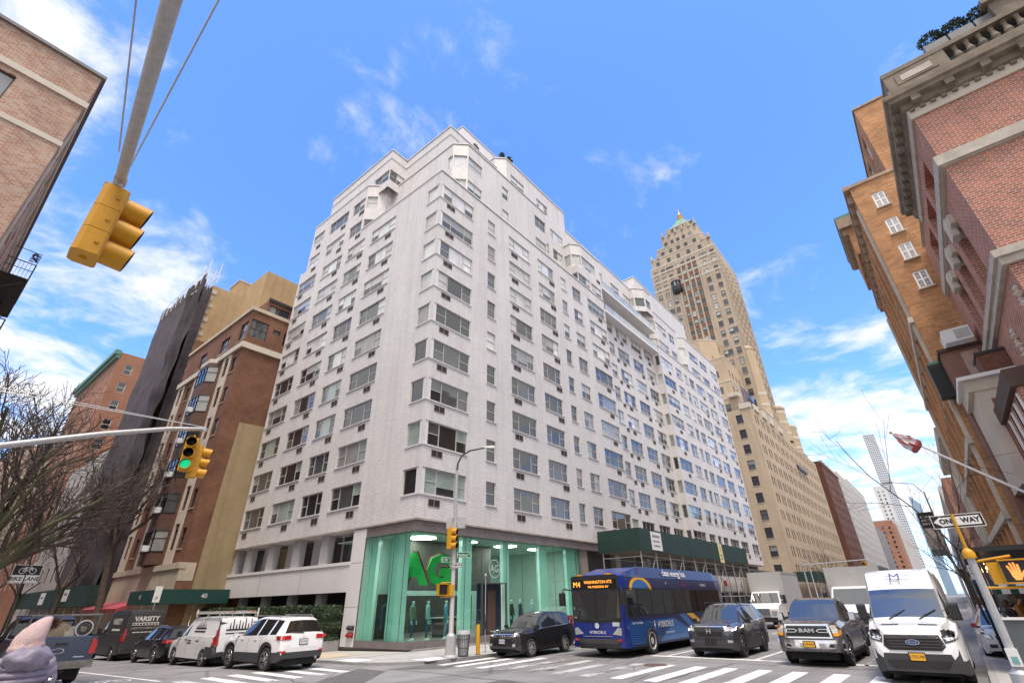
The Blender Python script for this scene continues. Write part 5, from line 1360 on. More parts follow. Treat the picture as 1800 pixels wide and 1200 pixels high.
def wheel(root, x, y, r, w, spokes=5, rim=None, side=1, hub=None):
    T = Matrix.Translation((x, y, r)) @ Matrix.Rotation(-side * math.pi / 2, 4, 'X')
    q = MB(); h = w / 2
    q.lathe([(r * .64, -h * .8), (r * .80, -h), (r * .93, -h * .95), (r, -h * .65), (r, h * .65), (r * .93, h * .95), (r * .80, h), (r * .64, h * .8)], RUBBER, 26, T, closed=True)
    o = q.build('wheel', root, 40)
    q = MB(); rim = rim or ALLOY
    q.lathe([(r * .66, h * .82), (r * .62, h * .86), (r * .58, h * .5), (r * .57, -h * .3), (.001, -h * .3)], UNDER if spokes else rim, 26, T)
    q.lathe([(r * .67, h * .80), (r * .655, h * .92), (r * .60, h * .88)], rim, 26, T)
    if spokes:
        for k in range(spokes):
            a = 2 * math.pi * k / spokes
            S = T @ Matrix.Rotation(a, 4, 'Z')
            for s_ in (-1, 1):
                q.mesh([S @ Vector(p) for p in ((.02, s_ * r * .03 - r * .04, h * .62), (.02, s_ * r * .03 + r * .04, h * .62), (r * .62, s_ * r * .11 + r * .035, h * .86), (r * .62, s_ * r * .11 - r * .035, h * .86),
                        (.02, s_ * r * .03 - r * .04, h * .4), (.02, s_ * r * .03 + r * .04, h * .4), (r * .62, s_ * r * .11 + r * .035, h * .5), (r * .62, s_ * r * .11 - r * .035, h * .5))],
                       [(0, 1, 2, 3), (0, 3, 7, 4), (1, 5, 6, 2)], rim)
        q.lathe([(r * .16, h * .55), (r * .15, h * .80), (.001, h * .82)], rim, 14, T)
    else:
        q.lathe([(r * .30, h * .1), (r * .26, h * .8), (.001, h * .82)], rim, 16, T)
        for k in range(8):
            a = 2 * math.pi * k / 8; q.lathe([(r * .05, h * .0), (r * .05, h * .3), (.001, h * .3)], DKGREY, 7, T @ Matrix.Translation((r * .43 * math.cos(a), r * .43 * math.sin(a), 0)))
    q.build('rim', o, 40)
    return o

class Car:
    def __init__(s, name, label, cat, loc, heading, spec, paint, group=None):
        s.root = thing(name, label, cat, loc, R(heading), group)
        s.sp = spec; s.paint = paint
        L = spec['L']; s.h = L / 2
        s.loft(); s.chassis()
        for i, (x, sd) in enumerate(((spec['xf'], 1), (spec['xf'], -1), (spec['xr'], 1), (spec['xr'], -1))):
            wheel(s.root, x, sd * spec['ty'], spec['wr'], spec.get('ww', .24), spec.get('spokes', 5), spec.get('rim'), sd)
    def section(s, x):
        sp = s.sp
        zb = lerp(sp['sill'], x); lift = 0
        for xw in (sp['xf'], sp['xr']):
            ra = sp['wr'] * sp.get('arch', 1.17); d = abs(x - xw)
            if d < ra: zb = max(zb, sp['wr'] + math.sqrt(max(0, ra * ra - d * d)) * .98)
        w = lerp(sp['wid'], x); zt = lerp(sp['top'], x); rw = min(lerp(sp['roofw'], x), w - .02)
        bl = min(lerp(sp['belt'], x), zt - .03)
        zb = min(zb, bl - .06)
        z6 = max(zt - sp.get('rail', .09), bl + .015)
        t = sp.get('bulge', .03)
        return [(w - .12, zb), (w - t, zb + .005), (w, zb + .38 * (bl - zb)), (w - .005, zb + .72 * (bl - zb)), (w - .035, bl), (w - .055, bl + .012),
                (rw + .0, z6), (rw - .06, zt - .012), (rw * .55, zt + .008), (0, zt + .014)]
    def loft(s):
        sp = s.sp; h = s.h
        xs = {h, -h}
        for k in ('sill', 'top', 'belt', 'wid', 'roofw'):
            for x, _ in sp[k]: xs.add(x)
        for xw in (sp['xf'], sp['xr']):
            ra = sp['wr'] * sp.get('arch', 1.17)
            for i in range(17): xs.add(xw + ra * math.cos(math.pi * i / 16))
            xs.add(xw + ra * 1.002); xs.add(xw - ra * 1.002)
        for a, b in sp.get('glass', []): xs.add(a); xs.add(b)
        for i in range(int(sp['L'] / .16)): xs.add(-h + i * .16)
        xs = sorted((x for x in xs if -h - 1e-6 <= x <= h + 1e-6), reverse=True)
        ys = [xs[0]]
        for x in xs[1:]:
            if ys[-1] - x > .004: ys.append(x)
        xs = ys
        B = MB(); SW = MB(); WS = MB(); RW = MB(); allv = []; allf = []
        secs = [s.section(x) for x in xs]; n = len(secs[0])
        low = sp.get('lower'); 
        def V(i, j, sd): return Vector((xs[i], sd * secs[i][j][0], secs[i][j][1]))
        for i in range(len(xs) - 1):
            xm = (xs[i] + xs[i + 1]) / 2
            for j in range(n - 1):
                for sd in (1, -1):
                    q = [V(i, j, sd), V(i + 1, j, sd), V(i + 1, j + 1, sd), V(i, j + 1, sd)]
                    if sd > 0: q.reverse()
                    tgt, m = B, s.paint
                    if j == 5 and any(b < xm < a for a, b in sp.get('glass', [])): tgt, m = SW, CGLASS
                    elif j >= 7 and 'wind' in sp and sp['wind'][1] < xm < sp['wind'][0]: tgt, m = WS, CGLASS2
                    elif j >= 7 and 'rearg' in sp and sp['rearg'][1] < xm < sp['rearg'][0]: tgt, m = RW, CGLASS
                    elif j <= 1 and low and (low is not True or True): m = low
                    elif j <= 0: m = s.paint
                    if sp.get('bumper') and j < 9:
                        for (a, b, zmax, mm) in sp['bumper']:
                            if b <= xm <= a and sum(p.z for p in q) / 4 < zmax and tgt is B: m = mm
                    if sp.get('roofm') and j >= 6 and tgt is B and sp['roofm'][1] < xm < sp['roofm'][0]: m = sp['roofm'][2]
                    tgt.poly(q, m); k = len(allv); allv += q; allf.append((k, k + 1, k + 2, k + 3))
        for i, rev in ((0, False), (len(xs) - 1, True)):
            # rounded-off end: rows between the two sides
            for j in range(n - 1):
                q = [V(i, j, 1), V(i, j + 1, 1), V(i, j + 1, -1), V(i, j, -1)]
                if rev: q.reverse()
                m = s.paint
                for (a, b, zmax, mm) in sp.get('bumper', []):
                    if b <= xs[i] <= a and sum(p.z for p in q) / 4 < zmax: m = mm
                B.poly(q, m); k = len(allv); allv += q; allf.append((k, k + 1, k + 2, k + 3))
        for mb, nm in ((B, 'body'), (SW, 'side_window'), (WS, 'windscreen'), (RW, 'rear_window')):
            if mb.f:
                # weld so that smooth shading works
                o = mb.build(nm, s.root)
                bm = bmesh.new(); bm.from_mesh(o.data); bmesh.ops.remove_doubles(bm, verts=bm.verts, dist=.0015)
                bm.to_mesh(o.data); bm.free()
                o.data.polygons.foreach_set('use_smooth', [True] * len(o.data.polygons)); o.data.set_sharp_from_angle(angle=R(sp.get('sharp', 33))); o.data.update()
        s.bvh = BVHTree.FromPolygons(allv, allf)
    def chassis(s):
        sp = s.sp; h = s.h; q = MB(); w = lerp(sp['wid'], 0)
        zt = min(lerp(sp['belt'], 0) - .1, 1.0)
        q.box(-h + .12, h - .12, -(sp['ty'] - sp.get('ww', .24) * .6), sp['ty'] - sp.get('ww', .24) * .6, .20, zt * .9, UNDER)
        q.box(sp['xr'] + sp['wr'] * 1.15, sp['xf'] - sp['wr'] * 1.15, -w + .06, w - .06, .22, .45, UNDER)
        q.build('chassis', s.root)
    def cast(s, d, a, b):
        """project a front / rear / side drawing position on the body"""
        if d == 'front': o, v = Vector((s.h + 2, a, b)), Vector((-1, 0, 0))
        elif d == 'rear': o, v = Vector((-s.h - 2, a, b)), Vector((1, 0, 0))
        elif d == 'right': o, v = Vector((a, -3, b)), Vector((0, 1, 0))
        else: o, v = Vector((a, 3, b)), Vector((0, -1, 0))
        hit = s.bvh.ray_cast(o, v)[0]
        return hit, v
    def patch(s, name, d, pts, m, off=.012, seg=.09, parent=None, lim=.45, build=True, mb=None):
        bm = bmesh.new()
        vs = [bm.verts.new((p[0], p[1], 0)) for p in pts]
        bm.faces.new(vs)
        bmesh.ops.triangulate(bm, faces=bm.faces[:])
        for _ in range(4):
            es = [e for e in bm.edges if e.calc_length() > seg]
            if not es: break
            bmesh.ops.subdivide_edges(bm, edges=es, cuts=1, use_grid_fill=False)
            bmesh.ops.triangulate(bm, faces=[f for f in bm.faces if len(f.verts) > 3])
        ax = 0 if d in ('front', 'rear') else 1
        got = {}
        for v in bm.verts:
            hit, dr = s.cast(d, v.co.x, v.co.y); got[v] = hit
        vals = [g[ax] for g in got.values() if g is not None]
        if not vals: bm.free(); return None
        med = sorted(vals)[len(vals) // 2]
        out = {}
        for v in bm.verts:
            g = got[v]; a, b = v.co.x, v.co.y
            c = g[ax] if g is not None and abs(g[ax] - med) < lim else med
            out[v] = Vector((c, a, b)) - dr * off if ax == 0 else Vector((a, c, b)) - dr * off
        q = mb or MB(); k = len(q.v)
        idx = {v: i for i, v in enumerate(bm.verts)}
        fs = []
        nv = -dr
        for f in bm.faces:
            t = [idx[v] for v in f.verts]; p = [out[v] for v in f.verts]
            if (p[1] - p[0]).cross(p[2] - p[0]).dot(nv) < 0: t.reverse()
            fs.append(tuple(t))
        L = [out[v] for v in bm.verts]; nb = len(L); L2 = [p + dr * (off + .02) for p in L]
        for e in bm.edges:
            if e.is_boundary:
                a, b = idx[e.verts[0]], idx[e.verts[1]]; fs.append((a, b, nb + b, nb + a))
        q.mesh(L + L2, fs, m); bm.free()
        if build and mb is None: return q.build(name, parent or s.root)
        return q
    def text(s, name, d, txt, a, b, size, m, sx=1.0, bold=0.0, off=.022, skew=0.0, mb=None, space=1.0):
        hit, dr = s.cast(d, a, b)
        if hit is None: return
        q = mb or MB()
        U = {'front': (0, 1, 0), 'rear': (0, -1, 0), 'right': (1, 0, 0), 'left': (-1, 0, 0)}[d]
        T = frameT(hit - dr * off, U, (0, 0, 1))
        add_text(q, txt, size, T, m, bold, sx, space)
        if mb is None: q.build(name, s.root)
    def mirror(s, x, z, m, w=.17, hgt=.16, arm=.10, parts=True):
        for sd in (1, -1):
            hit, _ = s.cast('left' if sd > 0 else 'right', x, z)
            y = hit[1] if hit else sd * .9
            q = MB(); T = Matrix.Translation((x, y + sd * (arm + w / 2 - .03), z + hgt * .35))
            q.mesh([T @ Vector((px_ * .12 * (1 if k else .5), py_ * w / 2 * (1 if k else .75), pz_ * hgt / 2 * (1 if k else .75))) for k, px_ in ((0, 1), (1, -.3)) for py_ in (-1, 1) for pz_ in (-1, 1)],
                   [(0, 1, 3, 2), (4, 6, 7, 5), (0, 4, 5, 1), (2, 3, 7, 6), (0, 2, 6, 4), (1, 5, 7, 3)], m)
            q.tube([(x, y - sd * .02, z), (x - .01, y + sd * arm, z + hgt * .1)], .03, BLACK, 6)
            q.build('mirror', s.root)
    def handles(s, xs, z, m):
        for x in xs:
            for d in ('left', 'right'): s.patch('door_handle', d, [(x - .1, z - .014), (x + .1, z - .014), (x + .1, z + .018), (x - .1, z + .018)], m, off=.028)
    def seams(s, xs, z0, z1):
        q = MB()
        for x in xs:
            for d in ('left', 'right'): s.patch('seam', d, [(x - .006, z0), (x + .006, z0), (x + .006, z1), (x - .006, z1)], BLACK, off=.003, mb=q)
        if q.f: q.build('door_gap', s.root)
    def plate(s, d, z, m, txt, frame=BLACK, y=0.0, w=.31, hh=.155):
        q = s.patch('', d, [(y - w / 2 - .02, z - hh / 2 - .02), (y + w / 2 + .02, z - hh / 2 - .02), (y + w / 2 + .02, z + hh / 2 + .02), (y - w / 2 - .02, z + hh / 2 + .02)], frame, off=.02, mb=MB(), seg=1)
        s.patch('', d, [(y - w / 2, z - hh / 2), (y + w / 2, z - hh / 2), (y + w / 2, z + hh / 2), (y - w / 2, z + hh / 2)], m, off=.028, mb=q, seg=1)
        s.text('', d, txt, y, z, .095, SIGBLACK, sx=.75, off=.032, mb=q)
        q.build('number_plate', s.root)
def sym(pts): return [(-a, b) for a, b in reversed(pts)]

def suv_spec(L, W, H, wb, fo, wr, sill=.26, hood=1.02, nose=.78, cowl=None, rs=None, re=None, tg=None, belt0=.98, belt1=1.08, roofw=.62, rim=None, spokes=5, lower=None, bumper=None):
    h = L / 2; xf = h - fo; xr = xf - wb
    cowl = cowl if cowl is not None else xf - .42
    rs = rs if rs is not None else cowl - .80
    re = re if re is not None else -h + .55
    top = [(h, nose - .12), (h - .05, nose), (h - .14, hood - .11), (h - .30, hood - .05), (cowl + .05, hood), (cowl, hood + .03), (rs + .3, H - .22), (rs, H - .07), (rs - .4, H - .01), (-.3, H), (re, H - .04), (-h + .26, H - .12), (-h + .10, belt1 + .06), (-h + .05, belt1 - .1), (-h, .75)]
    return dict(L=L, xf=xf, xr=xr, wr=wr, ty=W / 2 - .13, ww=.235, top=top, rim=rim, spokes=spokes,
                belt=[(h, nose - .25), (h - .14, hood - .20), (cowl, hood - .07), (cowl - .3, belt0), (-h + .6, belt1), (-h + .1, belt1), (-h, .7)],
                wid=[(h, W * .36), (h - .06, W * .42), (h - .22, W * .465), (h - .55, W * .49), (xf - .3, W * .5), (xr, W * .5), (-h + .4, W * .48), (-h + .12, W * .455), (-h, W * .42)],
                roofw=[(h, W * .30), (h - .3, W * .39), (cowl, W * .42), (rs, roofw * 1.0), (re, roofw), (-h + .26, roofw * .98), (-h + .08, W * .43), (-h, W * .40)],
                sill=[(h, .34), (h - .25, .24), (xf - .5, sill), (xr + .5, sill), (-h + .25, .30), (-h, .42)], wind=(cowl - .02, rs - .05), rearg=(-h + .24, -h + .11),
                glass=[(cowl - .25, rs - .75), (rs - .83, rs - 1.62), (rs - 1.72, re - .05)], lower=lower, bumper=bumper or [])

# ---- white sport-utility parked at the corner, seen from behind
WHITEP = carpaint('white_car_paint', (.80, .80, .80))
sp = suv_spec(4.82, 1.94, 1.76, 2.92, .93, .385, hood=1.10, nose=.86, belt0=1.08, belt1=1.16, rim=ALLOY, lower=DKGREY, bumper=[(-1.95, -3, .60, DKGREY), (3, 2.0, .5, DKGREY)])
c = Car('parked_car', 'white sport utility car parked at the corner, seen from behind beside the hedge', 'car', (11.52, 22.2, slope(22)), 90, sp, WHITEP, 'vehicles parked along the side street')
for d in (1, -1):
    pts = [(d * .50, 1.02), (d * .92, 1.00), (d * .94, 1.13), (d * .52, 1.15)]
    c.patch('tail_lamp', 'rear', pts, REDL, off=.02)
    c.patch('tail_lamp', 'left' if d > 0 else 'right', [(-2.28, 1.02), (-2.05, 1.04), (-2.02, 1.13), (-2.25, 1.14)], REDL, off=.015)
    c.patch('reflector', 'rear', [(d * .66, .60), (d * .86, .61), (d * .86, .67), (d * .66, .66)], REDL, off=.015)
    for xw in (sp['xf'], sp['xr']):
        ra = sp['wr'] * 1.17; n = 12
        P = [(xw + ra * math.cos(math.pi * k / n), .385 + ra * .98 * math.sin(math.pi * k / n)) for k in range(n + 1)] + [(xw + (ra + .07) * math.cos(math.pi * k / n), .385 + (ra + .07) * math.sin(math.pi * k / n)) for k in range(n, -1, -1)]
        c.patch('wheel_arch_trim', 'left' if d > 0 else 'right', P, DKGREY, off=.012, seg=.3)
c.plate('rear', .93, PLATE_W, 'JGE 7165', BLACK); c.handles((.55, -.55), 1.0, WHITEP); c.seams((1.05, .02, -.95), .45, 1.0); c.mirror(1.0, 1.06, WHITEP)
q = MB()
for y in (-.66, .66): q.tube([(.55, y, 1.75), (.45, y, 1.80), (-1.5, y, 1.78), (-1.65, y, 1.73)], .022, ALLOY, 6)
q.build('roof_rail', c.root)
q = MB(); q.tube([(-2.36, -.55, .42), (-2.46, -.55, .40)], .05, CHROME, 10); q.build('exhaust_pipe', c.root)
c.patch('wiper', 'rear', [(.0, 1.20), (.55, 1.24), (.55, 1.265), (.0, 1.225)], BLACK, off=.02)
c.text('lettering', 'rear', 'Jeep', .0, 1.10, .07, CHROME); c.text('lettering', 'rear', 'LAREDO', .6, .80, .045, CHROME)

# ---- white panel van with ladder on the roof
def van_spec(L, W, H, wb, fo, wr, hood, nose, cowl, rs, belt, sill=.30, roofw=None, tail=.10, head=0.0, lower=None, bumper=None, glass=None, rim=None, spokes=5, arch=1.14):
    h = L / 2; xf = h - fo; xr = xf - wb; roofw = roofw or W * .40
    top = [(h, nose - .25), (h - .04, nose), (h - .12, hood - .16), (h - .25, hood - .07), (cowl + .04, hood + .04), (cowl, hood + .08), (rs + .25, H - .32 - head), (rs, H - .14 - head), (rs - .12, H - .09 - head * .72), (rs - .35, H - .03 - head * .12), (rs - 1.0, H), (-h + .5, H - .02), (-h + .16, H - .06), (-h + tail, H - .20), (-h + .03, 1.0), (-h, .6)]
    return dict(L=L, xf=xf, xr=xr, wr=wr, ty=W / 2 - .15, ww=.23, top=top, rim=rim, spokes=spokes, arch=arch, rail=.22, bulge=.02,
                belt=[(h, nose - .35), (h - .12, hood - .32), (cowl, hood - .10), (cowl - .35, belt - .05), (rs - .6, belt), (-h + .3, belt), (-h, .55)],
                wid=[(h, W * .36), (h - .05, W * .41), (h - .2, W * .46), (h - .5, W * .49), (xf - .3, W * .5), (-h + .25, W * .497), (-h + .06, W * .48), (-h, W * .46)],
                roofw=[(h, W * .28), (h - .25, W * .36), (cowl, W * .43), (rs, roofw), (-h + .3, roofw), (-h + .04, W * .46), (-h, W * .44)],
                sill=[(h, .28), (h - .25, .22), (xf - .5, sill), (xr + .5, sill), (-h + .2, .36), (-h, .42)], wind=(cowl - .03, rs + .05), glass=glass or [], lower=lower, bumper=bumper or [])
VW = carpaint('van_white', (.74, .75, .76), .35, .6)
sp = van_spec(5.14, 1.93, 1.90, 3.2, .88, .335, 1.15, .88, 1.42, .72, 1.16, bumper=[(-2.0, -3, .75, DKGREY), (3, 2.2, .45, DKGREY)], glass=[(1.12, .62)])
c = Car('parked_van', 'white panel van with a black skyline logo and ladders on its roof rack', 'van', (11.55, 27.9, slope(27.9)), 90, sp, VW, 'vehicles parked along the side street')
for d in (1, -1):
    c.patch('tail_lamp', 'rear', [(d * .78, .85), (d * .93, .83), (d * .93, 1.40), (d * .82, 1.42)], REDL, off=.02)
    c.patch('tail_lamp', 'left' if d > 0 else 'right', [(-2.55, .82), (-2.36, .84), (-2.42, 1.40), (-2.55, 1.42)], REDL, off=.02)
    c.patch('rear_pillar_trim', 'left' if d > 0 else 'right', [(-2.56, .78), (-2.30, .78), (-2.50, 1.78), (-2.56, 1.78)], DKGREY, off=.008)
    c.patch('side_cladding', 'left' if d > 0 else 'right', [(-2.5, .40), (-1.75, .40), (-1.75, .78), (-2.5, .78)], DKGREY, off=.008)
    q = MB(); sd = 'left' if d > 0 else 'right'
    for x0, z0, w_, h_ in ((-.6, 1.42, 1.1, .05), (-.62, 1.30, 1.15, .06)): c.patch('', sd, [(x0 - w_ / 2, z0), (x0 + w_ / 2, z0), (x0 + w_ / 2, z0 + h_), (x0 - w_ / 2, z0 + h_)], SIGBLACK, off=.01, mb=q)
    for k in range(9):
        x0 = -1.05 + k * .115; hh = (.10, .2, .14, .34, .22, .12, .27, .16, .08)[k]; c.patch('', sd, [(x0, 1.46), (x0 + .06, 1.46), (x0 + .045, 1.46 + hh), (x0 + .015, 1.46 + hh)], SIGBLACK, off=.01, mb=q)
    [c.patch('', sd, [(a_, b_), (a_ + w_, b_), (a_ + w_, b_ + .045), (a_, b_ + .045)], DKGREY, off=.01, mb=q) for a_, b_, w_ in ((-.1, .95, .35), (-.12, .86, .4), (-.9, .95, .3))]
    q.build('logo', c.root)
q = MB()
for k in range(8): c.patch('', 'rear', [(-.55 + k * .13, 1.42), (-.49 + k * .13, 1.42), (-.505 + k * .13, 1.5 + (.3, .12, .34, .18, .25, .1, .3, .14)[k]), (-.535 + k * .13, 1.5 + (.3, .12, .34, .18, .25, .1, .3, .14)[k])], SIGBLACK, off=.01, mb=q)
c.patch('', 'rear', [(-.62, 1.36), (.55, 1.36), (.55, 1.42), (-.62, 1.42)], SIGBLACK, off=.01, mb=q); c.patch('', 'rear', [(-.62, 1.24), (.55, 1.24), (.55, 1.28), (-.62, 1.28)], SIGBLACK, off=.01, mb=q)
q.build('logo', c.root)
c.plate('rear', .92, PLATE_W, '48213-JM'); c.handles((.5,), 1.0, BLACK); c.seams((1.35, .3, -.95, -2.3), .42, 1.1); c.mirror(1.25, 1.12, BLACK, .2, .24)
q = MB()
for x in (.3, -.9, -2.1):
    q.box(x - .03, x + .03, -.82, .82, 2.0, 2.05, ALU)
    for y in (-.8, .8): q.tube([(x, y, 1.86), (x, y, 2.02)], .025, ALU, 6)
for y in (-.8, .8): q.tube([(.45, y, 2.03), (-2.3, y, 2.03)], .025, ALU, 6)
q.tube([(-2.3, -.8, 1.86), (-2.3, -.8, 2.22)], .03, WHITE, 6); q.tube([(.35, .8, 1.9), (.35, .8, 2.2)], .03, WHITE, 6)
q.build('roof_rack', c.root)
LADR = mat('ladder_orange', (.40, .17, .10), .6, var=.2)
def ladder(y, label):
    q = MB()
    for yy in (y - .19, y + .19): q.box(-2.4, .9, yy - .02, yy + .02, 2.055, 2.12, LADR if yy < y else ALU)
    for k in range(10): q.box(-2.2 + k * .32, -2.16 + k * .32, y - .17, y + .17, 2.075, 2.10, ALU)
    o = q.build('ladder'); o.matrix_world = Matrix.Translation((11.55, 27.9, slope(27.9))) @ Matrix.Rotation(R(90), 4, 'Z'); tag(o, label, 'ladder', 'ladders on the white panel van')
ladder(.45, 'ladder lying on the kerb side of the white van roof rack'); ladder(-.42, 'ladder lying on the other side of the white van roof rack')

# ---- dark wagon
DARKP = carpaint('black_blue_paint', (.010, .011, .014), .35, .35)
sp = suv_spec(4.65, 1.86, 1.62, 2.72, .88, .36, hood=1.0, nose=.78, belt0=.98, belt1=1.06, roofw=.60)
c = Car('parked_car', 'black sport utility car parked between the white panel van and the dark work van', 'car', (11.5, 33.3, slope(33.3)), 90, sp, DARKP, 'vehicles parked along the side street')
for d in (1, -1):
    c.patch('tail_lamp', 'rear', [(d * .48, .92), (d * .88, .90), (d * .90, 1.04), (d * .5, 1.04)], REDL, off=.02)
    c.patch('tail_lamp', 'left' if d > 0 else 'right', [(-2.22, .9), (-1.95, .93), (-1.95, 1.02), (-2.2, 1.05)], REDL, off=.015)
q = MB()
for y in (-.64, .64): q.tube([(.5, y, 1.61), (.4, y, 1.66), (-1.4, y, 1.64), (-1.55, y, 1.59)], .022, ALLOY, 6)
q.build('roof_rail', c.root)
c.plate('rear', .75, PLATE_Y, 'HVB 2297'); c.handles((.5, -.5), .93, CHROME); c.mirror(1.0, 1.0, DARKP); c.seams((1.0, .02, -.9), .4, .95)
for d in ('left', 'right'): c.patch('chrome_strip', d, [(1.0, .985), (-1.6, 1.055), (-1.6, 1.075), (1.0, 1.005)], CHROME, off=.012)

# ---- dark high-roof work van
DV = carpaint('anthracite_van', (.030, .030, .032), .5, .1)
sp = van_spec(5.9, 2.05, 2.55, 3.6, 1.0, .35, 1.25, .95, 1.62, .85, 1.35, glass=[(1.3, .55)], roofw=.88, head=.36, bumper=[(3, 2.4, .5, DKGREY), (-2.7, -3, .5, DKGREY)])
c = Car('parked_van', 'dark grey high-roof work van lettered on its back and side, parked by the red awning', 'van', (11.6, 40.4, slope(40.4)), 90, sp, DV, 'vehicles parked along the side street')
for d in (1, -1):
    c.patch('tail_lamp', 'rear', [(d * .86, 1.0), (d * .99, 1.0), (d * .98, 1.62), (d * .88, 1.62)], REDL, off=.02)
    c.patch('tail_lamp', 'left' if d > 0 else 'right', [(-2.93, 1.0), (-2.78, 1.0), (-2.78, 1.62), (-2.93, 1.62)], REDL, off=.02)
LET = mat('van_lettering', (.68, .66, .60), .6, var=.05); LETT = mat('van_lettering_tan', (.50, .42, .30), .6, var=.05)
q = MB()
c.text('', 'rear', 'VARSITY', 0, 2.08, .33, LET, bold=.012, mb=q); c.patch('', 'rear', [(-.66, 1.76), (.66, 1.76), (.66, 1.90), (-.66, 1.90)], LET, off=.012, mb=q, seg=2); [c.patch('', 'rear', [(-.6 + k * .16, 1.79), (-.49 + k * .16, 1.79), (-.49 + k * .16, 1.87), (-.6 + k * .16, 1.87)], DV, off=.02, mb=q, seg=2) for k in range(8)]
c.text('', 'rear', 'VARSITYPLUMBING.COM', 0, 1.62, .14, LETT, mb=q, sx=.92); [c.patch('', 'rear', [(-.6 + k * .2, 1.40), (-.44 + k * .2, 1.40), (-.44 + k * .2, 1.44), (-.6 + k * .2, 1.44)], LET, off=.012, mb=q, seg=2) for k in range(6)]
q.build('lettering', c.root)
for sd in ('left', 'right'):
    q = MB(); c.text('', sd, 'VARSITY', -1.2, 1.95, .42, LET, bold=.014, mb=q, off=.05); [c.patch('', sd, [(-1.9 + k * .36, 1.5), (-1.62 + k * .36, 1.5), (-1.62 + k * .36, 1.6), (-1.9 + k * .36, 1.6)], LET, off=.012, mb=q, seg=2) for k in range(4)]; q.build('lettering', c.root)
c.plate('rear', .85, PLATE_W, '81406-MG'); c.mirror(1.45, 1.3, BLACK, .22, .34); c.seams((.3, -1.0), .42, 1.3)
c.patch('door_gap', 'rear', [(-.01, .6), (.01, .6), (.01, 2.3), (-.01, 2.3)], BLACK, off=.006)

# ---- dark blue pickup with a loaded bed, lower left
BLUEP = carpaint('navy_pickup_paint', (.022, .035, .075), .32, .8)
def pickup_spec(L, W, H, wb, fo, wr, hood, nose, bedz, cabback, rim=ALLOY, spokes=6, bumper=None):
    h = L / 2; xf = h - fo; xr = xf - wb; cowl = xf - .58; rs = cowl - .72
    top = [(h, nose - .35), (h - .05, nose), (h - .12, hood - .08), (h - .35, hood - .02), (cowl + .05, hood + .02), (cowl, hood + .05), (rs + .2, H - .15), (rs, H - .06), (rs - .5, H), (cabback + .25, H - .02), (cabback + .12, H - .12), (cabback, bedz + .05), (cabback - .05, bedz), (-h + .03, bedz), (-h, bedz - .03)]
    return dict(L=L, xf=xf, xr=xr, wr=wr, ty=W / 2 - .16, ww=.27, top=top, rim=rim, spokes=spokes, arch=1.2,
                belt=[(h, nose - .45), (h - .12, hood - .25), (cowl, hood - .12), (cowl - .3, hood - .12), (cabback, hood - .05), (cabback - .05, bedz - .06), (-h, bedz - .06)],
                wid=[(h, W * .42), (h - .06, W * .46), (h - .25, W * .485), (h - .6, W * .5), (-h + .3, W * .5), (-h, W * .48)],
                roofw=[(h, W * .34), (h - .3, W * .41), (cowl, W * .43), (rs, W * .365), (cabback + .2, W * .365), (cabback, W * .45), (cabback - .05, W * .47), (-h, W * .47)],
                sill=[(h, .42), (h - .25, .36), (xf - .5, .38), (xr + .5, .40), (-h, .62)], wind=(cowl - .03, rs - .03), rearg=(cabback + .11, cabback + .01),
                glass=[(cowl - .22, rs - .62), (rs - .70, cabback + .22)], bumper=bumper or [])
sp = pickup_spec(5.9, 2.03, 1.98, 3.6, .95, .41, 1.22, 1.0, 1.36, -.35)
PKX, PKY = 4.72, 25.35
c = Car('pickup_truck', 'dark blue pickup truck with a loaded bed, seen from behind at lower left', 'pickup truck', (PKX, PKY, 0), 90, sp, BLUEP)
for d in (1, -1): c.patch('tail_lamp', 'rear', [(d * .80, .86), (d * .965, .86), (d * .97, 1.26), (d * .83, 1.28)], REDL, off=.02); c.patch('tail_lamp', 'left' if d > 0 else 'right', [(-2.94, .88), (-2.85, .88), (-2.85, 1.25), (-2.94, 1.25)], REDL, off=.015)
c.patch('tailgate', 'rear', [(-.78, .70), (.78, .70), (.78, 1.33), (-.78, 1.33)], BLUEP, off=.02, seg=2)
c.patch('handle_recess', 'rear', [(-.22, 1.12), (.1, 1.12), (.1, 1.20), (-.22, 1.20)], BLACK, off=.026, seg=2)
q = MB(); n = 20; T = frameT((-2.98, .0, .98), (0, -1, 0), (0, 0, 1))
for k in range(n):
    a, b_ = 2 * math.pi * k / n, 2 * math.pi * (k + 1) / n; q.poly([T @ Vector((r_ * math.cos(t), r_ * .42 * math.sin(t), 0)) for r_, t in ((.17, a), (.17, b_), (.15, b_), (.15, a))], CHROME)
q.build('badge', c.root)
c.patch('nameplate', 'rear', [(-.72, .78), (-.45, .79), (-.45, .815), (-.72, .805)], CHROME, off=.024, seg=2)
STB = mat('worn_steel_bumper', (.20, .19, .18), .4, metal=.6, var=.4, scale=5)
q = MB(); q.box(-3.12, -2.93, -.98, .98, .50, .70, STB); q.box(-3.10, -2.93, -.3, .3, .40, .5, UNDER); q.tube([(-3.3, 0, .46), (-2.9, 0, .46)], .03, STB, 8); q.build('rear_bumper', c.root)
q = MB(); T = frameT((-3.125, .42, .62), (0, -1, 0), (0, 0, 1)); q.box(-.16, .16, -.08, .08, 0, .008, PLATE_Y, T); add_text(q, '37621-MK', .085, T @ Matrix.Translation((0, 0, .011)), SIGBLACK, sx=.75); q.build('number_plate', c.root)
q = MB()
for y in (-.85, .85): q.box(-2.9, -.45, y - .07, y + .07, 1.35, 1.40, BLACK)
q.box(-2.86, -.45, -.78, .78, 1.345, 1.365, mat('bed_liner', (.02, .02, .02), .9)); q.build('bed_rail', c.root)
q = MB()
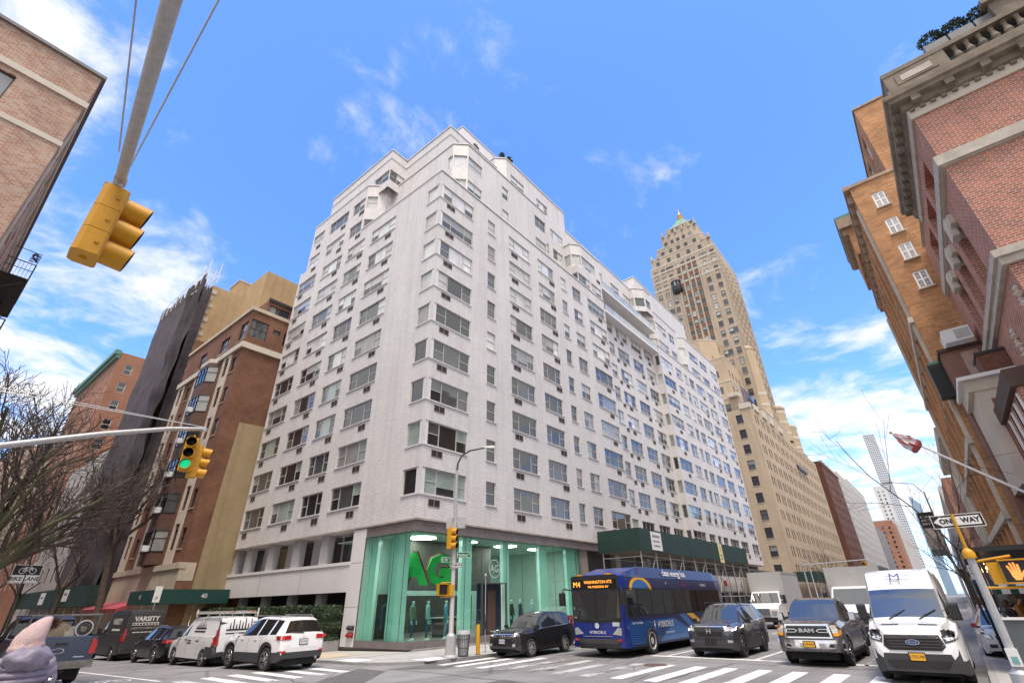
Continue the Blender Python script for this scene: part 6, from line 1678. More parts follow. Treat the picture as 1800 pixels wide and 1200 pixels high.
for y in (-.88, .88):
    for x in (-.55, -2.75): q.tube([(x, y, 1.36), (x, y, 1.95)], .028, STB, 6)
    q.tube([(-.4, y, 1.95), (-2.85, y, 1.95)], .03, STB, 6); q.tube([(-2.75, y, 1.95), (-2.2, y, 1.4)], .022, STB, 6)
for x in (-.55, -2.7): q.tube([(x, -.88, 1.95), (x, .88, 1.95)], .03, STB, 6)
q.build('ladder_rack', c.root)
c.mirror(1.05, 1.25, BLACK, .22, .24)
def in_bed(mb, name, label, cat, group=None, smooth=None):
    o = mb.build(name, None, smooth); o.matrix_world = Matrix.Translation((PKX, PKY, 0)) @ Matrix.Rotation(R(90), 4, 'Z'); tag(o, label, cat, group); return o
q = MB(); TAN = mat('tan_board', (.36, .29, .20), .7, var=.15)
n = 14; P = [(.72, 1.37)] + [(.72 - 1.0 * k / n, 1.37 + .42 * math.sin(math.pi * (.18 + .62 * k / n))) for k in range(n + 1)] + [(-.28, 1.37)]
q.mesh([(-2.45, y, z) for y, z in P] + [(-2.37, y, z) for y, z in P], [tuple(range(len(P))), tuple(reversed(range(len(P), 2 * len(P))))] + [(i, (i + 1) % len(P), len(P) + (i + 1) % len(P), len(P) + i) for i in range(len(P))], TAN)
in_bed(q, 'curved_board', 'curved tan board standing in the blue pickup bed', 'board')
q = MB(); q.box(-2.6, -.7, -.72, -.1, 1.37, 1.50, mat('pale_timber', (.52, .48, .40), .7, var=.12)); q.box(-2.55, -.9, -.68, -.2, 1.502, 1.60, mat('pale_timber', (.52, .48, .40), .7, var=.12)); in_bed(q, 'timber_stack', 'stack of pale boards in the blue pickup bed', 'timber')
q = MB(); T = Matrix.Translation((-2.66, -.55, 1.57)) @ Matrix.Rotation(R(90), 4, 'Y')
q.lathe([(.20, -.05), (.24, -.05), (.24, .05), (.20, .05)], ALU, 22, T, closed=True); q.lathe([(.19, -.03), (.10, -.04), (.10, .04), (.19, .03)], DKGREY, 22, T, closed=True); in_bed(q, 'cable_reel', 'round metal hoop reel at the right end of the pickup bed', 'reel', smooth=40)

# ---- black crossover parked on the avenue in front of the glass shop
sp = suv_spec(4.53, 1.82, 1.65, 2.62, .92, .35, hood=1.02, nose=.80, belt0=1.0, belt1=1.12, roofw=.62, rim=mat('silver_hubcap', (.55, .55, .56), .35, metal=.6, var=.1), spokes=6, bumper=[(3, 2.0, .44, DKGREY)])
c = Car('parked_car', 'black crossover with grille facing us, parked at the kerb in front of the glass shop', 'car', (20.5, 15.72, 0), 181, sp, carpaint('black_car_paint', (.012, .011, .012), .35, .4))
q = MB()
c.patch('', 'front', [(-.48, .70), (.48, .70), (.56, .90), (-.56, .90)], BLACK, off=.008, mb=q)
for k in range(3): c.patch('', 'front', [(-.50 - .03 * k, .72 + .06 * k), (.50 + .03 * k, .72 + .06 * k), (.50 + .03 * k, .745 + .06 * k), (-.50 - .03 * k, .745 + .06 * k)], CHROME, off=.02, mb=q)
q.build('grille', c.root)
q = MB(); T = frameT((2.29, 0, .81), (0, 1, 0), (0, 0, 1)); q.box(-.07, -.04, -.06, .06, 0, .02, CHROME, T); q.box(.04, .07, -.06, .06, 0, .02, CHROME, T); q.box(-.04, .04, -.012, .012, 0, .02, CHROME, T); q.build('badge', c.root)
for d in (1, -1):
    c.patch('headlamp', 'front', [(d * .54, .76), (d * .80, .80), (d * .84, .98), (d * .60, .91)], HEADL, off=.018)
    c.patch('headlamp', 'left' if d > 0 else 'right', [(2.10, .84), (1.72, .97), (1.70, 1.02), (2.05, .98)], HEADL, off=.014)
    c.patch('fog_lamp', 'front', [(d * .55, .42), (d * .68, .42), (d * .68, .52), (d * .55, .52)], HEADL, off=.014)
    c.patch('tail_lamp', 'left' if d > 0 else 'right', [(-2.18, 1.0), (-2.0, 1.02), (-2.08, 1.45), (-2.18, 1.40)], REDL, off=.015)
    c.patch('chrome_strip', 'left' if d > 0 else 'right', [(1.0, 1.0), (-1.6, 1.11), (-1.6, 1.125), (1.0, 1.015)], CHROME, off=.01)
c.plate('front', .60, PLATE_W, 'GKM 4318'); c.handles((.42, -.55), .93, c.paint); c.seams((1.0, -.02, -.9), .42, .98); c.mirror(.92, 1.03, c.paint)
# ---- white car behind it
sp = suv_spec(4.6, 1.85, 1.72, 2.7, .9, .35, hood=1.05, nose=.8)
c = Car('parked_car', 'white car parked behind the black crossover, partly hidden by the blue bus', 'car', (27.2, 15.7, 0), 180, sp, WHITEP)
for d in (1, -1): c.patch('headlamp', 'front', [(d * .54, .78), (d * .80, .80), (d * .82, .95), (d * .60, .90)], HEADL, off=.018)
c.mirror(1.0, 1.05, WHITEP); c.patch('grille', 'front', [(-.45, .66), (.45, .66), (.5, .88), (-.5, .88)], BLACK, off=.01)

# ---- dark grey sport-utility waiting at the stop line
GREYP = carpaint('slate_paint', (.040, .041, .055), .3, 1.0)
sp = suv_spec(4.84, 2.0, 1.82, 2.82, .90, .385, hood=1.18, nose=.98, belt0=1.12, belt1=1.22, roofw=.66, rim=mat('dark_alloy', (.12, .12, .13), .35, metal=.7, var=.1), bumper=[(3, 2.1, .50, DKGREY)], lower=DKGREY)
c = Car('car', 'slate grey sport utility car with lit lamps, waiting beside the blue bus', 'car', (24.4, 8.17, 0), 180, sp, GREYP)
q = MB(); c.patch('', 'front', [(-.46, .72), (.46, .72), (.60, 1.02), (-.60, 1.02)], BLACK, off=.01, mb=q); c.patch('', 'front', [(-.66, 1.03), (.66, 1.03), (.68, 1.065), (-.68, 1.065)], CHROME, off=.02, mb=q)
for k in range(7): c.patch('', 'front', [(-.5, .75 + k * .04), (.5, .75 + k * .04), (.5, .757 + k * .04), (-.5, .757 + k * .04)], DKGREY, off=.016, mb=q)
q.build('grille', c.root)
q = MB(); T = frameT((2.47, 0, .90), (0, 1, 0), (0, 0, 1)); q.box(-.085, -.05, -.08, .08, 0, .02, CHROME, T); q.box(.05, .085, -.08, .08, 0, .02, CHROME, T); q.box(-.05, .05, -.015, .015, 0, .02, CHROME, T); q.build('badge', c.root)
for d in (1, -1):
    c.patch('headlamp', 'front', [(d * .60, .88), (d * .88, .92), (d * .90, 1.04), (d * .64, 1.03)], HEADL, off=.02)
    o = c.patch('running_lamp', 'front', [(d * .84, .90), (d * .93, .92), (d * .94, 1.03), (d * .90, 1.05)], HEADON, off=.03)
    c.patch('fog_lamp', 'front', [(d * .66, .52), (d * .84, .52), (d * .84, .60), (d * .66, .60)], HEADL, off=.016)
c.patch('bumper_bar', 'front', [(-.62, .645), (.62, .645), (.60, .675), (-.60, .675)], DKGREY, off=.02)
c.patch('plate_holder', 'front', [(-.22, .50), (.22, .50), (.22, .66), (-.22, .66)], BLACK, off=.03)
c.handles((.45, -.55), 1.02, GREYP); c.seams((1.0, -.02, -.95), .45, 1.1); c.mirror(.95, 1.14, BLACK, .2, .17)
q = MB()
for y in (-.68, .68): q.tube([(.5, y, 1.80), (.4, y, 1.86), (-1.5, y, 1.84), (-1.65, y, 1.79)], .022, BLACK, 6)
q.build('roof_rail', c.root)
for d in ('left', 'right'): c.patch('chrome_strip', d, [(.9, 1.13), (-1.7, 1.215), (-1.7, 1.235), (.9, 1.15)], CHROME, off=.012)

# ---- brown-grey pickup with the big chrome grille
RAMP = carpaint('granite_metallic', (.085, .080, .080), .26, 1.0, .25)
sp = pickup_spec(5.82, 2.03, 1.95, 3.57, 1.0, .405, 1.30, 1.08, 1.33, -.55, rim=CHROME, spokes=5, bumper=[])
c = Car('pickup_truck', 'granite-coloured pickup truck with chrome grille and bumper, between the slate car and the white van', 'pickup truck', (23.65, 4.42, 0), 180, sp, RAMP)
q = MB()
c.patch('', 'front', [(-.72, .80), (.72, .80), (.66, 1.20), (-.66, 1.20)], CHROME, off=.02, mb=q)
c.patch('', 'front', [(-.66, .84), (.66, .84), (.61, 1.15), (-.61, 1.15)], BLACK, off=.03, mb=q)
for k in range(6): c.patch('', 'front', [(-.62, .87 + k * .047), (.62, .87 + k * .047), (.62, .878 + k * .047), (-.62, .878 + k * .047)], DKGREY, off=.04, mb=q)
for d in (1, -1):
    c.patch('', 'front', [(d * .64, .96), (d * .36, .96), (d * .28, 1.01), (d * .36, 1.06), (d * .62, 1.06)][::d], CHROME, off=.05, mb=q)
    c.patch('', 'front', [(d * .61, .975), (d * .37, .975), (d * .31, 1.01), (d * .37, 1.045), (d * .60, 1.045)][::d], BLACK, off=.06, mb=q)
q.build('grille', c.root)
c.text('lettering', 'front', 'RAM', 0, 1.01, .15, CHROME, sx=1.5, bold=.01, off=.075)
for d in (1, -1):
    c.patch('headlamp', 'front', [(d * .74, .92), (d * .96, .94), (d * .97, 1.16), (d * .72, 1.17)], HEADL, off=.02)
    c.patch('turn_lamp', 'front', [(d * .76, .86), (d * .96, .88), (d * .965, .96), (d * .745, .95)], AMBER, off=.026)
    c.patch('headlamp', 'left' if d > 0 else 'right', [(2.84, .9), (2.66, .92), (2.64, 1.14), (2.82, 1.15)], AMBER, off=.016)
    c.patch('fog_lamp', 'front', [(d * .50, .55), (d * .72, .55), (d * .70, .64), (d * .50, .64)], BLACK, off=.06)
q = MB(); NB = 14
for (z0, o0), (z1, o1) in zip(((.46, .02), (.52, .09), (.66, .11), (.75, .08), (.77, .0))[:-1], ((.46, .02), (.52, .09), (.66, .11), (.75, .08), (.77, .0))[1:]):
    for i in range(NB):
        y0, y1 = -1.0 + 2.0 * i / NB, -1.0 + 2.0 * (i + 1) / NB; bx = lambda y: 2.91 - .22 * abs(y) ** 3
        q.poly([(bx(y0) + o0, y0, z0), (bx(y1) + o0, y1, z0), (bx(y1) + o1, y1, z1), (bx(y0) + o1, y0, z1)], CHROME)
o = q.build('front_bumper', c.root, 60)
q = MB(); T = frameT((3.035, 0.0, .63), (0, 1, 0), (0, 0, 1)); q.box(-.18, .18, -.10, .10, 0, .01, BLACK, T); q.box(-.155, .155, -.078, .078, .01, .016, PLATE_Y, T); add_text(q, 'HSB 6902', .09, T @ Matrix.Translation((0, 0, .019)), SIGBLACK, sx=.75); q.build('number_plate', c.root)
c.mirror(1.02, 1.28, CHROME, .22, .26, .16); c.handles((.2, -.45), 1.12, CHROME); c.seams((1.0, -.15, -.6), .48, 1.2)
for s_ in (1, -1):
    q = MB(); q.box(-.9, 1.25, s_ * .86 - .06, s_ * .86 + .14 * s_, .36, .42, DKGREY); q.build('side_step', c.root)
q = MB(); q.box(-2.8, -.7, -.8, .8, 1.335, 1.36, BLACK); q.build('bed_cover', c.root)

# ---- big white van with high roof, nearest on the right
sp = van_spec(5.98, 2.06, 2.68, 3.75, 1.0, .355, 1.32, 1.02, 1.72, .95, 1.42, glass=[(1.45, .75)], roofw=.86, head=.36, bumper=[(3.2, 2.35, .66, DKGREY), (-2.7, -3, .5, DKGREY)], rim=ALU, spokes=0)
c = Car('delivery_van', 'white high-roof van with dark bumper and blue script logo, nearest vehicle at lower right', 'van', (20.9, 1.40, 0), 180, sp, VW)
q = MB(); c.patch('', 'front', [(-.55, .74), (.55, .74), (.66, .84), (.58, 1.08), (-.58, 1.08), (-.66, .84)], BLACK, off=.014, mb=q)
for k in range(4): c.patch('', 'front', [(-.56, .80 + k * .065), (.56, .80 + k * .065), (.56, .822 + k * .065), (-.56, .822 + k * .065)], DKGREY, off=.03, mb=q)
q.build('grille', c.root)
q = MB(); T = frameT((3.035, 0, .92), (0, 1, 0), (0, 0, 1)); n = 20
q.poly([T @ Vector((.15 * math.cos(2 * math.pi * k / n), .062 * math.sin(2 * math.pi * k / n), 0)) for k in range(n)], CHROME); q.poly([T @ Vector((.135 * math.cos(2 * math.pi * k / n), .05 * math.sin(2 * math.pi * k / n), .004)) for k in range(n)], mat('badge_blue', (.03, .06, .22), .3, var=0))
add_text(q, 'Ford', .075, T @ Matrix.Translation((0, 0, .007)), CHROME, sx=1.2); q.build('badge', c.root)
for d in (1, -1):
    c.patch('headlamp', 'front', [(d * .66, .90), (d * .90, .96), (d * .93, 1.16), (d * .82, 1.20), (d * .64, 1.06)], DKGREY, off=.016)
    c.patch('headlamp', 'front', [(d * .70, .94), (d * .84, .98), (d * .86, 1.12), (d * .72, 1.06)], HEADL, off=.026)
    c.patch('headlamp', 'left' if d > 0 else 'right', [(2.86, .98), (2.58, 1.02), (2.55, 1.20), (2.80, 1.18)], DKGREY, off=.014)
    c.patch('bonnet_vent', 'front', [(d * .22, 1.285), (d * .62, 1.275), (d * .62, 1.295), (d * .22, 1.305)], BLACK, off=.02)
c.patch('lower_intake', 'front', [(-.55, .38), (.55, .38), (.66, .52), (-.66, .52)], BLACK, off=.02)
c.plate('front', .60, PLATE_Y, '17575-MK', DKGREY)
BLUEINK = mat('blue_ink', (.02, .05, .25), .5, var=0)
q = MB(); T = frameT((.86, .0, 2.44), (0, 1, 0), (-.55, 0, .83)); add_text(q, 'M', .30, T @ Matrix.Translation((-.05, .02, .03)), BLUEINK, sx=1.3)
for k in range(2): q.poly([T @ Vector(p) for p in ((-.30, .06 - k * .1, .03), (.34, .06 - k * .14, .03), (.34, .045 - k * .14, .03), (-.30, .045 - k * .1, .03))], BLUEINK)
q.build('logo', c.root)
for d in (-.45, .25):
    q = MB(); q.tube([(1.76, d, 1.40), (1.55, d + .42, 1.62)], .014, BLACK, 5); q.tube([(1.64, d + .12, 1.50), (1.50, d + .62, 1.60)], .01, BLACK, 5); q.build('wiper', c.root)
c.mirror(1.55, 1.42, BLACK, .24, .42, .12); c.seams((.55, -.6), .42, 1.4); c.handles((.75,), 1.15, BLACK)
# ---- white car at the far right kerb
sp = suv_spec(4.6, 1.84, 1.5, 2.7, .9, .33, hood=.98, nose=.72, belt0=.92, belt1=1.0)
c = Car('parked_car', 'small white car parked at the right kerb behind the big white van', 'car', (26.6, -.95 + .1, 0), 180, sp, WHITEP)
for d in (1, -1): c.patch('headlamp', 'front', [(d * .52, .66), (d * .80, .72), (d * .82, .88), (d * .58, .80)], HEADL, off=.018); c.patch('fog_lamp', 'front', [(d * .5, .42), (d * .7, .42), (d * .7, .52), (d * .5, .52)], DKGREY, off=.012)
c.patch('grille', 'front', [(-.45, .62), (.45, .62), (.48, .76), (-.48, .76)], BLACK, off=.01); c.mirror(1.0, .95, mat('mirror_red', (.3, .03, .03), .3)); c.plate('front', .50, PLATE_W, 'JKD 2201')

# ---- box trucks
def box_truck(label, loc, boxm, cabw=2.2, H=3.5):
    r_ = thing('box_truck', label, 'truck', loc, R(180), 'box trucks in the queue on the avenue')
    q = MB(); q.box(-4.4, 1.1, -1.22, 1.22, 1.05, H, boxm); q.build('cargo_box', r_)
    q = MB()
    for x in (-4.4, 1.06): q.box(x, x + .06, -1.24, 1.24, 1.0, H + .02, ALU)
    for y in (-1.24, 1.2): q.box(-4.4, 1.1, y, y + .04, H - .1, H + .03, ALU); q.box(-4.4, 1.1, y, y + .04, 1.0, 1.12, DKGREY)
    q.build('box_trim', r_)
    w = cabw / 2; q = MB()
    prof = [(1.2, .75), (1.2, 2.35), (1.45, 2.42), (1.9, 2.36), (2.35, 1.62), (3.3, 1.46), (3.5, 1.3), (3.55, .75)]
    for sd in (1, -1):
        q.poly([(x, sd * (w - (.14 if z > 1.7 else 0)), z) for x, z in (prof if sd < 0 else prof[::-1])], WHITE)
    for (xa, za), (xb, zb_) in zip(prof[:-1], prof[1:]):
        ya, yb_ = w - (.14 if za > 1.7 else 0), w - (.14 if zb_ > 1.7 else 0)
        q.poly([(xa, ya, za), (xa, -ya, za), (xb, -yb_, zb_), (xb, yb_, zb_)], WHITE)
    q.build('cab', r_)
    q = MB(); q.poly([(1.93, w - .20, 2.30), (1.93, -w + .20, 2.30), (2.345, -w + .10, 1.66), (2.345, w - .10, 1.66)], CGLASS2); q.v = [(x + .012, y, z + .01) for x, y, z in q.v]; q.build('windscreen', r_)
    for sd in (1, -1): q = MB(); q.poly([(1.35, sd * (w - .1), 2.2), (1.85, sd * (w - .1), 2.2), (2.2, sd * (w + .005), 1.66), (1.35, sd * (w + .005), 1.66)][::sd], CGLASS); q.build('side_window', r_)
    q = MB(); q.box(3.53, 3.60, -.5, .5, .85, 1.3, CHROME)
    for k in range(7): q.box(3.60, 3.61, -.47, .47, .88 + k * .06, .91 + k * .06, DKGREY)
    q.build('grille', r_)
    q = MB(); q.box(3.4, 3.72, -1.15, 1.15, .45, .75, BLACK); q.build('front_bumper', r_)
    for sd in (1, -1): q = MB(); q.box(3.45, 3.58, sd * .78 - .2, sd * .78 + .2, .92, 1.18, HEADL); q.build('headlamp', r_); q = MB(); q.box(2.0, 2.12, sd * 1.32 - .1, sd * 1.32 + .1, 1.6, 2.15, BLACK); q.tube([(2.1, sd * 1.0, 1.8), (2.06, sd * 1.3, 1.85)], .025, CHROME, 5); q.build('mirror', r_)
    for x in (2.75, -3.0):
        for sd in (1, -1): wheel(r_, x, sd * .98, .46, .28, 0, ALU, sd)
    q = MB(); q.box(-4.3, 3.3, -.8, .8, .5, 1.0, UNDER); q.build('chassis', r_)
box_truck('white box truck with bonnet, coming up the avenue between the bus and the granite pickup', (46.5, 11.7, 0), mat('box_grey', (.50, .50, .51), .5, var=.08), 2.2, 3.75)
box_truck('pale box truck directly behind the granite pickup and the white van', (33.6, 4.1, 0), mat('box_pale', (.58, .58, .55), .5, var=.08), 2.2, 3.3)

# ---- the blue city bus
BB = carpaint('bus_blue', (.006, .024, .20), .35, .3); BN = carpaint('bus_navy', (.012, .016, .075), .35, .3)
BLB = mat('bus_light_blue', (.01, .13, .40), .3, var=0, coat=1); BYE = mat('bus_gold', (.80, .42, .02), .3, var=0, coat=1)
bus = thing('city_bus', 'blue and gold city bus with lit amber destination sign, before the green sidewalk shed', 'bus', (26.45, 12.2, 0), R(180))
hb, wd = 6.15, 1.30
XB = MB()
def ring_sec(x, w, zb, zt, rr=.16):
    P = []
    for sy in (1, -1):
        seq = [(w, zb), (w, zb + .9), (w, 1.35), (w - .01, 2.4), (w - .05, zt - rr), (w - .09, zt - rr * .4), (w - .22, zt - .03), (w * .5, zt)]
        P.append([(x, sy * y, z) for y, z in seq])
    return P[1][::1] + P[0][::-1]       # right bottom -> roof -> left bottom
fr_ = [(hb, 1.14, .36, 2.98, .3), (hb - .05, 1.22, .34, 3.02, .25), (hb - .25, 1.29, .34, 3.05, .2), (hb - .6, wd, .34, 3.06, .18)]
st = fr_ + [(x, wd, .34, 3.06, .18) for x in (4.5, 3.0, 1.0, -1, -3, -5)] + [(-hb + .1, wd, .36, 3.02, .18), (-hb, 1.24, .45, 2.95, .2)]
S_ = [ring_sec(*a) for a in st]; n = len(S_[0])
for i in range(len(S_) - 1):
    for j in range(n - 1):
        XB.poly([S_[i][j], S_[i][j + 1], S_[i + 1][j + 1], S_[i + 1][j]][::-1], BN if i > 2 else BB)
XB.poly(S_[0], BB); XB.poly(S_[-1][::-1], BN)
o = XB.build('body', bus)
bm = bmesh.new(); bm.from_mesh(o.data); bmesh.ops.remove_doubles(bm, verts=bm.verts, dist=.002); bmesh.ops.recalc_face_normals(bm, faces=bm.faces); bm.to_mesh(o.data); bm.free()
o.data.polygons.foreach_set('use_smooth', [True] * len(o.data.polygons)); o.data.set_sharp_from_angle(angle=R(35))
q = MB()          # roof fairing, stepped up behind the windscreen
rp_ = [(5.7, 2.98, .9), (5.2, 3.12, 1.0), (4.5, 3.26, 1.08), (3.9, 3.36, 1.12), (-5.2, 3.36, 1.12), (-5.9, 3.2, 1.1), (-6.1, 3.0, 1.1)]
for (xa, za, wa), (xb, zb_, wb_) in zip(rp_[:-1], rp_[1:]):
    q.poly([(xa, -wa, za), (xa, wa, za), (xb, wb_, zb_), (xb, -wb_, zb_)], BB)
    for s_ in (1, -1):
        e = [(xa, s_ * wa, za), (xb, s_ * wb_, zb_), (xb, s_ * 1.26, 2.9), (xa, s_ * 1.26, 2.9)]; q.poly(e if s_ < 0 else e[::-1], BN)
q.build('roof_fairing', bus)
def bside(name, pts, m, off, s_=1, parent=None):
    """flat panel on the street side (s_=1: left flank, which faces us) or the kerb side"""
    q = MB(); y = s_ * (wd + off); P = [(x, y, z) for x, z in pts]
    nn = (Vector(P[1]) - Vector(P[0])).cross(Vector(P[2]) - Vector(P[0])).y * s_
    if nn < 0: P.reverse()
    B_ = [(x, s_ * (wd - .03), z) for x, _, z in P]; k = len(P)
    q.mesh(P + B_, [tuple(range(k))] + [(i, k + i, k + (i + 1) % k, (i + 1) % k) for i in range(k)], m)
    return q.build(name, parent or bus)
for s_ in (1, -1):
    xw = 5.55; k = 0
    for a, b_ in ((5.75, 4.85), (4.78, 3.55), (3.48, 2.25), (2.18, .95), (.88, -.35), (-.42, -1.65), (-1.72, -2.95), (-3.02, -4.25), (-4.32, -5.4)):
        bside('window', [(a, 1.46), (b_, 1.46), (b_, 2.42), (a, 2.42)], CGLASS, .012, s_)
        k += 1
    bside('window_band', [(5.95, 1.40), (-5.5, 1.40), (-5.5, 2.48), (5.95, 2.48)], BLACK, .004, s_)
    # stripes
    bside('stripe', [(5.75, .42), (-1.6, .42), (1.3, 1.25), (5.75, 1.25)], BLB, .003, s_)
    q = MB()
    for i in range(13):
        z = .40 + i * .085
        P = [(5.75, s_ * (wd + .006), z + .035), (3.2 - i * .12, s_ * (wd + .006), .36 + i * .05), (3.2 - i * .12, s_ * (wd + .006), .40 + i * .05), (5.75, s_ * (wd + .006), z + .07)]
        q.poly(P if s_ > 0 else P[::-1], BN)
    q.build('pinstripe', bus)
    bside('stripe', [(-.6, .75), (-1.35, .75), (-.1, 1.40), (.65, 1.40)], BLB, .007, s_); bside('stripe', [(-1.5, .95), (-2.3, .95), (-1.1, 1.40), (-.3, 1.40)], BYE, .008, s_)
    # arch over the front door line
    q = MB(); n = 18
    for i in range(n):
        a, b_ = math.pi * i / n, math.pi * (i + 1) / n; cx, cz = 4.35, 2.42
        for r0, r1, m, of in ((.0, .40, BLB, .012), (.40, .52, BYE, .014)):
            P = [(cx - r_ * 2.1 * math.cos(t), s_ * (wd - .008 - .045 * max(0, r_ * math.sin(t)) / .42 + of), cz + r_ * 1.0 * math.sin(t)) for r_, t in ((r0, a), (r1, a), (r1, b_), (r0, b_))]
            q.poly(P if s_ < 0 else P[::-1], m)
    q.build('arch_emblem', bus)
    T = frameT((2.3, s_ * (wd + .014), 1.05), (-s_, 0, 0), (0, 0, 1))
    q = MB(); add_text(q, 'HYBRIDBUS', .34, T, SIGWHITE, sx=.95); q.mesh([T @ Vector(p) for p in ((-1.16, .16, 0), (-1.22, -.02, 0), (-1.16, -.02, 0), (-1.20, -.18, 0), (-1.08, .04, 0), (-1.14, .04, 0), (-1.10, .16, 0))], [(0, 1, 2, 3, 4, 5, 6)], SIGWHITE)
    add_text(q, 'clean energy bus', .15, T @ Matrix.Translation((.35, -.32, 0)), SIGWHITE); q.build('lettering', bus)
    T = frameT((.4, s_ * (1.19 + .02), 3.13), (-s_, 0, 0), (0, s_ * -.3, .95)); q = MB(); add_text(q, 'clean energy bus', .42, T @ Matrix.Translation((0, 0, .04)), SIGWHITE, bold=.006); q.build('lettering', bus)
    T = frameT((-.6, s_ * (wd - .02), 2.66), (-s_, 0, 0), (0, 0, 1)); q = MB(); add_text(q, 'NYCT', .2, T @ Matrix.Translation((0, 0, .012)), mat('bus_red', (.6, .03, .03), .4)); add_text(q, 'HYBRIDBUS', .17, T @ Matrix.Translation((2.6, 0, .012)), SIGWHITE); add_text(q, '8', .18, T @ Matrix.Translation((-2.2, 0.05, .012)), SIGWHITE); q.build('lettering', bus)
    T = frameT((5.15, s_ * (wd + .014), 1.18), (-s_, 0, 0), (0, 0, 1)); q = MB(); add_text(q, 'New York City Bus', .12, T @ Matrix.Translation((.1, 0, 0)), SIGWHITE); q.build('lettering', bus)
    for x in (3.9, -2.2):
        ra = .58; n = 14
        bside('wheel_arch', [(x + ra * math.cos(math.pi * i / n), .34 + ra * 1.12 * math.sin(math.pi * i / n)) for i in range(n + 1)], UNDER, .010, s_)
        wheel(bus, x, s_ * 1.20, .49, .30, 0, ALU, s_)
# front of the bus
FX = hb + .03
def bfront(name, pts, m, x=FX):
    q = MB(); P = [(x - .015 * abs(y) ** 3, y, z) for y, z in pts]; B_ = [(x - .06, y, z) for y, z in pts]; k = len(P)
    q.mesh(P + B_, [tuple(range(k))] + [(i, k + i, k + (i + 1) % k, (i + 1) % k) for i in range(k)], m); return q.build(name, bus)
arc = [(y, 1.30 + .10 * (y / 1.1) ** 2) for y in [-1.12 + .16 * i for i in range(15)]]
bfront('windscreen', arc + [(1.14, 2.40), (-1.14, 2.40)], CGLASS2); bfront('windscreen_surround', [(-1.17, 1.26), (0, 1.22), (1.17, 1.26), (1.18, 2.94), (1.05, 3.0), (-1.05, 3.0), (-1.18, 2.94)], BLACK, FX - .006)
q = MB(); q.box(FX - .02, FX + .02, -.02, .02, 1.3, 2.4, BLACK)
q.build('windscreen_pillar', bus)
bfront('destination_glass', [(-1.10, 2.46), (1.10, 2.46), (1.08, 2.84), (-1.08, 2.84)], mat('sign_glass', (.02, .02, .022), .05, var=0), FX + .003)
LED = mat('amber_led', (.6, .25, .02), .5, var=0, emit=(1.0, .36, .05), es=.8)
q = MB(); T = frameT((FX + .012, .1, 2.65), (0, 1, 0), (0, 0, 1)); add_text(q, 'M4', .30, T @ Matrix.Translation((-.95, 0, 0)), LED); add_text(q, 'WASHINGTON HTS', .17, T @ Matrix.Translation((.12, .08, 0)), LED, sx=.9); add_text(q, 'VIA MADISON AV', .13, T @ Matrix.Translation((.12, -.10, 0)), LED); q.build('destination_sign', bus)
q = MB(); T = frameT((FX + .012, 0, 0), (0, 1, 0), (0, 0, 1))
add_text(q, 'HYBRIDBUS', .15, T @ Matrix.Translation((.02, .88, 0)), SIGWHITE); add_text(q, '9442', .14, T @ Matrix.Translation((-.98, 1.16, -.05)), SIGWHITE); add_text(q, 'HYBRID', .05, T @ Matrix.Translation((-.98, 1.04, -.05)), SIGWHITE)
n = 22; q.poly([T @ Vector((.10 * math.cos(2 * math.pi * k / n), 1.12 + .10 * math.sin(2 * math.pi * k / n), 0)) for k in range(n)], SIGWHITE); add_text(q, 'M', .15, T @ Matrix.Translation((-.015, 1.12, .004)), BB)
q.build('lettering', bus)
for s_ in (1, -1):
    bfront('headlamp', [(s_ * .70, .82), (s_ * 1.10, .78), (s_ * 1.12, 1.02), (s_ * .98, 1.06)][::1], HEADL, FX + .004)
    q = MB(); q.box(FX + .0, FX + .012, s_ * 1.02 - .09, s_ * 1.02 + .09, .58, .66, REDL); q.build('reflector', bus)
bfront('plate', [(.74, 1.10), (1.04, 1.10), (1.04, 1.24), (.74, 1.24)], PLATE_W, FX + .006)
q = MB(); q.box(FX - .02, FX + .01, .45 - 1.15, -.45 + 1.15, .735, .75, CHROME); q.build('smile_trim', bus)
q = MB()
for i in range(12):
    y0, y1 = -1.28 + 2.56 * i / 12, -1.28 + 2.56 * (i + 1) / 12; bx = lambda y: hb + .16 - .16 * abs(y) ** 3
    for (z0, z1, m) in ((.34, .50, BLACK), (.50, .64, DKGREY)): q.poly([(bx(y0), y0, z0), (bx(y1), y1, z0), (bx(y1), y1, z1), (bx(y0), y0, z1)], m)
    q.poly([(bx(y0), y0, .64), (bx(y1), y1, .64), (hb - .2, y1, .66), (hb - .2, y0, .66)], DKGREY)
q.build('front_bumper', bus)
for s_ in (1, -1):
    q = MB(); q.tube([(hb - .1, s_ * 1.15, 2.45), (hb + .25, s_ * 1.42, 2.5), (hb + .28, s_ * 1.5, 2.3)], .03, BLACK, 6); q.box(hb + .2, hb + .34, s_ * 1.5 - .13, s_ * 1.5 + .13, 1.85, 2.35, BLACK); q.build('mirror', bus)
    q = MB(); q.box(hb - .1, hb + .0, s_ * .72 - .12, s_ * .72 + .12, 3.0, 3.06, AMBER); q.build('marker_lamp', bus)
q = MB(); q.box(-5.9, 5.6, -1.0, 1.0, .28, .5, UNDER); q.box(4.4, 5.6, -1.25, 1.25, .26, .36, UNDER); q.build('chassis', bus)
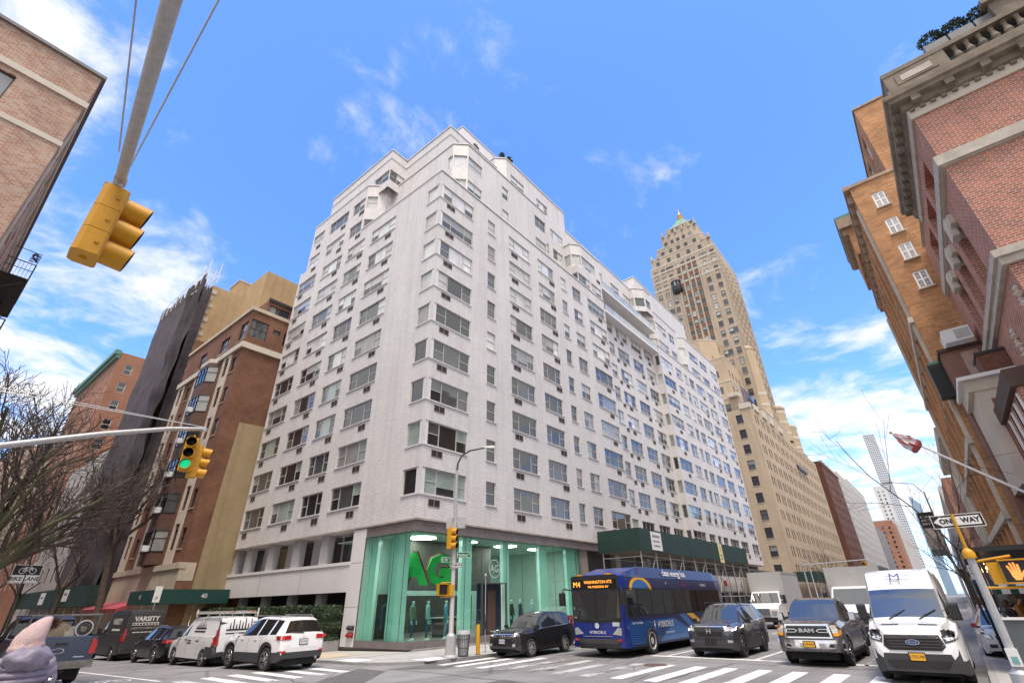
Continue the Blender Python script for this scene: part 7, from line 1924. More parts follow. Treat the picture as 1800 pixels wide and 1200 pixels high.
# ------------------------------------------------------------------ sidewalk sheds, canopies, hedge
SHEDG = mat('shed_green_plywood', (.014, .042, .034), .6, var=.25, scale=1.2)
SHEDG2 = mat('canopy_green_cloth', (.006, .050, .042), .55, var=.12, scale=1.5)
def shed(label, x0, x1, y0, y1, zd, zt, step, posts='x', base=.15, group=None, braces=True):
    r_ = thing('sidewalk_shed', label, 'scaffold', (0, 0, 0), 0, group)
    q = MB(); q.box(x0 + .05, x1 - .05, y0 + .05, y1 - .05, zd, zd + .12, mat('shed_timber', (.16, .13, .10), .8, var=.3, scale=2)); q.build('deck', r_)
    if zt > zd + .3:
        q = MB()
        q.box(x0, x1, y0, y0 + .05, zd - .02, zt, SHEDG); q.box(x0, x0 + .05, y0 + .05, y1, zd - .02, zt, SHEDG); q.box(x1 - .05, x1, y0 + .05, y1, zd - .02, zt, SHEDG)
        L = (x1 - x0) if posts == 'x' else (y1 - y0)
        for k in range(1, int(L / 2.44)):
            t = k * 2.44
            if posts == 'x': q.box(x0 + t - .006, x0 + t + .006, y0 - .004, y0, zd, zt, BLACK)
            else: q.box(x0 - .004, x0, y0 + t - .006, y0 + t + .006, zd, zt, BLACK)
        q.build('parapet', r_)
    if posts == 'x': lines = [(y0 + .12, 'a'), (y1 - .3, 'b')]
    n = int(((x1 - x0) if posts == 'x' else (y1 - y0)) / step)
    for side in (0, 1):
        for k in range(n + 1):
            t = .12 + k * (((x1 - x0) if posts == 'x' else (y1 - y0)) - .24) / n
            P = (x0 + t, (y0 + .12, y1 - .3)[side]) if posts == 'x' else ((x0 + .12, x1 - .2)[side], y0 + t)
            zb = base + (slope(P[1]) if posts == 'y' else 0)
            q = MB(); q.tube([(P[0], P[1], zb), (P[0], P[1], zd)], .042, STEEL, 8); q.box(P[0] - .1, P[0] + .1, P[1] - .1, P[1] + .1, zb, zb + .04, STEEL); q.build('post', r_)
    q = MB()
    for side in (0, 1):
        for z in (zd - .35, zd - 1.5, 2.2) if side == 0 else (zd - .35, 2.2):
            a = (x0 + .1, (y0 + .16, y1 - .26)[side], z) if posts == 'x' else ((x0 + .16, x1 - .16)[side], y0 + .1, z); c_ = (x1 - .1, a[1], z) if posts == 'x' else (a[0], y1 - .1, z)
            q.tube([a, c_], .026, STEEL, 6)
    if braces and posts == 'x':
        for k in range(0, n, 2):
            xa = x0 + .12 + k * (x1 - x0 - .24) / n; xb = x0 + .12 + (k + 1) * (x1 - x0 - .24) / n
            q.tube([(xa, y0 + .18, 2.2), (xb, y0 + .18, zd - .35)], .024, STEEL, 6); q.tube([(xb, y0 + .2, 2.2), (xa, y0 + .2, zd - .35)], .024, STEEL, 6)
            q.tube([(xa, y0 + .12, zd - .4), (xa, y1 - .3, zd - .4)], .026, STEEL, 6)
    q.build('brace', r_)
    return r_
def board(label, T, w, h, lines, name='notice_board', m=SIGWHITE, ink=SIGBLACK, frame=None, group=None, cat='sign', th=.02):
    q = MB(); q.box(-w / 2, w / 2, -h / 2, h / 2, 0, th, m, T)
    if frame: q.box(-w / 2 - .02, w / 2 + .02, -h / 2 - .02, h / 2 + .02, -.012, th - .006, frame, T)
    for txt, x, y, s in lines:
        if len(txt) > 2:          # lines of print too small to read
            n_ = len(txt)
            for i in range(n_): q.box(x + (i - n_ / 2) * s * .55, x + (i - n_ / 2 + .62) * s * .55, y - s * .3, y + s * (.3 if i % 3 else .22), th, th + .003, ink, T)
        else: add_text(q, txt, s, T @ Matrix.Translation((x, y, th + .004)), ink)
    return tag(q.build(name), label, cat, group)
shed('dark green sidewalk shed on pipe scaffolding over the pavement behind the blue bus', 36.4, 63.0, 17.5, 21.15, 5.3, 6.9, 2.44)
board('large white notice board fixed to the green shed above the bus', frameT((39.3, 17.49, 6.1), (1, 0, 0), (0, 0, 1)), 1.9, 1.35, [('W HEIGHT', 0, .35, .3), ('SCAFFOLDING', 0, -.02, .2), ('212 555 0148', 0, -.35, .18)])
board('tall pale yellow notice on the green shed, right of the white notice', frameT((54.3, 17.49, 6.0), (1, 0, 0), (0, 0, 1)), 1.1, 1.75, [('2', 0, .4, .7), ('NOTICE', 0, -.2, .22), ('OPEN', 0, -.5, .26)], m=mat('notice_yellow', (.74, .64, .34), .6, var=.05))
shed('bare pipe scaffold bay continuing past the green shed towards the white block end', 63.2, 83.5, 17.6, 21.1, 4.75, 4.8, 2.2)
shed('green sidewalk shed at the foot of the tan hotel block, beyond the cross street', 100.6, 140, 17.6, 21.1, 4.3, 5.7, 3.0)
board('white poster on the shed of the tan hotel block, left one', frameT((110, 17.58, 5.0), (1, 0, 0), (0, 0, 1)), 4.2, 1.1, [('WORK IN PROGRESS', 0, 0, .4)])
board('white poster on the shed of the tan hotel block, right one', frameT((117, 17.58, 5.0), (1, 0, 0), (0, 0, 1)), 4.0, 1.1, [('POST NO BILLS', 0, 0, .4)])
shed('long dark green sidewalk shed under the scaffold netting down the side street', 13.0, 14.35, 58.2, 88.0, 2.55, 4.15, 3.0, posts='y', braces=False)
board('white poster on the side street shed, nearer of two', frameT((12.99, 66.0, 3.5), (0, -1, 0), (0, 0, 1)), 1.9, 1.0, [('NOTICE', 0, .1, .35)], group='posters on the side street shed')
board('white poster on the side street shed, farther of two', frameT((12.99, 75.5, 3.4), (0, -1, 0), (0, 0, 1)), 2.1, 1.1, [('NOTICE', 0, .1, .35)], group='posters on the side street shed')
r_ = thing('entrance_canopy', 'dark green cloth entrance canopy with white 40, beside the brown brick apartment house', 'canopy', (0, 0, 0))
q = MB(); q.box(13.2, 17.7, 41.7, 42.9, 2.42, 3.32, SHEDG2); q.box(13.201, 14.3, 42.901, 48.0, 2.421, 3.319, SHEDG2); q.build('cloth', r_)
q = MB(); add_text(q, '40', .42, frameT((16.0, 41.69, 2.9), (1, 0, 0), (0, 0, 1)), SIGWHITE); add_text(q, '40', .40, frameT((13.19, 45.5, 2.9), (0, -1, 0), (0, 0, 1)), SIGWHITE); q.build('lettering', r_)
for x, y in ((13.3, 41.8), (13.3, 44.8), (13.3, 47.8), (15.5, 41.8)):
    q = MB(); q.tube([(x, y, .1 + slope(y)), (x, y, 2.45)], .03, CHROME, 8); q.build('post', r_)
board('small white and yellow parking notice in front of the green canopy', frameT((12.9, 41.2, 3.0), (1, 0, 0), (0, 0, 1)), .42, .95, [('P', 0, -.25, .3)], name='parking_sign', th=.01)
q = MB(); q.tube([(12.9, 41.22, .15 + slope(41)), (12.9, 41.22, 3.5)], .03, STEEL, 6); tag(q.build('sign_pole'), 'thin steel pole carrying the parking notice by the green canopy', 'pole')
AWR = mat('awning_red', (.36, .06, .075), .6, var=.12, scale=2)
q = MB(); q.mesh([(14.3, 48.4, 2.75), (12.7, 48.4, 2.25), (12.7, 57.6, 2.25), (14.3, 57.6, 2.75), (14.3, 48.4, 2.6), (12.75, 48.4, 2.0), (12.75, 57.6, 2.0), (14.3, 57.6, 2.6)], [(0, 3, 2, 1), (1, 2, 6, 5), (0, 1, 5, 4), (2, 3, 7, 6)], AWR)
for k in range(8): q.box(12.69, 12.70, 48.6 + k * 1.15, 48.64 + k * 1.15, 1.95, 2.25, BLACK)
tag(q.build('awning'), 'faded red sloping shop awning low beside the dark work van', 'awning')
# hedge
LEAF = [mat('hedge_leaf_%s' % k, c_, .42, var=.3, scale=6, spec=.6) for k, c_ in (('dark', (.018, .040, .014)), ('mid', (.035, .068, .022)), ('bright', (.065, .105, .04)))]
def leaves(q, n, pick, size, mats=LEAF, upb=.4):
    for i in range(n):
        p, nrm = pick()
        d = (nrm + Vector((rng.gauss(0, .6), rng.gauss(0, .6), rng.gauss(0, .6) + upb))).normalized()
        u_ = d.cross(Vector((rng.gauss(0, 1), rng.gauss(0, 1), rng.gauss(0, 1)))).normalized(); v_ = d.cross(u_)
        s_ = size * rng.uniform(.7, 1.35); r0 = rng.random()
        q.poly([p - u_ * s_, p + v_ * s_ * .38 + d * s_ * .1, p + u_ * s_, p - v_ * s_ * .38 + d * s_ * .1], mats[0 if r0 < .45 else 1 if r0 < .85 else 2])
hx0, hx1, hy0, hy1 = 16.55, 17.7, 27.0, 43.5
def hpick():
    t = rng.random(); y = rng.uniform(hy0, hy1); bot = .42 + slope(y); top = 2.02 + .09 * noise.noise(Vector((y * .8, 1, 2))) + .10 * rng.random()
    bul = .12 * noise.noise(Vector((y * 1.1, 5, 1)))
    if t < .55: z = rng.uniform(bot, top); return Vector((hx0 - bul + rng.uniform(-.04, .12) + .10 * noise.noise(Vector((y * 2.2, z * 2.2, 3))), y, z)), Vector((-1, 0, 0))
    if t < .85: return Vector((rng.uniform(hx0, hx1), y, top)), Vector((0, 0, 1))
    z = rng.uniform(.42, top); return Vector((rng.uniform(hx0, hx1), hy0 + .12 * noise.noise(Vector((z * 2, 3, 3))), z)), Vector((0, -1, 0))
r_ = thing('hedge', 'clipped dark green evergreen hedge in a low planter under the white spandrel', 'hedge', (0, 0, 0))
q = MB(); leaves(q, 15000, hpick, .075); q.build('foliage', r_)
q = MB(); q.mesh([(x, y, z + (slope(y) if z < 1 else 0)) for x in (hx0 + .12, hx1 - .1) for y in (hy0 + .12, hy1) for z in (.3, 1.93)], [(0, 1, 3, 2), (4, 6, 7, 5), (1, 5, 7, 3), (0, 4, 5, 1), (2, 3, 7, 6)], mat('hedge_interior', (.012, .016, .008), .9)); q.build('dark_core', r_)  # solid dark core box behind the leaves
q = MB()
for k in range(8):
    ya, yb_ = 26.95 + k * 2.08, 26.95 + (k + 1) * 2.08; q.box(16.35, 16.6, ya, yb_ - .01, -.8, .46 + slope(ya) + .0, KERB)
q.box(16.6, 17.75, 26.95, 27.1, -.5, .44, KERB); q.build('planter_wall', r_)

# ------------------------------------------------------------------ signals, signs, poles
LENS_OFF = mat('signal_lens_dark', (.012, .012, .012), .3, var=0)
LENS_GRN = mat('signal_lens_green', (.0, .45, .22), .3, var=0, emit=(.02, .8, .32), es=.3)
LENS_ORG = mat('hand_lamp', (.9, .30, .08), .4, var=0, emit=(1.0, .28, .05), es=.4)
def signal(label, loc, rz, sc=1.0, green=False, group='yellow traffic signal heads', backplate=False):
    """three-section head; lenses look along local +x, hung from its top"""
    r_ = thing('traffic_signal', label, 'traffic light', loc, rz, group)
    q = MB(); w, d = .185 * sc, .14 * sc; H = 1.06 * sc
    for k in range(3):
        z1 = -k * H / 3 - .004; z0 = -(k + 1) * H / 3 + .004
        P = [(-d, -w * .75), (-d * .6, -w), (d * .8, -w), (d, -w * .85), (d, w * .85), (d * .8, w), (-d * .6, w), (-d, w * .75)]
        q.prism(P, z0, z1, YEL)
        for s_ in (1, -1): q.box(d * .2, d * .5, s_ * w - .012, s_ * w + .012, (z0 + z1) / 2 - .02, (z0 + z1) / 2 + .02, YEL)
    q.lathe([(.05 * sc, 0), (.06 * sc, .03 * sc), (.025 * sc, .05 * sc), (.025 * sc, .12 * sc)], YEL, 10)
    q.lathe([(.04 * sc, -H), (.03 * sc, -H - .03 * sc), (.001, -H - .04 * sc)], YEL, 10)
    q.build('housing', r_)
    for k in range(3):
        zc_ = -(k + .5) * H / 3
        T = Matrix.Translation((d, 0, zc_)) @ Matrix.Rotation(R(90), 4, 'Y')
        q = MB(); n = 22; ro, ri, L = .155 * sc, .146 * sc, .30 * sc
        vs = []; fs = []
        for i in range(n + 1):
            a = 2 * math.pi * i / n; ca, sa = math.cos(a), math.sin(a); l = L * (.90 + .10 * sa)
            vs += [(d, ro * ca, zc_ + ro * sa), (d + l, ro * ca, zc_ + ro * sa - .02 * sc), (d, ri * ca, zc_ + ri * sa), (d + l, ri * ca, zc_ + ri * sa - .02 * sc)]
        for i in range(n):
            a, b_ = 4 * i, 4 * (i + 1); fs += [(a, a + 1, b_ + 1, b_), (a + 2, b_ + 2, b_ + 3, a + 3), (a + 1, a + 3, b_ + 3, b_ + 1)]
        q.mesh(vs, [f for i, f in enumerate(fs) if i % 3 != 1], YEL); q.mesh(vs, [f for i, f in enumerate(fs) if i % 3 == 1], BLACK)
        q.build('visor', r_, 50)
        q = MB(); q.lathe([(.145 * sc, .012), (.10 * sc, .03 * sc), (.001, .04 * sc)], LENS_GRN if (green and k == 2) else LENS_OFF, 20, T); q.build('lens', r_, 60)
    return r_
GALV = mat('mast_paint_grey', (.44, .44, .44), .5, metal=.2, var=.15, scale=12)
# mast arm over the camera with the nearest signal
r_ = thing('signal_mast', 'grey mast arm with guy wires crossing the top left of the sky', 'pole', (-.75, -.75, .15), 0, 'signal mast arms')
def rel_(pts, o): return [(p[0] - o[0], p[1] - o[1], p[2] - o[2]) for p in pts]
O_ = (-.75, -.75, .15)
q = MB(); q.tube(rel_([(-.75, -.75, .15), (-.75, -.75, 9.7)], O_), [.13, .09], GALV, 14); q.lathe([(.3, 0), (.3, .04), (.2, .7), (.15, .75)], GALV, 12); q.build('pole', r_, 40)
q = MB(); q.tube(rel_([(-.72, -.6, 6.75), (-.40, 1.6, 7.02), (-.12, 4.0, 7.12), (.28, 7.02, 7.1)], O_), [.10, .09, .082, .062], GALV, 16); q.tube(rel_([(.27, 6.9, 7.1), (.285, 7.06, 7.1)], O_), .075, GALV, 14); q.build('mast_arm', r_, 40)
for w0, w1 in (((.12, 6.52, 7.16), (-3.6, -4.32, 13.4)), ((.30, 7.02, 7.14), (-.12, -4.32, 11.55))):
    q = MB(); q.tube(rel_([w0, w1], O_), .011, STEEL, 6); q.build('guy_wire', r_)
q = MB(); q.box(.9, 1.14, 7.70, 7.84, 6.80, 6.83, STEEL); q.box(1.0, 1.07, 7.68, 7.86, 6.82, 6.90, STEEL); q.build('hanger', r_)
signal('large yellow signal head seen from below, hung on the mast arm at upper left', (.30, 6.98, 6.86), R(-4))
# second mast arm at the far left with two heads
O_ = (-2.4, 18.1, .15)
r_ = thing('signal_mast', 'pale grey mast arm reaching in from the left edge over the bare trees', 'pole', O_, 0, 'signal mast arms')
q = MB(); q.tube([(0, 0, 0), (0, 0, 8.5)], [.13, .09], GALV, 12); q.build('pole', r_, 40)
q = MB(); q.tube(rel_([(-2.35, 18.1, 4.55), (-.5, 18.1, 5.3), (1.08, 18.1, 5.86), (3.0, 18.1, 6.62), (4.6, 18.1, 7.16), (5.62, 18.1, 7.40)], O_), [.10, .095, .09, .08, .07, .06], GALV, 12); q.lathe([(.09, -.05), (.09, .05)], GALV, 10, Matrix.Translation((8.0, 0, 7.22))); q.build('mast_arm', r_, 40)
for z in (8.45, 8.3):
    q = MB(); q.tube(rel_([(-2.4, 18.1, z - 1.2), (5.55, 18.1, 7.45)], O_), .011, STEEL, 5); q.build('guy_wire', r_)
signal('yellow signal head showing green, at the end of the left mast arm', (5.34, 18.0, 6.98), R(-112), green=True)
signal('yellow signal head turned away to the right, beside the one showing green', (5.62, 18.18, 6.80), R(-14), .95)
# corner pole with street lamp
PX_, PY_ = 16.5, 17.0
r_ = thing('street_lamp', 'tall grey street lamp pole with curved arm at the glass shop corner', 'street lamp', (PX_, PY_, .09))
q = MB(); q.lathe([(.30, 0), (.30, .05), (.22, .12), (.20, .78), (.14, .84), (.10, .9), (.085, 5.6), (.06, 7.6)], GALV, 8); q.build('pole', r_, 40)
q = MB(); q.tube([(0, 0, 7.55), (.03, -.02, 7.95), (.16, -.14, 8.32), (.45, -.42, 8.58), (.95, -.92, 8.72)], [.05, .045, .042, .04, .036], DKGREY, 9); q.build('arm', r_, 40)
q = MB()
T = Matrix.Translation((1.12, -1.08, 8.74)) @ Matrix.Rotation(R(-45), 4, 'Z')
q.mesh([T @ Vector(p) for p in ((-.28, -.06, -.02), (-.28, .06, -.02), (.28, .10, -.03), (.28, -.10, -.03), (-.28, -.05, .07), (-.28, .05, .07), (.25, .07, .09), (.25, -.07, .09))], [(0, 3, 2, 1), (4, 5, 6, 7), (0, 1, 5, 4), (1, 2, 6, 5), (2, 3, 7, 6), (3, 0, 4, 7)], mat('lamp_head', (.6, .6, .58), .4)); q.build('lamp_head', r_)
q = MB(); q.box(-.14, .14, -.02, .02, 5.35, 5.42, GALV); q.lathe([(.06, 0), (.06, .3), (.001, .33)], GALV, 10, Matrix.Translation((.1, .1, 5.1))); q.build('bracket', r_)
signal('small yellow signal head on the corner street lamp pole', (PX_ - .17, PY_ + .1, 5.06), R(-70), .82)
def ped_signal(label, loc, rz, sc=1.0, hand=False):
    o = thing('pedestrian_signal', label, 'traffic light', loc, rz, 'yellow pedestrian signal boxes')
    q = MB(); s_ = .23 * sc; q.box(-.12 * sc, .10 * sc, -s_, s_, -s_, s_, YEL); q.box(.10 * sc, .14 * sc, -s_, s_, s_ - .02, s_ + .01, YEL); q.box(.10 * sc, .14 * sc, -s_, s_, -s_ - .01, -s_ + .02, YEL)
    q.build('housing', o)
    q = MB(); q.box(.10 * sc, .112 * sc, -s_ + .02, s_ - .02, -s_ + .02, s_ - .02, SIGBLACK); q.build('face', o)
    q = MB()
    if hand:
        X = .114 * sc
        def cap(y0, z0, y1, z1, w):
            d = Vector((0, y1 - y0, z1 - z0)).normalized() * 1; n_ = Vector((0, -d.z, d.y)) * w; P = []
            for i in range(7): a = math.pi * i / 6; P.append(Vector((X, y1, z1)) + n_ * math.cos(a) + d * w * math.sin(a))
            P += [Vector((X, y0, z0)) - n_, Vector((X, y0, z0)) + n_]; q.poly(P, LENS_ORG)
        for k, (y, h) in enumerate(((-.085, .10), (-.035, .15), (.015, .155), (.062, .12))): cap(y * sc * .9 + .01, -.02 * sc, y * sc * 1.15, h * sc, .019 * sc)
        cap(.07 * sc, -.10 * sc, .145 * sc, .0 * sc, .019 * sc)
        q.poly([(X + .001, y * sc, z * sc) for y, z in ((-.09, .0), (-.08, -.10), (-.05, -.17), (.05, -.17), (.085, -.10), (.085, 0))], LENS_ORG)
        q.build('hand_symbol', o)
    return o
ped_signal('yellow pedestrian signal box low on the corner street lamp pole, left one', (PX_ - .36, PY_ + .28, 2.58), R(-100), .95)
ped_signal('yellow pedestrian signal box low on the corner street lamp pole, right one', (PX_ - .05, PY_ + .12, 2.55), R(-20), .95)
q = MB(); q.tube([(PX_ - .42, PY_ + .3, 2.84), (PX_, PY_, 2.86)], .02, YEL, 6); q.tube([(PX_ - .42, PY_ + .3, 2.30), (PX_, PY_, 2.30)], .02, YEL, 6); tag(q.build('signal_bracket'), 'yellow pipe brackets holding the pedestrian boxes on the lamp pole', 'bracket')
SGREEN = mat('street_sign_green', (.0, .16, .075), .4, var=.03)
def plate(label, T, w, h, m, cat='sign', name='street_sign', rim=None, group=None):
    q = MB(); q.box(-w / 2, w / 2, -h / 2, h / 2, -.006, 0, m, T)
    if rim: 
        for a, b_, c_, d_ in ((-w / 2, w / 2, h / 2 - .012, h / 2), (-w / 2, w / 2, -h / 2, -h / 2 + .012), (-w / 2, -w / 2 + .012, -h / 2 + .012, h / 2 - .012), (w / 2 - .012, w / 2, -h / 2 + .012, h / 2 - .012)): q.box(a, b_, c_, d_, 0, .002, rim, T)
    return q, lambda: tag(q.build(name), label, cat, group)
VD = Vector((.70, -.714, 0))        # direction across the view at the corner
T = frameT((PX_ + .33, PY_ - .30, 3.95), VD, (0, 0, 1)); q, done = plate('green street sign reading Madison Av on the lamp pole', T, .62, .23, SGREEN, rim=SIGWHITE); add_text(q, 'Madison', .17, T @ Matrix.Translation((-.06, -.01, .004)), SIGWHITE, sx=.86); add_text(q, 'Av', .09, T @ Matrix.Translation((.25, .03, .004)), SIGWHITE); done()
T = frameT((PX_ - .26, PY_ + .22, 3.76), VD, (0, 0, 1)); q, done = plate('green street sign reading E 78 St on the lamp pole', T, .42, .2, SGREEN, rim=SIGWHITE); add_text(q, 'E 78', .15, T @ Matrix.Translation((-.05, -.01, .004)), SIGWHITE, sx=.9); add_text(q, 'St', .08, T @ Matrix.Translation((.15, .03, .004)), SIGWHITE); done()
def oneway(label, T, w, h, flip=False):
    q, done = plate(label, T, w, h, SIGBLACK, name='one_way_sign', rim=SIGWHITE, group='one way arrow signs')
    a = w / 2; y = h * .33
    q.poly([T @ Vector(p + (.003,)) for p in ((-a + .04 * w, 0), (-a + .2 * w, -h * .40), (-a + .2 * w, -y), (a - .06 * w, -y), (a - .06 * w, y), (-a + .2 * w, y), (-a + .2 * w, h * .40))], SIGWHITE)
    add_text(q, 'ONE', h * .52, T @ Matrix.Translation((-.185 * w, .0, .006)), SIGBLACK, bold=.006, sx=.95); add_text(q, 'WAY', h * .52, T @ Matrix.Translation((.25 * w, .0, .006)), SIGBLACK, bold=.006, sx=.95); done()
oneway('small one way arrow sign pointing left under the green street signs', frameT((PX_ + .0, PY_ - .16, 3.52), VD, (0, 0, 1)), .52, .22)
for dx_, z_, l_ in ((-.13, 5.28, 'grey back of a square sign high on the lamp pole, left one'), (.17, 5.30, 'grey back of a square sign high on the lamp pole, right one')):
    T = frameT((PX_ + dx_ * 1.2, PY_ - dx_ * 1.2, z_), (Vector((.8, -.6, 0)) if dx_ > 0 else Vector((.5, -.86, 0))), (0, 0, 1)); q, done = plate(l_, T, .36, .46, mat('sign_back', (.42, .43, .44), .5, metal=.2), name='square_sign', group='sign backs on the lamp pole'); done()
# litter basket, bollard, thin sign pole
r_ = thing('litter_basket', 'wire litter basket with white liner on the kerb beside the lamp pole', 'bin', (16.6, 15.98 + 1.25, .155))
r_.location = (17.25, 17.0, .095)
q = MB()
for k in range(20):
    a = 2 * math.pi * k / 20; q.tube([(.20 * math.cos(a), .20 * math.sin(a), .02), (.27 * math.cos(a), .27 * math.sin(a), .88)], .010, DKGREY, 4)
for z, r0 in ((.03, .205), (.3, .226), (.6, .25), (.86, .27)):
    q.lathe([(r0 - .012, z), (r0 + .012, z), (r0 + .012, z + .025), (r0 - .012, z + .025)], DKGREY, 20, closed=True)
q.build('wire_basket', r_)
q = MB(); q.lathe([(.001, .05), (.17, .05), (.235, .84), (.285, .80), (.285, .93), (.22, .93), (.2, .6)], mat('liner_white', (.62, .63, .64), .45, var=.15, scale=8), 20); q.build('liner', r_, 60)
r_ = thing('bollard', 'yellow steel bollard at the kerb in front of the black crossover', 'bollard', (18.15, 17.0, .095))
q = MB(); q.lathe([(.085, 0), (.085, 1.05), (.06, 1.12), (.001, 1.13)], YEL, 14); q.build('post', r_, 40)
q = MB(); q.lathe([(.12, 0), (.12, .02), (.09, .03)], IRON, 14); q.build('base', r_)
r_ = thing('sign_pole', 'thin grey pole with a small round cap standing behind the yellow bollard', 'pole', (19.0, 17.35, .095))
q = MB(); q.tube([(0, 0, 0), (0, 0, 3.1)], .025, STEEL, 7); q.lathe([(.05, 3.05), (.06, 3.12), (.001, 3.2)], STEEL, 8); q.build('post', r_)
q = MB(); q.box(-.12, .12, -.02, -.01, 1.0, 1.5, DKGREY); q.box(-.1, .1, -.03, .03, .9, 1.25, DKGREY); q.build('meter_box', r_)
r_ = thing('standpipe', 'red and black double standpipe on the white panel left of the glass', 'standpipe', (17.76, 26.02, .9))
SPR = mat('standpipe_red', (.30, .03, .025), .4)
for z, m in ((.12, DKGREY), (-.22, SPR)):
    q = MB()
    for y in (-.14, .12): q.lathe([(.09, 0), (.10, .04), (.10, .14), (.07, .17), (.001, .17)], m, 12, Matrix.Translation((0, y, z)) @ Matrix.Rotation(R(-90), 4, 'Y'))
    q.box(-.03, .02, -.28, .24, z - .11, z + .11, m); q.build('inlet', r_)
# bike lane sign at the left
r_ = thing('bike_lane_sign', 'black and white bike lane sign with bicycle symbol at the left edge', 'sign', (3.72, 25.75, .12))
T = frameT((0, 0, 3.15), (1, -.08, 0), (0, 0, 1))
q = MB(); q.box(-.39, .39, -.30, .30, -.008, 0, SIGWHITE, T); q.box(-.375, .375, -.03, .285, 0, .003, SIGBLACK, T); q.box(-.375, .375, -.285, -.275, 0, .003, SIGBLACK, T)
for s_ in (-1, 1): q.box(s_ * .37 - .005, s_ * .37 + .005, -.285, -.03, 0, .003, SIGBLACK, T)
q.build('plate', r_)
q = MB(); add_text(q, 'BIKE LANE', .17, T @ Matrix.Translation((0, -.155, .005)), SIGBLACK, bold=.003)
for cx in (-.13, .15):
    for k in range(18):
        a, b_ = 2 * math.pi * k / 18, 2 * math.pi * (k + 1) / 18; q.poly([T @ Vector((cx + r0 * math.cos(t), .10 + r0 * math.sin(t), .006)) for r0, t in ((.095, a), (.095, b_), (.078, b_), (.078, a))], SIGWHITE)
def bl(x0, y0, x1, y1, w=.016):
    d = Vector((x1 - x0, y1 - y0)).normalized() * w / 2; q.poly([T @ Vector((x, y, .007)) for x, y in ((x0 - d.y, y0 + d.x), (x0 + d.y, y0 - d.x), (x1 + d.y, y1 - d.x), (x1 - d.y, y1 + d.x))], SIGWHITE)
for s_ in ((-.13, .10, -.06, .2), (-.06, .2, .09, .2), (.15, .10, .08, .24), (.0, .1, .09, .2), (.0, .1, -.06, .2), (-.13, .10, .0, .1), (-.1, .22, -.02, .22), (.08, .24, .03, .25)): bl(*s_)
q.build('symbol', r_)
q = MB(); q.tube([(0, .02, 0), (0, .02, 3.5)], .03, DKGREY, 7); q.build('post', r_)
# right corner pole with pedestrian signal and one way sign
RX, RY = 14.6, -.37
r_ = thing('signal_pole', 'grey signal pole with yellow cap at the right edge', 'pole', (RX, RY, .15))
q = MB(); q.lathe([(.20, 0), (.18, .5), (.075, .6), (.072, 2.55)], mat('pole_silver', (.50, .52, .54), .4, metal=.3, var=.12, scale=8), 14); q.build('pole', r_, 40)
q = MB(); q.lathe([(.11, 2.48), (.11, 2.58), (.08, 2.64), (.03, 2.68), (.028, 3.36)], YEL, 12); q.build('cap', r_, 40)
q = MB(); q.tube([(0, 0, 2.41), (.0, -.62, 2.49)], .026, YEL, 8); q.build('bracket', r_); q = MB(); q.tube([(0, 0, 1.93), (0, -.62, 1.93)], .026, YEL, 8); q.build('bracket', r_)
q = MB(); q.box(-.13, .0, -.09, .09, .62, .90, SIGWHITE); q.box(-.135, -.13, -.05, .05, .66, .78, mat('button_teal', (.2, .45, .45), .4)); q.build('control_box', r_)
ped_signal('yellow pedestrian signal showing an orange raised hand at the right edge', (RX + .0, RY - .60, 2.36), R(180 - 8), .92, True)
q = MB(); q.box(-.02, .14, -.38, -.20, 1.99, 2.39, YEL); q.build('signal_box', r_)
oneway('large one way arrow sign pointing left on the yellow capped pole at right', frameT((RX + .045, -.42, 3.37), (.05, -1, 0), (0, .045, 1)), .88, .27)
# dark green poles on the right pavement
GPOLE = mat('dark_green_pole', (.018, .03, .026), .5, var=.15)
for x, y, h, l_ in ((23.9, -.44, 3.2, 'dark green sign pole standing on the right pavement beside the parked white car'),):
    q = MB(); q.tube([(0, 0, 0), (0, 0, h)], .04, GPOLE, 8); q.lathe([(.07, 0), (.07, .05), (.045, .08)], GPOLE, 10); tag(q.build('sign_pole', loc=(x, y, .15)), l_, 'pole', 'dark poles on the right pavement')
T = frameT((23.85, -.56, 2.55), (0, -1, 0), (0, 0, 1)); q, done = plate('white and blue parking plate on the dark green pole at right', T, .30, .55, SIGWHITE, name='parking_plate'); q.box(-.15, .15, -.275, -.16, 0, .003, mat('sign_blue', (.02, .03, .2), .4), T); [q.box(-.11, .11, y_, y_ + .03, 0, .003, SIGBLACK, T) for y_ in (.02, .10, .18)]; done()
# dining enclosure on the right, newsstand, far lamps with banner
r_ = thing('dining_barrier', 'dark grey dining barrier with white rail on the pavement at the right edge', 'barrier', (0, 0, 0))
DB = mat('barrier_grey', (.10, .12, .125), .25, var=.2, scale=1.5)
q = MB(); q.box(19.6, 19.72, -2.9, -.62, .155, 1.36, DB); q.box(19.721, 27.5, -.74, -.62, .155, 1.36, DB); q.build('panel', r_)
q = MB(); q.box(19.57, 19.75, -2.9, -.59, 1.36, 1.42, SIGWHITE); q.box(19.751, 27.5, -.77, -.59, 1.361, 1.421, SIGWHITE); q.build('rail', r_)
q = MB()
for x, y in ((19.66, -.68), (22.5, -.68), (25.2, -.68), (27.45, -.68), (19.66, -2.85)): q.tube([(x, y, .15), (x, y, 3.0)], .04, BLACK, 6)
q.box(19.5, 27.6, -2.9, -.5, 3.0, 3.12, BLACK); q.build('roof_frame', r_)
LBULB = mat('warm_bulb', (1, .7, .4), .5, var=0, emit=(1.0, .55, .22), es=2)
for k in range(9):
    q = MB(); q.lathe([(.001, -.05), (.04, 0), (.001, .05)], LBULB, 8); tag(q.build('string_light', loc=(20.2 + k * .85, -.72 - .08 * (k % 3), 2.72 - .09 * (k % 2))), 'small warm bulb strung under the dining roof at right', 'light', 'warm string lights at the right edge')
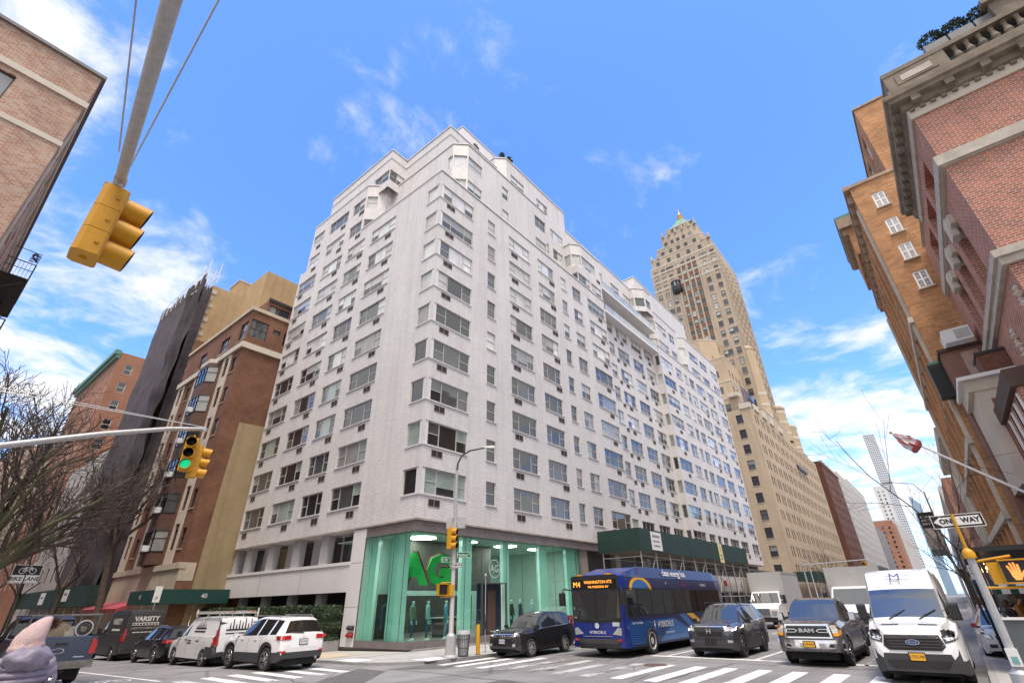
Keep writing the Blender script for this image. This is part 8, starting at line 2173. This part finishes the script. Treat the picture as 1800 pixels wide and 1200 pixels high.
r_ = thing('newsstand', 'dark green newsstand with green and white striped awning behind the white van', 'kiosk', (32.2, -1.0, .15))
q = MB(); q.box(0, 3.5, -1.6, .1, 0, 2.2, GPOLE); q.build('booth', r_)
q = MB(); q.box(-.02, 0, -1.4, -.1, .9, 1.9, P_DARK); q.build('window', r_)
q = MB()
for k in range(8):
    y0 = .5 - k * .28; q.mesh([(-.7, y0, 2.0), (-.7, y0 - .28, 2.0), (0, y0 - .28, 2.35), (0, y0, 2.35), (-.7, y0, 1.78), (-.7, y0 - .28, 1.78)], [(0, 3, 2, 1), (0, 1, 5, 4)], SIGWHITE if k % 2 else mat('awning_green', (.01, .07, .04), .6))
q.build('awning', r_)
def lamp_post(x, y, label, sgn, banner=False):
    r_ = thing('street_lamp', label, 'street lamp', (x, y, .15), 0, 'street lamps along the avenue')
    q = MB(); q.lathe([(.2, 0), (.16, .7), (.085, .8), (.045, 8.0)], STEEL, 8); q.build('pole', r_, 40)
    q = MB(); q.tube([(0, 0, 7.9), (0, sgn * .4, 8.6), (0, sgn * 1.6, 8.9)], .025, STEEL, 6); q.build('arm', r_)
    q = MB(); q.box(-.09, .09, min(sgn * 1.5, sgn * 2.1), max(sgn * 1.5, sgn * 2.1), 8.84, 8.95, STEEL); q.build('lamp_head', r_)
    return r_
lamp_post(44.5, -.2, 'dark street lamp pole on the right pavement carrying the long banner', 1)
BANN = mat('banner_dark', (.025, .024, .026), .6, var=.4, scale=2.5)
q = MB(); T = frameT((44.35, .25, 5.5), (0, -1, 0), (0, 0, 1))
q.box(-.42, .42, .35, 1.35, 0, .03, BANN, T); q.box(-.42, .42, -.95, .35, 0, .03, mat('banner_portrait', (.48, .41, .36), .6, var=.6, scale=2.2), T); q.box(-.42, .42, -1.35, -.95, 0, .03, mat('banner_foot', (.16, .17, .19), .6, var=.3, scale=3), T)
[q.box(-.3 + k_ * .15, -.2 + k_ * .15, y_, y_ + .12, .03, .034, LET, T) for y_ in (1.0, .78, .56) for k_ in range(4)]
tag(q.build('banner'), 'dark vertical banner with a pale portrait hanging from the right-hand lamp pole', 'banner')
lamp_post(92.0, 16.8, 'thin street lamp leaning over the box truck by the tan hotel block', -1); lamp_post(150, 16.8, 'far street lamp on the left pavement past the hotel shed', -1)
signal('far yellow signal head over the pale box truck near the cross street', (90.0, 9.4, 6.2), R(180), 1.2)
q = MB(); q.tube([(90.0, 17.3, .15), (90.0, 17.3, 6.3)], .1, GALV, 8); q.tube([(90.0, 17.3, 6.2), (90.0, 9.0, 6.45)], .07, GALV, 8); tag(q.build('signal_mast'), 'far grey mast arm holding the signal at the next cross street', 'pole', 'signal mast arms')
# furled flag on a pole from the right-hand facade
r_ = thing('flag', 'furled flag at the tip of a long white pole reaching out from the right facade', 'flag', (21.9, -2.75, 4.45))
tip = Vector((.1, 2.88, 2.72)); q = MB(); q.tube([(0, 0, 0), tip], [.045, .028], WHITE, 9); q.lathe([(.001, -.06), (.06, 0), (.001, .06)], GOLD, 8, Matrix.Translation(tip)); q.build('pole', r_, 40)
q = MB(); d = tip.normalized(); n1_ = d.cross(ZU).normalized(); n2_ = n1_.cross(d)
FLC = [mat('flag_white', (.62, .56, .56), .8, var=.15, scale=9), mat('flag_red', (.36, .08, .08), .8, var=.2, scale=9), mat('flag_blue', (.10, .10, .16), .8, var=.2)]
NR = 16; rings = []
for i in range(12):
    t = i / 11; c_ = tip * (.985 - .20 * t) - Vector((0, 0, .02 + .10 * t)); r0 = .02 + .20 * math.sin(math.pi * min(1, t * .62 + .02)) * (1 if t < .92 else .75)
    rings.append([c_ + (n1_ * math.cos(2 * math.pi * k / NR) * .8 + n2_ * math.sin(2 * math.pi * k / NR)) * r0 * (1 + .22 * math.sin(k * 2.3 + i * .9)) for k in range(NR)])
for i in range(11):
    for k in range(NR):
        m = FLC[2] if (i < 6 and k < 5) else FLC[1] if (k + (i > 6)) % 3 == 0 or i > 8 else FLC[0]
        q.poly([rings[i][k], rings[i][(k + 1) % NR], rings[i + 1][(k + 1) % NR], rings[i + 1][k]], m)
q.poly(rings[-1], FLC[1]); q.build('cloth', r_, 80)
q = MB(); q.tube([(0, 0, 0), (-.0, -.12, -.3)], .05, WHITE, 8); q.tube([tip * .5, Vector((.4, -.1, 1.5))], .006, BLACK, 4); q.tube([tip * .5, Vector((2.4, -.1, 1.1))], .006, BLACK, 4); q.build('stay_wire', r_)

# ------------------------------------------------------------------ bare trees
BARK = mat('grey_brown_bark', (.085, .066, .052), .9, var=.4, scale=5)
BARKM = mat('mossy_bark', (.080, .080, .040), .9, var=.4, scale=4)
TWIG = mat('bare_twig', (.075, .058, .048), .9, var=.3, scale=3)
def tree(label, loc, h, seed, trunk_h, r0, limbs=5, spread=.75, levels=4, kids=(5, 5, 5), bark=BARK, group='bare winter trees', lean=(0, 0), twig=.008, tw=None, aim=None, limb_k=.55):
    rg = random.Random(seed)
    r_ = thing('bare_tree', label, 'tree', loc, 0, group)
    Tm, Cm = MB(), MB()
    def branch(p, d, L, r, lv):
        n = 4 if lv > 1 else 6; pts = [p.copy()]; dd = d.copy(); q0 = p.copy()
        for i in range(n):
            dd = (dd + Vector((rg.gauss(0, .13), rg.gauss(0, .13), rg.gauss(.03, .11)))).normalized(); q0 = q0 + dd * (L / n); pts.append(q0.copy())
        rad = [max(twig, r * (1 - .62 * i / n)) for i in range(n + 1)]
        (Tm if lv == 0 else Cm).tube(pts, rad, bark if lv < 2 else TWIG, 8 if lv == 0 else 5 if lv < 2 else 3, caps=False)
        if lv >= levels: return
        K = kids[min(lv, len(kids) - 1)]
        for k in range(K):
            t = .28 + .70 * (k + rg.random() * .6) / K; i = min(n - 1, int(t * n)); s0 = pts[i].lerp(pts[i + 1], t * n - i)
            ax = dd.orthogonal().normalized(); ax.rotate(Matrix.Rotation(rg.uniform(0, 6.28), 3, dd)) if False else None
            a = rg.uniform(0, 6.28); base = (pts[i + 1] - pts[i]).normalized(); o1 = base.orthogonal().normalized(); o2 = base.cross(o1)
            nd = (base * .75 + (o1 * math.cos(a) + o2 * math.sin(a)) * rg.uniform(.5, .95) + Vector((0, 0, .22))).normalized()
            branch(s0, nd, L * rg.uniform(.42, .66) * (1.1 - .35 * t), rad[i] * rg.uniform(.5, .7), lv + 1)
    top = Vector((lean[0], lean[1], trunk_h))
    Tm.tube([(0, 0, -.15), (0, 0, .1), top * .35 + Vector((0, 0, 0)), top * .7, top], [r0 * 1.35, r0 * 1.05, r0 * .95, r0 * .85, r0 * .78], bark, 10)
    for k in range(limbs):
        a = 2 * math.pi * (k + rg.random() * .5) / limbs
        d = Vector((math.cos(a) * spread, math.sin(a) * spread, rg.uniform(.55, 1.0)))
        if aim is not None and k < len(aim): d = Vector(aim[k])
        branch(top - Vector((0, 0, rg.uniform(0, .22) * trunk_h)), d.normalized(), (h - trunk_h) * limb_k * rg.uniform(.85, 1.15) * (1.0 if aim is None or k >= len(aim) else d.length), r0 * rg.uniform(.42, .62), 1)
    Tm.build('trunk', r_, 60); Cm.build('crown', r_, 60)
    return r_
tree('large bare street tree whose mossy limbs reach in from the left edge', (1.75, 22.6, .15), 11.5, 11, 2.9, .24, 7, .8, 4, (8, 8, 6), BARKM, twig=.008, aim=((.62, -.05, .72), (.42, .1, 1.1), (.72, .3, .40), (.1, .2, 1.15)), limb_k=.55)
tree('bare tree with a dark forked trunk in front of the scaffold netting', (12.9, 52.0, -.55), 19.0, 5, 8.6, .27, 5, .55, 4, (7, 7, 5), BARK, lean=(-.9, .6), aim=((.1, .1, 1.3), (-.9, .5, .75), (.55, -.6, .8)), limb_k=.55)
tree('slender bare tree by the kerb left of the netted scaffold', (12.9, 68.0, -.75), 17.5, 23, 5.0, .22, 5, .5, 4, (6, 5, 4))
tree('bare tree farther down the side street by the pale grey house', (12.9, 88.0, -.75), 18.0, 31, 5.0, .22, 5, .5, 4, (6, 5, 4))
tree('distant bare tree down the left side street near the red brick house', (12.9, 112.0, -.75), 19.0, 37, 5.5, .25, 5, .5, 4, (6, 5, 4))
tree('bare tree on the near pavement beyond the bike lane sign', (3.4, 42.0, -.35), 13.0, 41, 3.6, .2, 5, .6, 4, (6, 5, 4))
tree('thin young bare tree in front of the right-hand facades, under the furled flag', (26.2, -.35, .15), 8.6, 57, 3.4, .050, 3, .45, 3, (5, 4), BARK, twig=.006, aim=((-.1, .06, 1.5), (.3, .45, .8), (.3, -.5, .7)), limb_k=.68)
tree('bare tree on the right pavement behind the newsstand', (38.0, -.4, .15), 7.5, 63, 3.0, .07, 5, .7, 3, (6, 6, 4), twig=.006)
tree('bare tree farther along the right pavement past the banner pole', (58.0, -.5, .15), 9.0, 67, 3.0, .10, 5, .7, 3, (6, 6, 4), twig=.007)
tree('small bare tree at the foot of the tan hotel block, nearer one', (106.0, 17.0, .15), 12.0, 71, 4.0, .15, 5, .6, 4, (5, 4, 3)); tree('bare tree farther along the hotel block pavement', (128.0, 17.0, .15), 12.0, 73, 4.0, .15, 5, .6, 4, (5, 4, 3))
tree('distant bare tree on the left pavement well past the hotel block', (175.0, 16.8, .15), 12.0, 79, 4.0, .15, 5, .6, 3, (5, 4, 3))

# ------------------------------------------------------------------ people
SKIN = mat('skin', (.52, .30, .21), .5, var=.06)
def figure(joints, edges, radii, m, name, parent, sub=2, regions=None):
    """one continuous body grown over a skeleton of joints"""
    me = bpy.data.meshes.new(name); me.from_pydata(joints, edges, []); me.update()
    o = bpy.data.objects.new(name, me); COL.objects.link(o)
    md = o.modifiers.new('skin', 'SKIN'); md.use_smooth_shade = True
    for i, r0 in enumerate(radii):
        rr = r0 if isinstance(r0, tuple) else (r0, r0); me.skin_vertices[0].data[i].radius = rr
    me.skin_vertices[0].data[0].use_root = True
    s_ = o.modifiers.new('sub', 'SUBSURF'); s_.levels = sub; s_.render_levels = sub
    dg = bpy.context.evaluated_depsgraph_get(); nm = bpy.data.meshes.new_from_object(o.evaluated_get(dg))
    bpy.data.objects.remove(o); bpy.data.meshes.remove(me)
    ms = [m] + [r_[1] for r_ in (regions or [])]
    nm.materials.clear()
    for x in ms: nm.materials.append(x)
    for p in nm.polygons:
        p.use_smooth = True; p.material_index = 0
        for k, (fn, _) in enumerate(regions or []):
            if fn(p.center): p.material_index = k + 1
    o = bpy.data.objects.new(name, nm); COL.objects.link(o); o.parent = parent; return o
def person_body(parent, top, trousers, skin=SKIN, shoes=BLACK, H=1.7, arm=((.24, .02, 1.02), (.26, .10, .82)), arm2=((-.24, .02, 1.02), (-.26, .08, .82)), step=.10, bulk=1.0, head=True, long_coat=.86, name='body'):
    """faces +y; feet on z=0; five fingers on each hand"""
    k = H / 1.7; J = []; E = []; Rr = []
    def a(p, r0, par=None):
        J.append(tuple(c_ * k for c_ in p)); Rr.append(tuple(c_ * k for c_ in r0) if isinstance(r0, tuple) else r0 * k)
        if par is not None: E.append((par, len(J) - 1))
        return len(J) - 1
    pel = a((0, 0, .94), (.16 * bulk, .115 * bulk)); wa = a((0, 0, 1.10), (.145 * bulk, .105 * bulk), pel); ch = a((0, .01, 1.30), (.175 * bulk, .12 * bulk), wa); sh = a((0, 0, 1.43), (.12, .085), ch); nk = a((0, .005, 1.49), .052, sh)
    h0 = a((0, .02, 1.545), (.062, .075), nk); h1 = a((0, .015, 1.615), (.078, .096), h0); h2 = a((0, 0, 1.68), (.055, .07), h1)
    for s_, ar, st in ((1, arm, step), (-1, arm2, -step)):
        s0 = a((s_ * .17, 0, 1.405), .064 * bulk, sh); el = a((s_ * abs(ar[0][0]), ar[0][1], ar[0][2] + .10), .050 * bulk, s0); wr = a((s_ * abs(ar[1][0]), ar[1][1], ar[1][2]), .030, el)
        d = (Vector((s_ * abs(ar[1][0]), ar[1][1], ar[1][2])) - Vector((s_ * abs(ar[0][0]), ar[0][1], ar[0][2] + .1))).normalized()
        pm = Vector((s_ * abs(ar[1][0]), ar[1][1], ar[1][2])) + d * .07; p_ = a(tuple(pm), (.022, .034), wr)
        fwd = Vector((0, 1, 0)); fwd = (fwd - d * fwd.dot(d)).normalized() if abs(d.y) < .95 else Vector((0, 0, 1)); inn = d.cross(fwd) * -s_
        for q_, ln in ((-.03, .060), (-.010, .078), (.010, .082), (.03, .072)):
            b0 = a(tuple(pm + fwd * q_ + d * .03), .0095, p_); b1 = a(tuple(pm + fwd * q_ * 1.15 + d * (.03 + ln * .55) + inn * .008), .0088, b0); a(tuple(pm + fwd * q_ * 1.15 + d * (.03 + ln * .95) + inn * .03), .0075, b1)
        t0 = a(tuple(pm - d * .035 + fwd * .040), .011, p_); a(tuple(pm + d * .015 + fwd * .062 + inn * .02), .009, t0)
        hp = a((s_ * .095, 0, .88), .088 * bulk, pel); kn = a((s_ * .10, st * .5 + .02, .50), .062, hp); an = a((s_ * .10, st * .9 - .02, .10), .043, kn); he = a((s_ * .10, st * .9 - .01, .045), (.045, .04), an); a((s_ * .115, st * .9 + .15, .03), (.042, .026), he)
    ctr = lambda c_: Vector(c_) / k
    regs = [(lambda c_: c_.z / k < long_coat, trousers), (lambda c_: c_.z / k < .085, shoes), (lambda c_: c_.z / k > 1.475, skin),
            (lambda c_: (abs(c_.x / k) > .19) and (Vector(c_) / k - Vector((math.copysign(abs((arm if c_.x > 0 else arm2)[1][0]), c_.x), (arm if c_.x > 0 else arm2)[1][1], (arm if c_.x > 0 else arm2)[1][2]))).length < .02 + .17 * ((Vector(c_) / k - Vector((math.copysign(abs((arm if c_.x > 0 else arm2)[0][0]), c_.x), (arm if c_.x > 0 else arm2)[0][1], (arm if c_.x > 0 else arm2)[0][2] + .1))).length > (Vector((arm if c_.x > 0 else arm2)[1]) - Vector(((arm if c_.x > 0 else arm2)[0][0], (arm if c_.x > 0 else arm2)[0][1], (arm if c_.x > 0 else arm2)[0][2] + .1))).length), skin)]
    return figure(J, E, Rr, top, name, parent, 2, regs)
HAIR = mat('brown_hair', (.10, .055, .03), .6, var=.3, scale=30)
def face_bits(parent, H, k0=1.0):
    k = H / 1.7; q = MB()
    for s_ in (1, -1):
        q.lathe([(.001, -.012 * k), (.012 * k, 0), (.001, .012 * k)], SIGWHITE, 8, Matrix.Translation((s_ * .032 * k, .094 * k, 1.60 * k)))
        q.lathe([(.001, -.02 * k), (.017 * k, 0), (.001, .03 * k)], SKIN, 7, Matrix.Translation((s_ * .080 * k, .01 * k, 1.59 * k)))
    q.mesh([(0, .096 * k, 1.605 * k), (-.014 * k, .10 * k, 1.565 * k), (.014 * k, .10 * k, 1.565 * k), (0, .125 * k, 1.567 * k)], [(0, 1, 3), (0, 3, 2), (1, 2, 3)], SKIN)
    q.box(-.022 * k, .022 * k, .088 * k, .096 * k, 1.533 * k, 1.541 * k, mat('lip', (.36, .12, .10), .5)); q.build('face', parent)
def hair(parent, H, long=0.0, m=None):
    k = H / 1.7; q = MB(); n = 14
    prof = [(.001, 1.735), (.05, 1.725), (.085, 1.68), (.098, 1.62), (.092, 1.56 - long * .5), (.07, 1.53 - long)]
    vs = []
    for r0, z in prof:
        for i in range(n):
            a = 2 * math.pi * i / n; yy = math.sin(a); f = 1.0 if yy < .35 else max(.35, 1.0 - (1.64 - z) * 7 * yy) if z < 1.64 else 1.0
            vs.append((r0 * k * math.cos(a) * (1 if f == 1 else f), (r0 * 1.15 * yy * (f if yy > .35 else 1) - .012) * k, z * k))
    q.mesh(vs, [(i * n + j, i * n + (j + 1) % n, (i + 1) * n + (j + 1) % n, (i + 1) * n + j) for i in range(len(prof) - 1) for j in range(n)], m or HAIR); return q.build('hair', parent, 80)
# person in a pink hat, lower left, walking away
COATL = mat('lilac_puffer', (.27, .245, .32), .5, var=.16, scale=9, bump=.7, bscale=14)
HATP = mat('pink_knit', (.74, .54, .52), .9, var=.10, scale=26, bump=1.0, bscale=90)
PH = 1.86
r_ = thing('person', 'person in pale pink pointed hat and lilac quilted coat walking away at lower left', 'person', (1.42, 8.1, .0), R(18))
person_body(r_, COATL, mat('dark_trousers', (.03, .03, .04), .8), H=PH, bulk=1.12, arm=((.30, .02, 1.02), (.30, .14, .84)), arm2=((.30, .02, 1.02), (.30, .14, .84)))
q = MB(); n = 28; prof = []
NB = 11
for i in range(NB * 4 + 1):
    z = .92 + (1.60 - .92) * i / (NB * 4); t = (z - .92) / .68; w = .275 - .02 * abs(t - .35) - (max(0, t - .70) ** 1.5) * .75
    prof.append((w + .040 * abs(math.sin(math.pi * i / 4)), z))
q.lathe([(r0, z) for r0, z in prof], COATL, n, Matrix.Diagonal((1.0, .74, 1, 1))); q.build('coat', r_, 80)
for s_ in (1, -1):
    q = MB(); P = [Vector((s_ * .20, -.01, 1.53)), Vector((s_ * .29, 0, 1.40)), Vector((s_ * .335, .01, 1.22)), Vector((s_ * .335, .06, 1.06)), Vector((s_ * .33, .13, .95))]; pp = []; rr = []
    for i in range(33):
        t = i / 32 * 4; j = min(3, int(t)); pp.append(P[j].lerp(P[j + 1], t - j)); rr.append((.112 - .010 * t) * (1 + .10 * abs(math.sin(math.pi * i / 4))))
    q.tube(pp, rr, COATL, 14); q.build('sleeve', r_, 80)
q = MB(); n, m_ = 22, 12; vs = []
for j in range(m_ + 1):
    for i in range(n):
        a, b_ = 2 * math.pi * i / n, math.pi * j / m_
        fold = 1 + .09 * math.sin(a * 5 + j * .9) + .07 * math.sin(a * 3 - j * 1.7)
        vs.append((.215 * math.sin(b_) * math.cos(a) * fold, -.12 + .135 * math.sin(b_) * math.sin(a) * fold, 1.58 + .125 * math.cos(b_) * (1 + .12 * math.sin(a * 4 + 1))))
q.mesh(vs, [(j * n + i, (j + 1) * n + i, (j + 1) * n + (i + 1) % n, j * n + (i + 1) % n) for j in range(m_) for i in range(n)], COATL); q.build('hood', r_, 80)
q = MB(); n = 26; vs = []
prof = [(.105, 1.655), (.138, 1.66), (.146, 1.685), (.142, 1.715), (.134, 1.718), (.137, 1.75), (.130, 1.80), (.112, 1.86), (.085, 1.91), (.058, 1.95), (.03, 1.975), (.001, 1.98)]
for j, (r0, z) in enumerate(prof):
    t = max(0, (z - 1.72) / .26)
    for i in range(n):
        a = 2 * math.pi * i / n; vs.append((r0 * math.cos(a) * (1 + .04 * math.sin(3 * a + j)) + .10 * t * t - .01, r0 * 1.1 * math.sin(a) * (1 + .04 * math.sin(2 * a + j)) - .02 - .03 * t, z + .02 * math.cos(a) * (1 - t)))
q.mesh(vs, [(j * n + i, j * n + (i + 1) % n, (j + 1) * n + (i + 1) % n, (j + 1) * n + i) for j in range(len(prof) - 1) for i in range(n)], HATP); q.build('hat', r_, 80)
q = MB()
FURB = mat('brown_fur', (.13, .075, .04), .9, var=.4, scale=30)
for k in range(500):
    d = Vector((rng.gauss(0, 1), rng.gauss(0, 1), rng.gauss(0, 1))).normalized(); c_ = Vector((.155, -.05, 1.905)); p_ = c_ + d * .03; e_ = c_ + (d + Vector((rng.gauss(0, .25), rng.gauss(0, .25), rng.gauss(0, .25)))) * rng.uniform(.06, .085); w_ = d.orthogonal().normalized() * .006
    q.poly([p_ - w_, p_ + w_, e_], FURB)
q.build('pompom', r_)
hair(r_, PH, .06); face_bits(r_, PH)
q = MB()
for k in range(26):
    t = k / 25; c_ = Vector((.24 - .02 * t, -.215 + .02 * abs(t - .5), 1.40 - .62 * t)); q.lathe([(.014, -.016), (.019, 0), (.014, .016), (.008, 0)], CHROME, 7, Matrix.Translation(c_) @ Matrix.Rotation(R(90 * (k % 2)), 4, 'Z') @ Matrix.Rotation(R(70), 4, 'X'), closed=True)
q.build('bag_chain', r_)
r2_ = thing('person', 'person in a bright red hooded jacket, only a sliver visible at the left edge', 'person', (.66, 8.3, .0), R(10))
COATR = mat('red_jacket', (.55, .02, .015), .55, var=.1, scale=8)
person_body(r2_, COATR, mat('dark_trousers', (.03, .03, .04), .8), H=1.84, bulk=1.2); hair(r2_, 1.84, .1, mat('fair_hair', (.40, .24, .11), .6, var=.2, scale=30)); face_bits(r2_, 1.84)
q = MB(); q.lathe([(.22, 1.62), (.24, 1.55), (.26, 1.45), (.30, 1.25), (.30, 1.0), (.29, .92)], COATR, 22, Matrix.Diagonal((1, .75, 1, 1))); q.build('jacket', r2_, 80)
# people on the right pavement
def walker(label, loc, rz, top, trou, H=1.7, long=0.0, **kw):
    o = thing('person', label, 'person', loc, R(rz)); person_body(o, top, trou, H=H, **kw); hair(o, H, long); face_bits(o, H); return o
walker('person in a pale lilac jacket and dark red trousers walking away on the right pavement', (28.6, -.50, .15), -90, mat('lilac_jacket', (.50, .36, .50), .7, var=.1), mat('wine_trousers', (.12, .02, .025), .8), 1.68, .12, bulk=1.25)
walker('person in an orange-brown jacket behind the dark dining barrier at the right edge', (23.2, -1.25, .15), 150, mat('orange_brown_jacket', (.36, .15, .035), .7, var=.1), mat('dark_trousers', (.03, .03, .04), .8), 1.74, .05, bulk=1.1, arm=((.24, .08, 1.08), (.20, .28, 1.12)))
walker('person in dark clothes beside the orange-brown jacket behind the dining barrier', (23.6, -.98, .15), 200, mat('dark_jacket', (.03, .02, .02), .7, var=.1), mat('dark_trousers', (.03, .03, .04), .8), 1.62, .1)
# mannequins and clothes rail in the glass shop
MTEAL = mat('mannequin_skin', (.40, .56, .54), .4, var=.03)
def mannequin(label, loc, rz, top, trou):
    o = thing('mannequin', label, 'mannequin', loc, R(rz), 'mannequins in the glass shop'); person_body(o, top, trou, skin=MTEAL, H=1.78, shoes=SIGWHITE, step=.05)
    q = MB(); q.lathe([(.18, -.005), (.18, .012), (.001, .013)], SIGWHITE, 20); q.build('base', o)
mannequin('mannequin in an olive jacket and pale shirt near the glass corner', (19.0, 22.5, .455), 200, mat('olive_jacket', (.16, .19, .13), .7), mat('denim', (.04, .09, .16), .8))
mannequin('mannequin in a pale teal top and jeans, second from the glass corner', (19.55, 21.95, .455), 215, mat('teal_top', (.25, .42, .40), .7), mat('denim', (.04, .09, .16), .8))
mannequin('mannequin in a blue dress behind the lamp pole', (20.9, 22.0, .455), 220, mat('blue_top', (.10, .28, .38), .7), mat('blue_skirt', (.08, .22, .30), .8))
mannequin('dark mannequin right of the shop entrance, left of two', (26.7, 22.2, .455), 190, mat('dark_jacket', (.03, .02, .02), .7, var=.1), mat('dark_trousers', (.03, .03, .04), .8))
mannequin('dark mannequin right of the shop entrance, right of two', (27.6, 22.2, .455), 200, mat('navy_coat', (.03, .05, .09), .7, var=.1), mat('dark_trousers', (.03, .03, .04), .8))
mannequin('mannequin in pale blue near the right end of the glass shop', (29.0, 22.3, .455), 210, mat('pale_blue_top', (.25, .42, .50), .7), mat('denim', (.04, .09, .16), .8))
r_ = thing('clothes_rail', 'clothes rail hung with dark blue garments at the left end of the shop', 'clothes rail', (18.9, 24.2, .445))
q = MB(); q.tube([(0, -.55, 0), (0, -.55, 1.75), (0, .55, 1.75), (0, .55, 0)], .015, BLACK, 6)
q.build('frame', r_)
for k in range(9):
    q = MB(); y = -.48 + k * .12; zb = .35 + .25 * rng.random(); m = rng.choice([mat('denim', (.04, .09, .16), .8), mat('navy_coat', (.03, .05, .09), .7), mat('dark_jacket', (.03, .02, .02), .7)])
    q.mesh([(-.06, y - .03, 1.7), (.06, y - .03, 1.7), (.24, y - .035, 1.52), (.22, y - .04, zb), (-.22, y - .04, zb), (-.24, y - .035, 1.52), (-.06, y + .03, 1.7), (.06, y + .03, 1.7), (.24, y + .035, 1.52), (.22, y + .04, zb), (-.22, y + .04, zb), (-.24, y + .035, 1.52)],
           [(0, 1, 2, 3, 4, 5), (11, 10, 9, 8, 7, 6)] + [(i, 6 + i, 6 + (i + 1) % 6, (i + 1) % 6) for i in range(6)], m); q.build('garment', r_)
q = MB(); q.box(21.4, 23.0, 22.8, 23.6, .44, 1.35, SH_DARK); q.box(21.3, 23.1, 22.7, 23.7, 1.35, 1.4, mat('counter_top', (.5, .5, .48), .4)); q.box(22.2, 22.6, 22.69, 22.8, .5, 1.2, mat('leather_brown', (.25, .10, .04), .6)); tag(q.build('display_counter'), 'dark display counter with pale top inside the shop behind the mannequins', 'counter')
# shrubs on the white block terraces
for k, (x, y, z, s_) in enumerate(((25.2, 25.0, 44.6, .7), (28.0, 23.6, 44.9, .55), (29.0, 23.4, 44.9, .65), (19.5, 37.5, 42.6, .5))):
    q = MB(); 
    def bp(): 
        d = Vector((rng.gauss(0, 1), rng.gauss(0, 1), rng.gauss(0, 1))).normalized(); return Vector((d.x * s_ * .6, d.y * s_ * .6, d.z * s_)) * rng.uniform(.6, 1.05), d
    leaves(q, 260, bp, .13); tag(q.build('terrace_shrub', loc=(x, y, z)), 'small evergreen shrub on the roof terrace parapet of the white block', 'shrub', 'small shrubs on the white block roof terrace')
